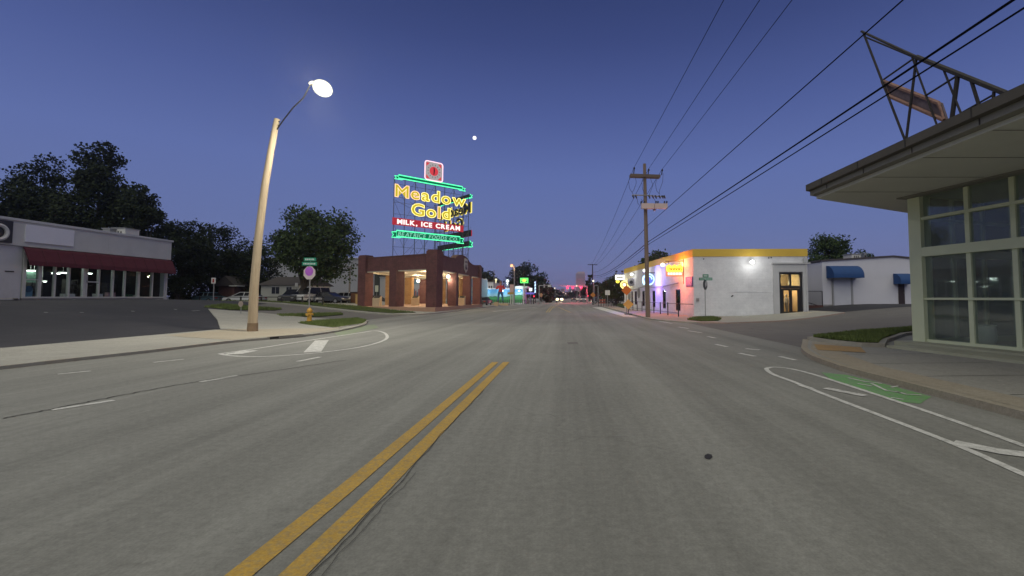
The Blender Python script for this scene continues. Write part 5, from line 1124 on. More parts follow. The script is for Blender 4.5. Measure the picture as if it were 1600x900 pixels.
# ---- far lamps, tower, skyline, cars
for u, v, Y, c_, s_, r_, lb in ((901, 446.8, 190, (1,.93,.66), 2, .40, 'warm white far street lamp among the red signals'), (866.5, 450.2, 220, (1,.9,.65), 1.6, .36, 'warm far street lamp left of the road end'), (927, 439, 120, (1,.93,.55), 2.4, .28, 'yellow-white street lamp on the far utility pole')):
    lit_pole('far_street_lamp', lb, u+.8, Y, v, 470, u, v, c_, s_, 0, r=.08, rad=r_, group='far street lamps')
tw = surf('hazy_tower', (.50,.38,.42), .8, .06, .02, 1)  # haze paleness mixed into the base colour
Y = 780; t = thing('downtown_tower', 'pale pink office tower with a narrower crown at the end of the street', 'tower', (at(907,460,Y).x, Y, 0))
mb = M(); mb.bbox((at(900,460,Y).x, Y, 0), (at(914.5,460,Y).x, Y+30, pz(426.5,Y))); part(mb, 'shaft', tw, t); mb = M(); mb.bbox((at(902.5,460,Y).x, Y+2, pz(426.5,Y)), (at(913.3,460,Y).x, Y+28, pz(424.3,Y))); part(mb, 'crown', surf('tower_crown', (.5,.4,.4)), t)
for k in range(14):
    mb = M(); z = pz(429+k*2.4, Y); mb.bbox((at(900.8,460,Y).x, Y-.6, z), (at(913.7,460,Y).x, Y-.05, z+1.0)); part(mb, 'window_band', surf('tower_band', (.34,.25,.30)) if 'tower_band' not in MT else MT['tower_band'], t)
sky_b = [surf('skyline_a', (.13,.13,.16)), surf('skyline_b', (.20,.17,.18)), surf('skyline_c', (.09,.09,.11))]
for i, (u0, u1, v, Y) in enumerate(((868,876,455,700),(876,882,451,740),(883,890,456,600),(890,899,452,720),(914,920,450,730),(862,868,457,650),(896,903,457,560),(872,880,459,500))):
    t = thing('skyline_block', ('low grey block on the skyline above the oncoming car','tallest grey block on the skyline, left of the red signals','flat grey block under the first red signal','grey block just left of the tower foot','grey block right of the tower foot','small grey block behind the low dark hedge-like tree','flat block in front of the tower foot','low flat block right behind the oncoming car')[i], 'building', (at(u0,460,Y).x, Y, 0), 'far blocks at the end of the street'); mb = M(); mb.bbox((at(u0,460,Y).x, Y, -.5), (at(u1,460,Y).x, Y+30, pz(v,Y))); part(mb, 'wall', sky_b[i % 3], t)
    mb = M(); mb.bbox((at(u0,460,Y).x+1, Y-.3, pz(v,Y)*.55), (at(u1,460,Y).x-1, Y-.05, pz(v,Y)*.7)); part(mb, 'window_band', MT['tower_band'], t)
lit = [emit('far_glint_warm', (1,.75,.45), 1.0), emit('far_glint_white', (1,.98,.92), 1.0), emit('far_glint_red', (1,.15,.15), 1.2)]
mb = M()
GP = [(871,459,0),(875,456,1),(880,457,0),(884,459,1),(889,457,0),(893,455,1),(897,459,0),(872,463,0),(866,462,0),(902,461,1),(897,464,1),(905,455,0),(888,451.5,1),(882,453.5,2)]
for i, (u, v, k) in enumerate(GP):
    Y = 300+i*9; q = at(u, v, Y); t = thing('distant_light', ('tiny %s light at the far street end %s' % (('warm','white','red')[k], ('low down' if v > 458 else 'high up' if v < 455 else 'halfway up') + (' left of the oncoming car' if u < 873 else ' above the oncoming car' if u < 883 else ' under the red signals' if u < 900 else ' under the tower'))), 'light', (q.x, Y, 0), 'distant lights at the street end'); mb = M(); mb.ball(q, .36, 8, 6); part(mb, 'lens', lit[k], t); mb = M(); mb.cyl((q.x, Y, 0), (q.x, Y, q.z-.4), .12, 5); part(mb, 'post', dark_metal, t)
hl = emit('headlight_on', (1,.82,.50), 2.6)
t = car('oncoming_car', 'oncoming car with both headlights blazing in the middle of the road', (at(874.5,466,125).x, 125, .01), R(-90), cg, 'suv', lights=hl)
t['label'] = 'oncoming car with blazing warm headlights in the middle of the road'
d = thing
for dx in (-.62, .62):  # oversized glowing balls, headlight glare built as a shape
    mb = M(); mb.ball((2.4, dx, .82), (.10,.42,.36), 12, 8); o = obj(mb, 'headlight', hl, (0,0,0), t)
lamp_ = bpy.data.lights.new('headlight_beam', 'SPOT'); lamp_.energy = 900; lamp_.color = (1,.85,.6); lamp_.spot_size = R(60); lamp_.shadow_soft_size = .3
lo_ = bpy.data.objects.new('headlight_beam', lamp_); COL.objects.link(lo_); lo_.parent = t; lo_.location = (2.7, 0, .85); lo_.rotation_euler = (0, R(-82)+0, 0); lo_.rotation_euler = (R(0), R(-80), 0)
for i, (u, Y, c_, lb) in enumerate(((897, 170, cg, 'dark car with lit lamps waiting right of the road end'), (905, 150, cw, 'pale car stopped near the right kerb under the signals'), (911, 140, cs, 'silver car near the foot of the signal mast'))):
    car('distant_car', lb, (at(u, 466, Y).x, Y, .01), R(-90), c_, 'suv', 'distant cars near the signals', lights=lit[0])
# bridge deck line
# signs on the right side of the far road
orange_s = surf('sign_orange', (.60,.22,.03), .45, .08); 
post_sign('warning_sign', 'orange diamond warning sign on a dark post beyond the white blank sign', 'sign', 926.5, 84, 456.5, 465, 8, 476, orange_s, shape='diamond', r=.09, post_mat=dark_metal)
post_sign('blank_sign', 'blank white square sign on a thin post on the right kerb', 'sign', 949.3, 62, 453.5, 461, 7.4, 479, white_s, r=.04)
t = thing('steel_frame', 'square grey steel portal frame standing by the right kerb', 'frame', (at(931.5,470,88).x, 88, 0))
for u in (928.3, 934.6): mb = M(); x = at(u,460,88).x; mb.cyl((x, 88, 0), (x, 88, pz(447,88)), .09, 8); part(mb, 'upright', steel, t)
mb = M(); mb.tube([(at(928.3,460,88).x, 88, pz(447,88)), (at(931.4,460,88).x, 88, pz(445.6,88)), (at(934.6,460,88).x, 88, pz(447,88))], .08, 6); part(mb, 'crossbar', steel, t)
t, x_p = wood_post(925.8, 124, 412.5, 473, .16, 'far dark utility pole with a long crossarm down the right side', arm=[(413.6, 15)], mat=rust_metal)
tb_ = surf('barrier_orange', (.5,.12,.06)); 
for i, (u, Y, lb) in enumerate(((939, 72, 'orange and white construction barrier left of the blank sign'), (943.5, 73, 'orange and white construction barrier close behind the blank sign post'))):
    x = at(u, 470, Y).x; t = thing('construction_barrier', lb, 'barrier', (x, Y, .1), 'construction barriers on the right pavement')
    for z in (.45, .9): mb = M(); mb.bbox((x-.28, Y-.05, z), (x+.28, Y, z+.28)); part(mb, 'board', tb_, t)
    mb = M()
    for dx in (-.22, .22): mb.bbox((x+dx-.03, Y, .1), (x+dx+.03, Y+.06, 1.25))
    part(mb, 'legs', white_trim, t, kind='stuff')
t = thing('guard_rail', 'dark tubular railing along the pavement beyond the blank sign', 'railing', (at(948,470,66).x, 66, .1))
for k in range(12): mb = M(); x = at(935+k*2.6,470,66).x; mb.cyl((x, 66, .1), (x, 66, 1.2), .04, 6); part(mb, 'post', dark_metal, t)
for z in (.65, 1.18): mb = M(); mb.cyl((at(935,470,66).x, 66, z), (at(963.6,470,66).x, 66, z), .035, 6); part(mb, 'rail', dark_metal, t)
for i in range(3): car('parked_car', ['dark car half hidden behind the tubular railing','pale car behind the blank white sign','dark suv behind the railing by the warm-lit tree'][i], (at(940+i*9,468,96).x, 96+i, .1), R(5), [cg, cs, cb][i], 'sedan' if i < 2 else 'suv', 'cars behind the tubular railing')
# ================================================================ white building with yellow parapet
C1, C2, C3 = (9.60,33.8), (18.1,33.6), (7.5,58.0)
T1, T2s = frame(C1, C2), frame(C3, C1); L1, L2 = wl(C1, C2), wl(C3, C1)
wb = thing('white_building', 'painted white corner building with a yellow parapet band and neon signs', 'building', (13, 45, .1))
yb_ = surf('yellow_band', (.62,.41,.055), .7, .08, 1.2, 14, dirt=(.5,.28,.05)); zt = 5.12; zy = 4.55
def s1(u): return sof(u, C1, C2)[0]
def s2(u): s, y = sof(u, C3, C1); return s, y
dY = 33.7; d0, d1, dz0, dz1 = s1(1217), s1(1254), .22, pz(425.5, dY)
w1 = W(C1, C2, -.2, zy); w1.op = [(d0, d1, dz0, dz1)]; part(w1.mesh(s0=.0), 'wall', white_block, wb)
wins = [(1055.2,1062.8,452,485.5),(1035,1040.2,453,482),(1019,1023.8,454,480),(1003.2,1007.2,454.5,478.5),(991.3,995,455,476),(986,988.7,455,475)]
w2 = W(C3, C1, -.2, zy); wo = []
for u0, u1, v0, v1 in wins:
    a, ya = s2(u0); b, yb = s2(u1); a, b = min(a,b), max(a,b); ym = (ya+yb)/2; wo.append((a, b, pz(v1, ym), pz(v0, ym)))
w2.op = wo; part(w2.mesh(s1=L2-.0), 'wall', white_block, wb)
mb = M(); mb.bbox((-.05, -.05, zy), (L1+.03, .3, zt), T1); part(mb, 'parapet_band', yb_, wb)
mb = M(); mb.bbox((0, -.05, zy), (L2-.02, .3, zt-.003), T2s); part(mb, 'parapet_band', yb_, wb)
mb = M(); mb.bbox((L1-.3, .31, -.2), (L1-.002, 22, zt-.01), T1); mb.bbox((.02, .31, -.2), (.3, 8, zt-.01), T2s); part(mb, 'wall', white_wall, wb)
mb = M(); mb.prism([(9.9,34.1),(17.8,34.0),(17.8,57),(7.9,57.6)], 4.5, 4.6); part(mb, 'roof', MT['flat_roof'], wb)
mb = M(); mb.prism([(9.9,34.1),(17.8,34.0),(17.8,57),(7.9,57.6)], .0, .12); part(mb, 'floor', surf('inner_floor', (.2,.15,.1)), wb)
# dark tall windows with frames and a lower panel
warmin = surf('warm_interior', (.40,.27,.13), .8, .4, 1.2)
for i, (a, b, z0, z1) in enumerate(wo):
    mb = M(); fw = .07
    for q in ((a-.02, z0, a+fw, z1), (b-fw, z0, b+.02, z1), (a+fw, z1-fw, b-fw, z1+.02), (a+fw, z0-.02, b-fw, z0+fw), (a+fw, z0+(z1-z0)*.33, b-fw, z0+(z1-z0)*.33+.05)): mb.bbox((q[0], .04, q[1]), (q[2], .16, q[3]), T2s)
    wf = part(mb, 'window_frame', black_p, wb); mb = M(); mb.bbox((a+fw, .09, z0+fw), (b-fw, .11, z1-fw), T2s); obj(mb, 'pane', tint_g, ORG[wb], wf)
mb = M(); mb.bbox((.5, 3.2, .1), (L2-.5, 3.4, 4.4), T2s); part(mb, 'inner_partition', warmin, wb)
for f in (.2, .5, .82): p = T2s @ Vector((L2*f, 1.7, 3.4)); lamp('indoor_light', 'POINT', p, 10, L_WARM, .3, parent=wb)
# double entrance door
DX = lambda s, d, z: T1 @ Vector((s, d, z)); dm = (d0+d1)/2; ztr = pz(448.5, dY)
mb = M(); mb.bbox((d0-.42, -.09, .05), (d0-.002, -.002, dz1+.62), T1); mb.bbox((d1+.002, -.09, .05), (d1+.36, -.002, dz1+.62), T1); mb.bbox((d0-.002, -.09, dz1+.04), (d1+.002, -.002, dz1+.62), T1); part(mb, 'door_surround', surf('surround_grey', (.47,.47,.48), .7, .08, 1), wb)
mb = M(); mb.bbox((d0-.5, -.2, dz1+.62), (d1+.55, -.0, dz1+.72), T1); part(mb, 'door_cornice', MT['surround_grey'], wb)
mb = M(); jw = .16
for q in ((d0, dz0, d0+jw, dz1), (d1-jw, dz0, d1, dz1), (d0+jw, dz1-jw, d1-jw, dz1), (d0+jw, ztr-.1, d1-jw, ztr+.1), (dm-.06, ztr+.1, dm+.06, dz1-jw)): mb.bbox((q[0], .03, q[1]), (q[2], .22, q[3]), T1)
df = part(mb, 'door_frame', black_p, wb)
for a, b in ((d0+jw+.01, dm-.06), (dm+.06, d1-jw-.01)):
    mb = M(); mb.bbox((a, .1, ztr+.1), (b, .12, dz1-jw), T1); obj(mb, 'transom_pane', tint_g, ORG[wb], df)
for i, (a, b) in enumerate(((d0+jw+.01, dm-.008), (dm+.008, d1-jw-.01))):
    mb = M()
    for q in ((a, dz0+.01, a+.10+.09*(i == 0), ztr-.11), (b-.10-.09*(i == 1), dz0+.01, b, ztr-.11), (a, ztr-.26, b, ztr-.11), (a, dz0+.01, b, dz0+.18)): mb.bbox((q[0], .06, q[1]), (q[2], .14, q[3]), T1)
    dl = part(mb, 'door', black_p, wb); mb = M(); mb.bbox((a+.1, .09, dz0+.18), (b-.1, .11, ztr-.26), T1); obj(mb, 'door_pane', clear, ORG[wb], dl)
    hx_ = b-.14 if i == 0 else a+.14; mb = M(); mb.cyl(DX(hx_, .01, 1.0), DX(hx_, .01, 1.5), .02, 6); obj(mb, 'handle', steel, ORG[wb], dl)
mb = M(); mb.bbox((d0-1.2, 2.6, .1), (d1+.12, 2.7, 4.2), T1); mb.bbox((d0-1.3, .31, .1), (d0-1.2, 2.6, 4.2), T1); mb.bbox((d1+.02, .31, .1), (d1+.12, 2.6, 4.2), T1); part(mb, 'lobby_wall', surf('lobby_wall', (.48,.36,.22), .8, .25, 1.5), wb)
mb = M(); mb.bbox((d0-1.2, .31, 4.2), (d1+.12, 2.7, 4.3), T1); part(mb, 'lobby_ceiling', surf('lobby_ceiling', (.20,.15,.11)), wb)
lamp('lobby_light', 'POINT', DX(dm-.2, 1.2, 2.6), 230, (1,.74,.42), .15, parent=wb)
def fig_small(s, d, z0, col1, col2, name, label, cat):
    mb = M(); c = lambda a, b, z: DX(s+a, d+b, z0+z); mb.tube([c(0,0,0), c(0,0,.08), c(.02,0,.5), c(-.02,0,.95), c(0,0,1.25), c(0,0,1.38)], [.16,.06,.10,.17,.13,.05], 10); mb.ball(c(0,0,1.5), .1, 10, 8); return solo(mb, name, col1, label, cat, tuple(c(0,0,0)))
fig_small(dm+.25, 1.3, .12, surf('mannequin_grey', (.22,.22,.23)), None, 'dress_form', 'pale grey dress form standing behind the warm-lit double door', 'dress form')
t = thing('clothes_rail', 'small rail of dark clothes behind the left leaf of the lit door', 'clothes rail', tuple(DX(dm-.55, 1.5, .12))); mb = M(); mb.tube([DX(dm-.95,1.5,.12), DX(dm-.95,1.5,1.6), DX(dm-.2,1.5,1.6), DX(dm-.2,1.5,.12)], .02, 6); part(mb, 'rail', dark_metal, t)
for k in range(4): mb = M(); mb.bbox((dm-.88+k*.16, 1.35, .8+.1*(k%2)), (dm-.80+k*.16, 1.6, 1.58), T1); part(mb, 'garment', [MT['crest_blue'], brick_h, inn2, MT['sign_red']][k], t)
# downpipe, conduits, meter box
mb = M(); mb.tube([DX(L1-.18, -.08, 4.55), DX(L1-.18, -.1, 4.1), DX(L1-.12, -.1, 3.9), DX(L1-.12, -.1, .2)], .06, 8); mb.bbox((L1-.34, -.2, 4.1), (L1-.04, -.06, 4.4), T1); part(mb, 'downpipe', MT['surround_grey'], wb)
mb = M(); mb.bbox((s1(1087.5), -.1, pz(471,dY)), (s1(1091.5), -.002, pz(466,dY)), T1); part(mb, 'meter_box', steel, wb)
for u0, u1, v in ((1158,1190,420.5),(1160,1188,416.5),(1140,1210,457),(1150,1180,455.8)): 
    mb = M(); z = pz(v, dY); mb.bbox((s1(u0), -.012, z), (s1(u1), -.002, z+.03), T1); part(mb, 'mortar_ridge', white_wall, wb)
for u, v in ((1100,404.5),(1143,463),(1144.5,462),(1202,403),(1206,402.5)): mb = M(); mb.disc(DX(s1(u), -.002, pz(v,dY)), .05, DX(0,-1,0)-DX(0,0,0), .02, 8); part(mb, 'wall_anchor', dark_metal, wb)
# wall lamp on the side wall
def wall_lamp(pt, outv, label, power, r=.2, col=(1,1,.95), group=None, rad=1.0):
    pt = Vector(pt); ov = Vector(outv).normalized(); t = thing('wall_lamp', label, 'wall lamp', tuple(pt), group)
    mb = M(); mb.tube([pt, pt+ov*.15+Vector((0,0,.12)), pt+ov*.35+Vector((0,0,.05))], .025, 6); part(mb, 'bracket', dark_metal, t)
    mb = M(); mb.ball(pt+ov*.38-Vector((0,0,.05)), (r, r, r*.9), 14, 10); part(mb, 'globe', MT.get('wall_globe') or globe('wall_globe', (1,1,.94), 6, .3), t, smooth=True)
    lamp('globe_light', 'POINT', pt+ov*(.38+r+.12)-Vector((0,0,.1)), power, col, .12, parent=t); return t
wall_lamp(DX(s1(1173), 0, pz(409,dY)), DX(0,-1,0)-DX(0,0,0), 'glaring white wall lamp on the plain side wall between the street sign and the door', 34, .17)
O2 = (T2s.to_3x3() @ Vector((0,-1,0)))
WG = 'gooseneck lamps along the neon-lit front'
for u, v, lb in ((1038,413,'white wall lamp just left of the yellow and pink neon sign'),(1009,422,'white wall lamp beside the utility pole above the blue neon'),(988,428,'white wall lamp nearest the far end of the neon-lit front')):
    s_, y_ = s2(u+4); wall_lamp(T2s @ Vector((s_, 0, pz(v, y_))), O2, lb, 26, .18, group=WG)
# plaque
a, ya = s2(1073); b = L2-.12; 
t = thing('wall_plaque', 'violet-blue plaque with pale lines at the street corner of the white building', 'plaque', tuple(T2s @ Vector(((a+b)/2, 0, 2.6)))); mb = M(); mb.bbox((a, -.08, pz(447.6,34.5)), (b, -.002, pz(432.5,34.5)), T2s); part(mb, 'plate', surf('plaque_violet', (.09,.06,.24), .5, .1), t)
mb = M()
for k in range(6): z = pz(446,34.5)+.10*k+.02; mb.bbox((a+.12+.1*(k%2), -.09, z), (b-.15-.12*(k%3), -.081, z+.045), T2s)
part(mb, 'print', surf('plaque_print', (.35,.30,.5)), t)
# swooping metal ribbon on the wall
sw = [(985,450,.0),(990,453,.0),(997,451.5,0),(1005,448.5,0),(1012,447,0),(1020,449,0),(1030,448.3,0),(1045,446,0),(1054,444,0),(1062,442,0)]
pts = []
for u, v, _ in sw: s_, y_ = s2(u); pts.append(T2s @ Vector((s_, -.12, pz(v, y_))))
t = thing('wall_ribbon', 'grey metal ribbon swooping across the front wall above the windows', 'wall ornament', tuple(pts[4])); mb = M(); mb.tube(pts, .05, 6); part(mb, 'band', steel, t)
for (ua, ub, va, vb) in ((981,985.5,451,470),(996,1000.5,449,466)):
    s_a, ya = s2(ua); s_b, yb = s2(ub); ym = (ya+yb)/2; zc, zh = pz((va+vb)/2, ym), (pz(va, ym)-pz(vb, ym))/2; sc, sh_ = (s_a+s_b)/2, abs(s_b-s_a)/2
    mb = M(); n_ = 20; mb.add([(sc+sh_*math.cos(6.283*k/n_), -.03, zc+zh*math.sin(6.283*k/n_)) for k in range(n_)] + [(sc+sh_*math.cos(6.283*k/n_), -.012, zc+zh*math.sin(6.283*k/n_)) for k in range(n_)], [tuple(range(n_)), tuple(range(n_, 2*n_))[::-1]] + [(k, (k+1)%n_, n_+(k+1)%n_, n_+k) for k in range(n_)], T2s); part(mb, 'oval_shape', surf('mural_grey', (.20,.20,.20)) if 'mural_grey' not in MT else MT['mural_grey'], t)
# projecting neon signs (perpendicular to the front wall)
def px_span(u1, v1, v2, u0):
    s_, y_ = s2(u1); P = T2s @ Vector((s_, 0, 0)); Y = P.y - .02; k = F/Y; return P.x, Y, (u0-U0)/k, pz(v2, Y), pz(v1, Y)
ne_y = emit('sign_hot_yellow', (1,.78,.08), 2.0); ne_p = emit('sign_hot_pink', (1,.30,.28), 1.5); ne_w = emit('sign_cream', (1,.95,.62), 2.2)
xw, Y, x0, z0, z1 = px_span(1068.5, 413, 432, 1041)
t = thing('cloud_neon_sign', 'glowing yellow and pink cloud-topped sign hanging out from the front wall', 'neon sign', (xw, Y, z0))
h = z1-z0; wdt = xw-.1-x0; mb = M(); poly = [(x0, z0), (xw-.1, z0), (xw-.08, z0+h*.82)] + [(x0+wdt*(1-f), z0+h*(.80+.17*abs(math.sin(f*9.4)))) for f in np.linspace(.03,.97,18)] + [(x0-.02, z0+h*.8)]
Ts = Matrix.Translation((0, Y, 0)) @ RX; mb.prism(poly, -.1, .1, Ts); cab = part(mb, 'cabinet', emit('cloud_body', (1.0,.34,.20), .95), t)
mb = M(); mb.prism([(p[0]*.97+(x0+wdt/2)*.03, max(p[1], z0+h*.40)) for p in poly], .101, .12, Ts); part(mb, 'yellow_field', ne_y, t)
mb = M(); 
for k in range(9): x = x0+.12+k*(wdt-.24)/8.6; mb.prism([(x, z0+h*.12), (x+.08, z0+h*.12), (x+.08, z0+h*.32), (x, z0+h*.32)], .11, .13, Ts)
part(mb, 'small_lit_letters', ne_w, t, kind='stuff')
mb = M(); 
for k in range(5): x = x0+.2+k*(wdt-.35)/4.6; mb.tube([(x, Y-.15, z0+h*.5), (x+.02, Y-.15, z0+h*.72), (x+.12, Y-.15, z0+h*.66), (x+.16, Y-.15, z0+h*.5)], .035, 5)
part(mb, 'script_letters', emit('script_orange', (1,.22,.02), .9), t, kind='stuff')
mb = M(); mb.cyl((xw-.02, Y, z0-.6), (xw-.02, Y, z1+.8), .035, 8); mb.cyl((x0-.05, Y, z1+.25), (xw-.02, Y, z1+.25), .035, 8); mb.cyl((x0+.2, Y, z1-.1), (x0+.2, Y, z1+.25), .02, 6); mb.cyl((xw-.3, Y, z1-.1), (xw-.3, Y, z1+.25), .02, 6); part(mb, 'bracket', dark_metal, t)
lamp('neon_glow', 'AREA', (x0+wdt*.9, Y+.25, z0+h*.8), 160, (1,.52,.10), .8, rot=(R(-90),0,0), parent=t)
lamp('neon_glow', 'POINT', (x0+wdt*.35, Y-.5, z0-.15), 250, (1,.16,.09), .3, parent=t); lamp('neon_glow', 'POINT', (x0+wdt*.4, Y+.5, z1-.1), 240, (1,.24,.05), .3, parent=t)
ne_b = emit('sign_ice_blue', (.45,.72,1), 2.4); ne_b2 = emit('sign_blue_disc', (.16,.22,.9), 1.2)
xw, Y, x0, z0, z1 = px_span(1023.5, 428, 445, 1004)
t = thing('blue_neon_sign', 'round blue-white neon sign half hidden by the utility pole', 'neon sign', (xw, Y, z0)); h = z1-z0; r_ = h*.48; cx, cz = xw-.12-r_, (z0+z1)/2; mb = M(); mb.prism([(cx+r_*math.cos(R(15*k)), cz+r_*math.sin(R(15*k))) for k in range(24)], -.08, .08, Matrix.Translation((0,Y,0)) @ RX); part(mb, 'disc', ne_b2, t)
mb = M(); mb.tube([(cx+r_*math.cos(R(15*k)), Y-.11, cz+r_*math.sin(R(15*k))) for k in range(24)], .06, 6, closed=True); mb.tube([(cx+r_*.6*math.cos(R(30*k)), Y-.11, cz+r_*.6*math.sin(R(30*k))) for k in range(10)], .055, 6); part(mb, 'neon_tube', ne_b, t)
mb = M(); mb.ball((x0+.14, Y, cz-.08), (.17, .06, h*.42), 14, 8); part(mb, 'side_lobe', ne_b, t); mb = M(); mb.cyl((x0, Y, z1+.12), (xw, Y, z1+.12), .03, 6); mb.cyl((cx, Y, z1+.12), (cx, Y, z1-.05), .02, 6); mb.cyl((x0+.14, Y, z1+.12), (x0+.14, Y, cz+.2), .02, 6); part(mb, 'bracket', dark_metal, t)
lamp('neon_glow', 'POINT', (cx-.25, Y-.9, cz), 130, (.22,.22,1), .2, parent=t); lamp('neon_glow', 'POINT', (cx-.2, Y-1.1, cz-.8), 130, (.40,.18,1), .2, parent=t); lamp('neon_glow', 'POINT', (cx-.1, Y-1.6, cz+.3), 110, (.35,.25,1), .2, parent=t)
xw, Y, x0, z0, z1 = px_span(983, 439.5, 450.5, 969)
t = thing('target_neon_sign', 'round yellow ring neon sign above the orange warning diamond', 'neon sign', (xw, Y, z0)); r_ = (z1-z0)*.5; cx, cz = (x0+xw-.1)/2, (z0+z1)/2; mb = M(); mb.prism([(cx+r_*math.cos(R(15*k)), cz+r_*math.sin(R(15*k))) for k in range(24)], -.08, .08, Matrix.Translation((0,Y,0)) @ RX); part(mb, 'disc', surf('disc_grey', (.25,.22,.15)), t)
mb = M(); mb.tube([(cx+r_*math.cos(R(15*k)), Y-.11, cz+r_*math.sin(R(15*k))) for k in range(24)], .08, 6, closed=True); part(mb, 'neon_tube', emit('ring_yellow', (1,.82,.22), 2.2), t); mb = M(); mb.ball((cx, Y-.1, cz), (r_*.45,.05,r_*.45), 12, 8); part(mb, 'lit_centre', ne_w, t)
mb = M(); mb.cyl((cx, Y, cz), (xw, Y, cz), .04, 6); part(mb, 'bracket', dark_metal, t); lamp('neon_glow', 'POINT', (cx-.3, Y-.6, cz), 35, (1,.8,.3), .2, parent=t)
xw, Y, x0, z0, z1 = px_span(976, 429.5, 437.5, 961.5)
t = thing('lit_box_sign', 'white lit box sign with small dark letters at the far end of the front', 'sign', (xw, Y, z0)); mb = M(); mb.bbox((x0, Y-.12, z0), (xw-.05, Y+.12, z1)); part(mb, 'cabinet', emit('box_white', (1,.98,.85), 1.6), t)
mb = M()
for k in range(6): x = x0+.18+k*(xw-x0-.4)/6; mb.bbox((x, Y-.14, z0+.2), (x+.09, Y-.121, z1-.2-.08*(k%2)))
part(mb, 'small_letters', black_p, t, kind='stuff'); mb = M(); mb.ball((x0+.3, Y, z0-.2), (.25,.12,.2), 10, 6); part(mb, 'yellow_drop', ne_y, t)
for xx in (x0+.15, xw-.3): mb = M(); mb.ball((xx, Y, z1+.45), (.16,.1,.12), 10, 6); mb.cyl((xx, Y, z1), (xx, Y, z1+.4), .03, 6); part(mb, 'spotlight', dark_metal, t)
lamp('sign_glow', 'POINT', ((x0+xw)/2, Y-.8, z0-.5), 60, (1,.85,.35), .2, parent=t)
s_, y_ = s2(991); p = T2s @ Vector((s_, -.35, pz(441, y_))); t = thing('gear_sign', 'grey unlit round gear-like sign beside the yellow ring neon', 'sign', tuple(p)); mb = M(); mb.prism([((.52 if k%2 else .45)*math.cos(R(15*k)), (.52 if k%2 else .45)*math.sin(R(15*k))) for k in range(24)], -.05, .05, Matrix.Translation(p) @ RX); part(mb, 'disc', steel, t)
mb = M(); mb.prism([(.2*math.cos(R(15*k)), .2*math.sin(R(15*k))) for k in range(24)], .051, .07, Matrix.Translation(p) @ RX); part(mb, 'hub', dark_metal, t); mb = M(); mb.cyl(p, p + Vector((1.0, .05, 0)), .03, 6); part(mb, 'bracket', dark_metal, t)
# railing in front of the windows
t = thing('hand_railing', 'thin black railing with square posts in front of the neon-lit front', 'railing', (8, 36, .1))
RA, RB = (8.05, 31.4), (6.7, 53); zr = .95
def rp3(u): x, y, q = on_line(u, RA, RB); return x, y
for u in (1059.5, 1043, 1031.3, 1021.3, 1002.8, 995.3, 988.6, 983): x, y = rp3(u); mb = M(); mb.bbox((x-.035, y-.035, .1), (x+.035, y+.035, zr+.13)); part(mb, 'post', black_p, t)
for z in (.35, zr+.06): mb = M(); a, b = rp3(1059.5), rp3(983); mb.tube([(a[0], a[1], z), (b[0], b[1], z)], .022, 6); part(mb, 'rail', black_p, t)
mb = M(); a = rp3(1059.5); mb.tube([(a[0], a[1], zr+.06), (9.5, 33.7, zr+.0)], .022, 6); part(mb, 'rail', black_p, t)
# orange diamonds on their stand
op = at(978, 484.5, 36)
Y = 36; x = at(979, 464, Y).x; t = thing('diamond_sign', 'deep orange diamond warning sign standing above its brighter twin', 'sign', (x, Y, .1), 'orange diamonds by the utility pole')
def dia(t, x, Y, zc, hw, hh, m): mb = M(); mb.prism([(0,-hh),(hw,0),(0,hh),(-hw,0)], 0, .02, Matrix.Translation((x, Y, zc)) @ RX); part(mb, 'sign_face', m, t)
dia(t, x-.0, Y, pz(453.5,Y), .42, .42, surf('diamond_orange', (.62,.17,.02), .45, .08)); mb = M(); mb.cyl((x, Y+.05, .1), (x, Y+.05, pz(448,Y)), .03, 6); part(mb, 'post', steel, t)
t = thing('diamond_sign', 'lower brighter orange diamond sign on a dark foot next to the utility pole', 'sign', (x, Y-1, .1), 'orange diamonds by the utility pole')
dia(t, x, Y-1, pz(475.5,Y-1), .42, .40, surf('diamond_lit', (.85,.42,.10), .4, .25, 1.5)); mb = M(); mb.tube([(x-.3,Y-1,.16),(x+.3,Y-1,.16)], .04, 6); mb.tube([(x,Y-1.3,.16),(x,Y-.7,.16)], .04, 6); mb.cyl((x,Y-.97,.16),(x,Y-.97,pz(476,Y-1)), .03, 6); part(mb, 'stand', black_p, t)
# street sign pole on the corner
Y = 30.6; p = at(1102.3, 494, Y); t = thing('stop_sign', 'stop sign seen nearly edge-on on a thin pole in front of the white side wall', 'sign', (p.x, Y, .1)); mb = M(); mb.cyl((p.x, Y, .05), (p.x, Y, pz(437,Y)), .028, 8); part(mb, 'post', steel, t)
zc = pz(444.7, Y); Tq = Matrix.Translation((p.x, Y-.04, zc)) @ Matrix.Rotation(R(50), 4, 'Z') @ RX; mb = M(); mb.prism([(.38*math.cos(R(22.5+45*k)), .38*math.sin(R(22.5+45*k))) for k in range(8)], 0, .012, Tq); part(mb, 'sign_plate', black_p, t)
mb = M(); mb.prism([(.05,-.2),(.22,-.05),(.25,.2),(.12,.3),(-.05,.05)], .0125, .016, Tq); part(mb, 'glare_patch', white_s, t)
t = thing('street_name_sign', 'two crossed green street name blades near the white side wall', 'sign', (p.x, Y, pz(437,Y)))
for (u0, u1, v0, v1, yy, tilt) in ((1098,1107,428.6,433.4,Y-.05,0),(1092.2,1113,433.8,438,Y-.1,0)):
    a, b = at(u0,v1,yy), at(u1,v0,yy); mb = M(); mb.bbox((a.x, yy, a.z), (b.x, yy+.02, b.z)); bl = part(mb, 'name_blade', gs, t); mb = M(); x_ = a.x+.07
    while x_ < b.x-.08: ww = random.uniform(.03,.07); mb.bbox((x_, yy-.006, a.z+.05), (x_+ww, yy-.001, b.z-.05)); x_ += ww+.03
    obj(mb, 'print', gw, ORG[t], bl)
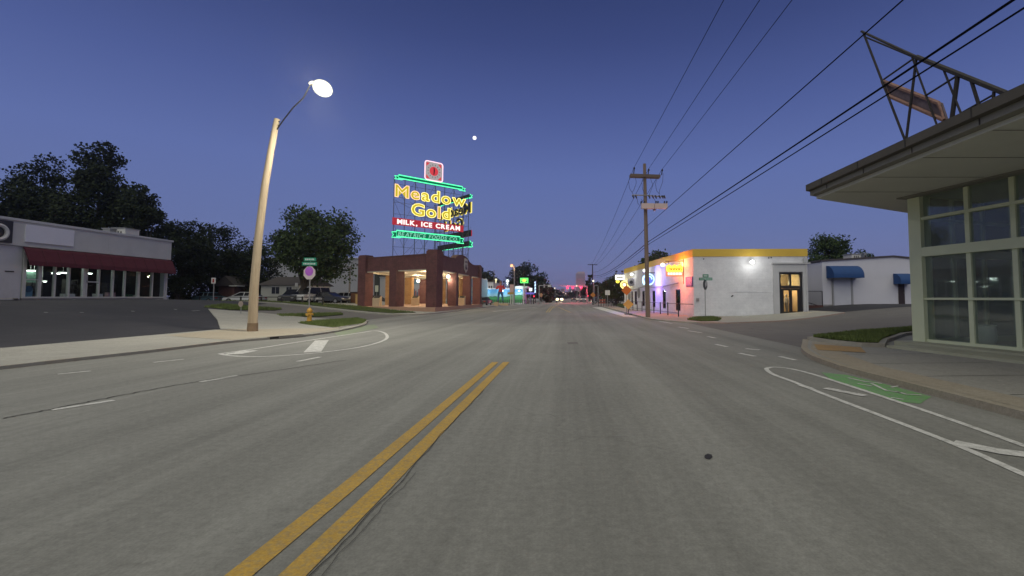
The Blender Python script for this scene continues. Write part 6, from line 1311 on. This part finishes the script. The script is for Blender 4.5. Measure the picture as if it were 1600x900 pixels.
# ================================================================ utility pole
Y = 31.8; X = at(1012.5, 497, Y).x; xt = at(1007, 256, Y).x; zt_ = pz(256, Y)
t = thing('utility_pole', 'tall brown utility pole with crossarm, cutouts and a pale pink box near the top', 'utility pole', (X, Y, .1)); mb = M(); xz = lambda z: X+(xt-X)*(z/zt_); mb.tube([(xz(0), Y, -.2), (xz(5), Y, 5), (xz(zt_), Y, zt_)], [.17,.145,.11], 12); part(mb, 'pole', surf('brown_pole', (.22,.16,.12), .9, .3, 1.2, 14, .3, stretch=(6,6,.4)), t, smooth=True)
za = pz(275.5, Y); xa0, xa1 = at(984,275,Y).x, at(1031,275,Y).x; mb = M(); T = Matrix.Translation(((xa0+xa1)/2, Y-.18, za)) @ Matrix.Rotation(R(2), 4, 'Y'); hw = (xa1-xa0)/2
for q in (-1, 1): mb.box((0, .0+.36*(q>0), 0), (hw*2, .10, .2), 0, T)
part(mb, 'crossarm', surf('arm_wood', (.15,.11,.085), .9, .25), t)
TOPS = []
for u, v in ((990.5,265.5),(1013,268),(1034,268.5)): p = at(u, v, Y); mb = M(); mb.cyl((p.x-.05, Y-.15, za+.05), (p.x, Y-.15, p.z+.05), .035, 6); mb.ball((p.x, Y-.15, p.z+.08), (.07,.07,.09), 8, 6); part(mb, 'insulator', dark_metal, t); TOPS.append((p.x, Y-.15, p.z+.15))
zl = pz(306.5, Y); mb = M(); mb.tube([(at(987,305,Y).x, Y-.15, zl+.05), (at(1010,305,Y).x, Y-.15, zl+.02), (at(1039,308,Y).x, Y-.15, zl-.08)], .045, 6); part(mb, 'cutout_bracket', steel, t)
for u in (989, 993.5, 1014, 1019.5, 1024, 1030, 1034.5, 1037.5): xx = at(u,305,Y).x; mb = M(); mb.tube([(xx-.05, Y-.2, zl), (xx+.03, Y-.25, zl-.22)], [.06,.045], 6); part(mb, 'fuse_cutout', dark_metal, t)
for path in (((984,277),(981.5,284),(983,296),(988.5,304)),((992,278),(993.5,287),(990,297),(987,302)),((1004,279),(1002,286),(1003,296),(1006,303)),((1015,279),(1019.5,291),(1015,301),(1013.5,306)),((1027,278),(1023,288),(1025,299),(1030,305)),((1035,272),(1034.5,285),(1030,297),(1029,304)),((994,309),(996,319),(999,322)),((1001,312),(1004,317),(1006,324)),((1021,311),(1024,318),(1026,322))):
    mb = M(); mb.tube([(at(u,v,Y).x, Y-.22, pz(v,Y)) for u, v in path], .014, 5); part(mb, 'jumper_wire', black_p, t)
bx0, bx1, bz0, bz1 = at(1000.5,324,Y).x, at(1040.5,324,Y).x, pz(328,Y), pz(320,Y)
mb = M(); mb.bbox((bx0, Y-.55, bz0), (bx0+(bx1-bx0)*.49, Y-.25, bz1)); mb.bbox((bx0+(bx1-bx0)*.51, Y-.55, bz0+.01), (bx1, Y-.25, bz1-.01)); part(mb, 'equipment_box', surf('box_pink', (.60,.45,.41), .5, .12, 2), t)
for u in (1000, 1005, 1023, 1026, 1036, 1039.5): xx = at(u,318,Y).x; mb = M(); mb.cyl((xx, Y-.4, bz1), (xx+.03, Y-.4, bz1+.18), .05, 6); part(mb, 'bushing', dark_metal, t)
mb = M(); mb.bbox((bx0+.9, Y-.25, bz0-.08), (bx0+1.05, Y, bz1+.02)); part(mb, 'mount', steel, t)
for v, a in ((355,0),(405,1),(440,0)): mb = M(); mb.cyl((xz(pz(v,Y))-.14, Y-.05, pz(v,Y)), (xz(pz(v,Y))+.16, Y-.05, pz(v,Y)), .02, 5); part(mb, 'step_bolt', dark_metal, t)
# ---- wires
def sagline(a, b, sag, n=20): return [(a[0]+(b[0]-a[0])*i/n, a[1]+(b[1]-a[1])*i/n, a[2]+(b[2]-a[2])*i/n - sag*4*(i/n)*(1-i/n)) for i in range(n+1)]
WGp = 'overhead wires along the street'
zf = pz(415, 124); xf = at(926, 415, 124).x
def wire(a, label, r, b=None, back=True, sag=.3):
    mb = M(); e_ = (a[0], -8.0, a[2]+.0); mb.tube(sagline(e_, a, sag), r, 5)
    if b: mb.tube(sagline(a, b, 1.0), r*1.3, 5)
    return solo(mb, 'overhead_wire', wire_m, label, 'wire', tuple(a), WGp)
for i, (tp, lb) in enumerate(zip(TOPS, ('thin upper wire running to the left end of the pole crossarm', 'thin upper wire running to the middle insulator of the crossarm', 'thin upper wire running to the right end of the pole crossarm'))):
    wire(tp, lb, .011, (xf-.8+.8*i, 124, zf), sag=.12)
xm = xz(6.7)+.15
wire((xm, 31.6, 6.62), 'single wire crossing above the roof frame to the middle of the pole', .014, (xf, 124, zf-1.8), sag=-.02)
wire((xm+.02, 31.6, 5.44), 'upper thick cable of the pair crossing the roof sign frame', .021, (xf, 124, zf-2.6), sag=.06)
wire((xm+.06, 31.6, 5.27), 'lower thick cable of the pair crossing the roof sign frame', .015, (xf, 124, zf-3.0), sag=.06)
# ================================================================ building with blue awnings
Y = 38; bb = thing('white_warehouse', 'low white gabled warehouse with two blue awnings', 'building', (at(1350,470,Y).x, Y, .7))
xa, xb = at(1286,470,Y).x, 42.0; zg = .35; xp = at(1395,402,Y).x; zl_, zp_ = pz(408.5,Y), pz(401.5,Y); zr_ = zp_-(zp_-zl_)*(xb-xp)/(xp-xa)*1.5
mw = surf('warehouse_white', (.58,.57,.62), .75, .05, .6, 12, dirt=(.36,.36,.4), dirt_amt=.3)
mb = M(); q = [(xa, zg), (xb, zg), (xb, zr_), (xp, zp_), (xa, zl_)]; mb.prism(q, 0, .3, Matrix.Translation((0, Y+.3, 0)) @ RX); part(mb, 'wall', mw, bb)
mb = M(); mb.bbox((xa, Y+.31, zg), (xa+.3, Y+16, zl_-.05)); part(mb, 'wall', mw, bb)
mb = M(); q = [(xa-.1, zl_), (xp, zp_), (xb, zr_), (xb, zr_+.13), (xp, zp_+.13), (xa-.1, zl_+.13)]; mb.prism(q, -16, .12, Matrix.Translation((0, Y, 0)) @ RX); part(mb, 'roof', surf('roof_edge_dark', (.06,.05,.055)), bb)
mb = M(); mb.bbox((at(1312,470,Y).x+.0, Y-.05, zg), (at(1286.5,470,Y).x, Y-.003, .86)); part(mb, 'plinth_course', surf('plinth_grey', (.25,.24,.24)), bb)
mb = M(); mb.bbox((at(1332,470,Y).x, Y-.06, zg), (xb, Y-.003, .80)); part(mb, 'plinth_course', MT['plinth_grey'], bb)
x0, x1 = at(1302,470,Y).x, at(1329,470,Y).x; mb = M(); mb.bbox((x0, Y-.1, zg), (x1, Y-.062, pz(430,Y))); dr = part(mb, 'roller_door', surf('roller_white', (.55,.55,.60), .6, .05), bb)
for k in range(14): mb = M(); z = .75+k*.17; mb.bbox((x0+.03, Y-.115, z), (x1-.03, Y-.101, z+.14)); obj(mb, 'slat', MT['roller_white'], ORG[bb], dr)
mb = M(); mb.bbox((x1, Y-.14, zg), (x1+.16, Y-.003, pz(430,Y))); mb.bbox((x0-.1, Y-.14, zg), (x0, Y-.003, pz(430,Y))); part(mb, 'door_jamb', pale, bb)
x0, x1 = at(1404,470,Y).x, at(1413,470,Y).x; mb = M(); mb.bbox((x0, Y-.08, .8), (x1, Y-.003, pz(440,Y))); dr = part(mb, 'door', surf('door_brown', (.035,.022,.022), .6), bb); mb = M(); mb.ball((x1-.08, Y-.12, 1.85), .04, 8, 6); obj(mb, 'handle', steel, ORG[bb], dr)
ba = surf('blue_awning', (.008,.05,.17), .75, .12, 3, 16)
def qawn(u0, u1, v0, v1, dp):
    x0, x1 = at(u0,430,Y-dp*.5).x, at(u1,430,Y-dp*.5).x; z1, z0 = pz(v0,Y), pz(v1,Y-dp); n_ = 8
    sec = [(dp*math.sin(R(90*k/n_)), z0+.16+(z1-z0-.16)*math.cos(R(90*k/n_))) for k in range(n_+1)] + [(dp, z0)]
    mb = M(); N_ = len(sec); vs = [(x0, Y-.004-a, z) for a, z in sec] + [(x1, Y-.004-a, z) for a, z in sec]; base = [(x0, Y-.004, z0), (x1, Y-.004, z0)]
    mb.add(vs, [(k, N_+k, N_+k+1, k+1) for k in range(N_-1)]); mb.add([p_ for p_ in vs[:N_]]+[base[0]], [tuple(range(N_+1))[::-1]]); mb.add([p_ for p_ in vs[N_:]]+[base[1]], [tuple(range(N_+1))])
    return part(mb, 'awning', ba, bb)
qawn(1297, 1344, 415.5, 434, 1.1); qawn(1401.5, 1424, 427.5, 443.5, .9)
rooftop(1331, 1345, 397.5, 405, 39, zl_+.1, 'rooftop_unit', 'grey box unit on the warehouse roof in front of the round tree')
rooftop(1350, 1354, 396.5, 403, 39.5, zl_+.1, 'rooftop_vent', 'small upright vent beside the grey warehouse roof unit', .4, steel)
rooftop(1420, 1428, 402.5, 407, 39, zl_+.1, 'rooftop_unit', 'low dark unit on the right slope of the warehouse roof', .8, rust_metal)
# recessed annexe and fence between both buildings
t = thing('grey_annexe', 'set-back grey-blue block between the yellow-banded building and the warehouse', 'building', (at(1274,470,42).x, 42, .5)); x0, x1 = at(1256,470,42).x, xa+1.5
mb = M(); mb.bbox((x0, 42, .2), (x1, 50, pz(411,42))); part(mb, 'wall', surf('annexe_blue', (.27,.28,.33), .8, .06, 1), t); mb = M(); mb.bbox((x0, 41.9, pz(411,42)), (x1, 50, pz(410,42))); part(mb, 'roof_edge', MT['roof_edge_dark'], t)
for k in range(4): xx = at(1266+k*5,470,42).x; mb = M(); mb.bbox((xx, 41.95, .3), (xx+.04, 41.999, pz(411.2,42))); part(mb, 'seam', steel, t)
t = thing('chain_link_fence', 'dark chain link gate with a diagonal brace between the two buildings', 'fence', (at(1273,470,37).x, 37, .5)); x0, x1 = 18.2, at(1285,470,37).x; zf0, zf1 = float(H(20,37)), pz(455,37)
for x in (x0+.05, x1): mb = M(); mb.cyl((x, 37, zf0-.2), (x, 37, zf1), .035, 8); part(mb, 'post', dark_metal, t)
mb = M(); mb.cyl((x0, 37, zf1), (x1, 37, zf1), .025, 6); part(mb, 'top_rail', dark_metal, t); mb = M(); mb.cyl((x0+.1, 36.97, zf0+1.0), (x1, 36.97, zf0+.12), .03, 6); part(mb, 'brace', dark_metal, t)
mb = M(); n_ = 16
for k in range(-n_, n_*2):
    for sg in (1, -1):
        xa_ = x0 + k*.14; a = [xa_, zf0+.05]; b = [xa_+sg*(zf1-zf0)*.8, zf1]
        if sg*(b[0]-a[0]) <= 0: continue
        def cl(p_, q_, X_): f = (X_-p_[0])/(q_[0]-p_[0]); return [X_, p_[1]+(q_[1]-p_[1])*f]
        lo, hi = (a, b) if a[0] < b[0] else (b, a)
        if hi[0] <= x0 or lo[0] >= x1: continue
        if lo[0] < x0: lo = cl(lo, hi, x0)
        if hi[0] > x1: hi = cl(lo, hi, x1)
        mb.tube([(lo[0], 37.02, lo[1]), (hi[0], 37.02, hi[1])], .006, 3, cap=False)
part(mb, 'chain_mesh', dark_metal, t, kind='stuff'); mb = M(); mb.bbox((x0, 36.9, zf0-.2), (x1, 37.1, zf0+.28)); part(mb, 'plinth', brick_h, t)
# ================================================================ glazed corner pavilion on the right
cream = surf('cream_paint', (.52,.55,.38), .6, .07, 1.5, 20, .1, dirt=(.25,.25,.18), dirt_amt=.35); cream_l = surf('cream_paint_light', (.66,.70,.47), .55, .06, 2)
GA, GB = Vector((10.72,2.0)), Vector((10.30,12.9)); GX = Vector((10.80,10.6)); dirn = (GX-GB).normalized(); GA = GB + dirn*10.2
gp = thing('glazed_showroom', 'cream-framed corner showroom with a wide overhanging roof and gridded windows', 'building', (12, 10, .15))
# wall seen from the street: left end = post (far), right end = near
TG = frame(GB, GA); LG_ = (GA-GB).length; zs = lambda v, u: pz(v, on_line(u, GB, GA)[1])
mus = [0.0] + [sof(u, GB, GA)[0] for u in (1516, 1589)]; stp = mus[2]-mus[1]
while mus[-1] < LG_-1.0: mus.append(mus[-1]+1.35)
rows = [(.30,1.42),(1.48,2.66),(2.92,3.72),(3.80,4.42)]
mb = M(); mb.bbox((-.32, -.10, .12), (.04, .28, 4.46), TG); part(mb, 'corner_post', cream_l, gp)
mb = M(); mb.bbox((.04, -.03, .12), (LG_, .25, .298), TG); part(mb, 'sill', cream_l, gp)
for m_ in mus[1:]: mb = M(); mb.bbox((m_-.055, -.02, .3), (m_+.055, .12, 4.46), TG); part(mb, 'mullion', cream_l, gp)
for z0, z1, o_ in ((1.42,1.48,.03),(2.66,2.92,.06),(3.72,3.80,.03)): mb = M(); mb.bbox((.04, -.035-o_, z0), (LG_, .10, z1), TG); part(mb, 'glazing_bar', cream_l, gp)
mb = M(); mb.bbox((.04, -.06, 4.42), (LG_, .2, 4.6), TG); part(mb, 'head_beam', cream, gp)
showg = glass('showroom_glass', (.90,.95,.93), .02, 1.5, .10)
for i in range(len(mus)-1):
    for z0, z1 in rows: mb = M(); mb.bbox((mus[i]+(.055 if i else .04), .04, z0), (mus[i+1]-.055, .055, z1), TG); part(mb, 'pane', showg, gp)
# plinth: two steps
stc = surf('step_render', (.38,.38,.28), .85, .12, 1.5, 16, .15, dirt=(.22,.20,.13)); 
mb = M(); mb.bbox((-.45, -.62, .0), (LG_, -.0, .22), TG); mb.bbox((-.45, .0, .0), (.1, .6, .115), TG); part(mb, 'plinth', stc, gp)
mb = M(); mb.bbox((.1, -1.5, .0), (LG_, -.622, .165), TG); part(mb, 'step', stc, gp)
# return wall going away to the right, behind it the lot shows through the glass
TR_ = frame(GB, (GB.x+7, GB.y+2.2)); 
for k, s_ in enumerate((1.35, 2.7, 4.05, 5.4)): mb = M(); mb.bbox((s_-.05, 0, .3), (s_+.05, .12, 4.4), TR_); part(mb, 'mullion', cream, gp)
for z0, z1 in ((.12,.3),(1.42,1.48),(2.66,2.92),(3.72,3.80),(4.42,4.6)): mb = M(); mb.bbox((.2, -.02, z0), (6.8, .14, z1), TR_); part(mb, 'glazing_bar', cream, gp)
for k in range(5):
    for z0, z1 in rows: mb = M(); mb.bbox((1.35*k+.06, .05, z0), (1.35*(k+1)-.06, .065, z1), TR_); part(mb, 'pane', showg, gp)
# interior
mb = M(); mb.prism([(10.4,12.8),(17,14.9),(19,14.9),(19,2),(12.2,2)], .12, .14); part(mb, 'floor', surf('showroom_floor', (.40,.40,.36), .4, .2), gp)
mb = M(); mb.bbox((18.2, 2, .1), (18.4, 14.9, 4.5)); part(mb, 'back_wall', surf('dim_wall', (.42,.44,.38), .8, .6, .7, 4), gp)
# arched inner frame
mb = M(); arch = [(-1.0,.14),(-1.0,3.5),(3.2,3.5),(3.2,.14),(1.6,.14),(1.6,2.0)] + [(1.1+.5*math.cos(R(a)), 2.0+.75*math.sin(R(a))) for a in range(15,180,15)] + [(.6,2.0),(.6,.14),(.1,.14),(.1,2.9),(-.7,2.9),(-.7,.14)]
TA_ = Matrix.Translation((13.6, 11.6, 0)) @ Matrix.Rotation(R(-48), 4, 'Z') @ RX; mb.prism(arch, 0, .2, TA_); solo(mb, 'arch_frame', surf('arch_white', (.72,.74,.68), .7), 'pale arched partition standing inside behind the showroom glass', 'partition', (13.6, 11.6, .14))
v0 = at(1528, 540, 11.75); t = thing('white_planter', 'large white urn standing inside low behind the second column of panes', 'urn', (v0.x+.45, 12.0, .14)); cx, cy = v0.x+.35, 11.95; mb = M(); mb.tube([(cx,cy,.14),(cx,cy,.2),(cx,cy,.4),(cx,cy,.62),(cx,cy,.72),(cx,cy,.76)], [.15,.19,.27,.26,.24,.27], 18); part(mb, 'body', surf('urn_white', (.75,.78,.70), .5), t, smooth=True); mb = M(); mb.tube([(cx,cy,.70),(cx,cy,.74)], [.23,.23], 18); part(mb, 'soil', soil, t)
for i, (x, y, h_) in enumerate(((14.6,10.2,1.7),(15.8,8.6,2.1),(13.4,8.8,1.1),(16.4,11.4,1.4),(13.2,7.0,1.6))):
    t = thing('display_stand', ('dark tall-legged stand in the middle of the showroom','tallest dark stand, deepest inside the showroom','lowest dark stand inside the showroom','dark stand near the back glass of the showroom','dark stand nearest the road side panes of the showroom')[i], 'stand', (x, y, .14), 'stands inside the showroom')
    for z in np.linspace(.3, h_, 4): mb = M(); mb.bbox((x-.4, y-.25, z), (x+.4, y+.25, z+.05)); part(mb, 'shelf', inn2, t)
    mb = M()
    for a, b in ((-.38,-.23),(.38,-.23),(-.38,.23),(.38,.23)): mb.bbox((x+a-.02, y+b-.02, .14), (x+a+.02, y+b+.02, h_))
    part(mb, 'uprights', dark_metal, t, kind='stuff')
# roof: wide eave with stepped fascia
soff = surf('eave_soffit', (.56,.56,.50), .8, .07, 1, 12, dirt=(.42,.42,.36), dirt_amt=.4); roofm = surf('roof_fascia', (.085,.075,.06), .8, .15, 2); fasl = surf('roof_fascia_light', (.22,.21,.18), .8, .1, 2)
ro = [(7.16,13.25),(7.16,-2),(19.5,-2),(19.5,18.5),(12.4,16.1)]; ri = [(7.50,13.3),(7.50,-2),(19.4,-2),(19.4,18.2),(12.3,15.75)]
mb = M(); mb.prism(ro, 4.66, 4.84); part(mb, 'roof', roofm, gp); mb = M(); mb.prism([(7.30,13.28),(7.30,-2),(19.45,-2),(19.45,18.3),(12.35,15.9)], 4.53, 4.655); part(mb, 'fascia', fasl, gp)
mb = M(); mb.prism(ri, 4.44, 4.525); part(mb, 'soffit', soff, gp)
mb = M(); mb.bbox((-.4, -.4, 4.40), (LG_, -.05, 4.436), TG); part(mb, 'soffit_trim', fasl, gp)
for k in range(9):   # seams in the fascia and soffit sheets
    yy = 12.4-k*1.55; mb = M(); mb.bbox((7.152, yy, 4.665), (7.159, yy+.025, 4.835)); mb.bbox((7.292, yy, 4.535), (7.299, yy+.025, 4.65)); part(mb, 'seam', rust_metal, gp)
    mb = M(); mb.bbox((7.52, yy, 4.432), (10.25, yy+.02, 4.439)); part(mb, 'soffit_seam', fasl, gp)
# roof sign frame
XF = 8.25
t = thing('roof_sign_frame', 'bare tapering steel sign frame with a peach-edged panel standing on the showroom roof', 'sign frame', (XF, 10, 4.84))
def fp(u, v, dx=0): p = atX(u, v, XF+dx); return (p.x, p.y, max(p.z, 4.8))
def fbar(a, b, r, name='strut', dx=0): mb = M(); mb.tube([fp(*a, dx), fp(*b, dx)], r, 6); part(mb, name, rust_metal, t)
fbar((1346,49),(1432,89), 0.0324, 'top_beam'); fbar((1432,89),(1572,146), 0.0540, 'top_beam')
fbar((1350,57),(1571,149), 0.0216, 'top_beam', .12)
fbar((1349,51),(1416,224), 0.0288, 'post'); fbar((1432,89),(1415,226), 0.0324, 'post'); fbar((1424,86),(1467,204), 0.0216); fbar((1497,114),(1486,196), 0.0468, 'post'); fbar((1474,108),(1505,186), 0.0216); fbar((1517,124),(1532,172), 0.0324, 'post'); fbar((1553,143),(1552,158), 0.0288, 'post')
fbar((1381,124),(1431,89), 0.0252); fbar((1447,149),(1496,118), 0.0252); fbar((1503,176),(1554,147), 0.0216)
mb = M(); q0 = [fp(1381,126,.1), fp(1470,161,.1), fp(1479,188,.1), fp(1392,150,.1)]; mb.add(q0 + [(x+.05, y, z) for x, y, z in q0], [(0,1,2,3),(7,6,5,4),(0,4,5,1),(1,5,6,2),(2,6,7,3),(3,7,4,0)]); pn = part(mb, 'panel', surf('panel_mesh_dark', (.17,.13,.14), .9, .3, 8, 60), t)
mb = M(); mb.tube([Vector(p)-Vector((.05,0,0)) for p in q0], .045, 5, closed=True); obj(mb, 'peach_edge', surf('peach_edge', (.30,.17,.13), .8, .3, 12), ORG[t], pn)
# moon
p = at(741.5, 215.5, 2500); mb = M(); mb.ball((0,0,0), 10.5, 20, 14); o = solo(mb, 'moon', emit('moon_light', (1,.94,.92), 1.6), 'small bright moon low in the clear dusk sky right of the neon sign', 'moon', (0,0,0), smooth=True); o.location = p

# HAZE: thin volume added for glow round the lamps, one closed box round camera and scene
hm = bpy.data.materials.new('haze'); hm.use_nodes = True; n = hm.node_tree; n.nodes.clear(); ho = n.nodes.new('ShaderNodeOutputMaterial'); hv = n.nodes.new('ShaderNodeVolumePrincipled')
hv.inputs['Density'].default_value = .00042; hv.inputs['Anisotropy'].default_value = .82; hv.inputs['Color'].default_value = (.93, .93, 1, 1); n.links.new(hv.outputs[0], ho.inputs['Volume'])
mb = M(); mb.bbox((-2050, -420, -2.5), (2050, 2050, 60)); o = obj(mb, 'haze', hm); o['kind'] = 'stuff'
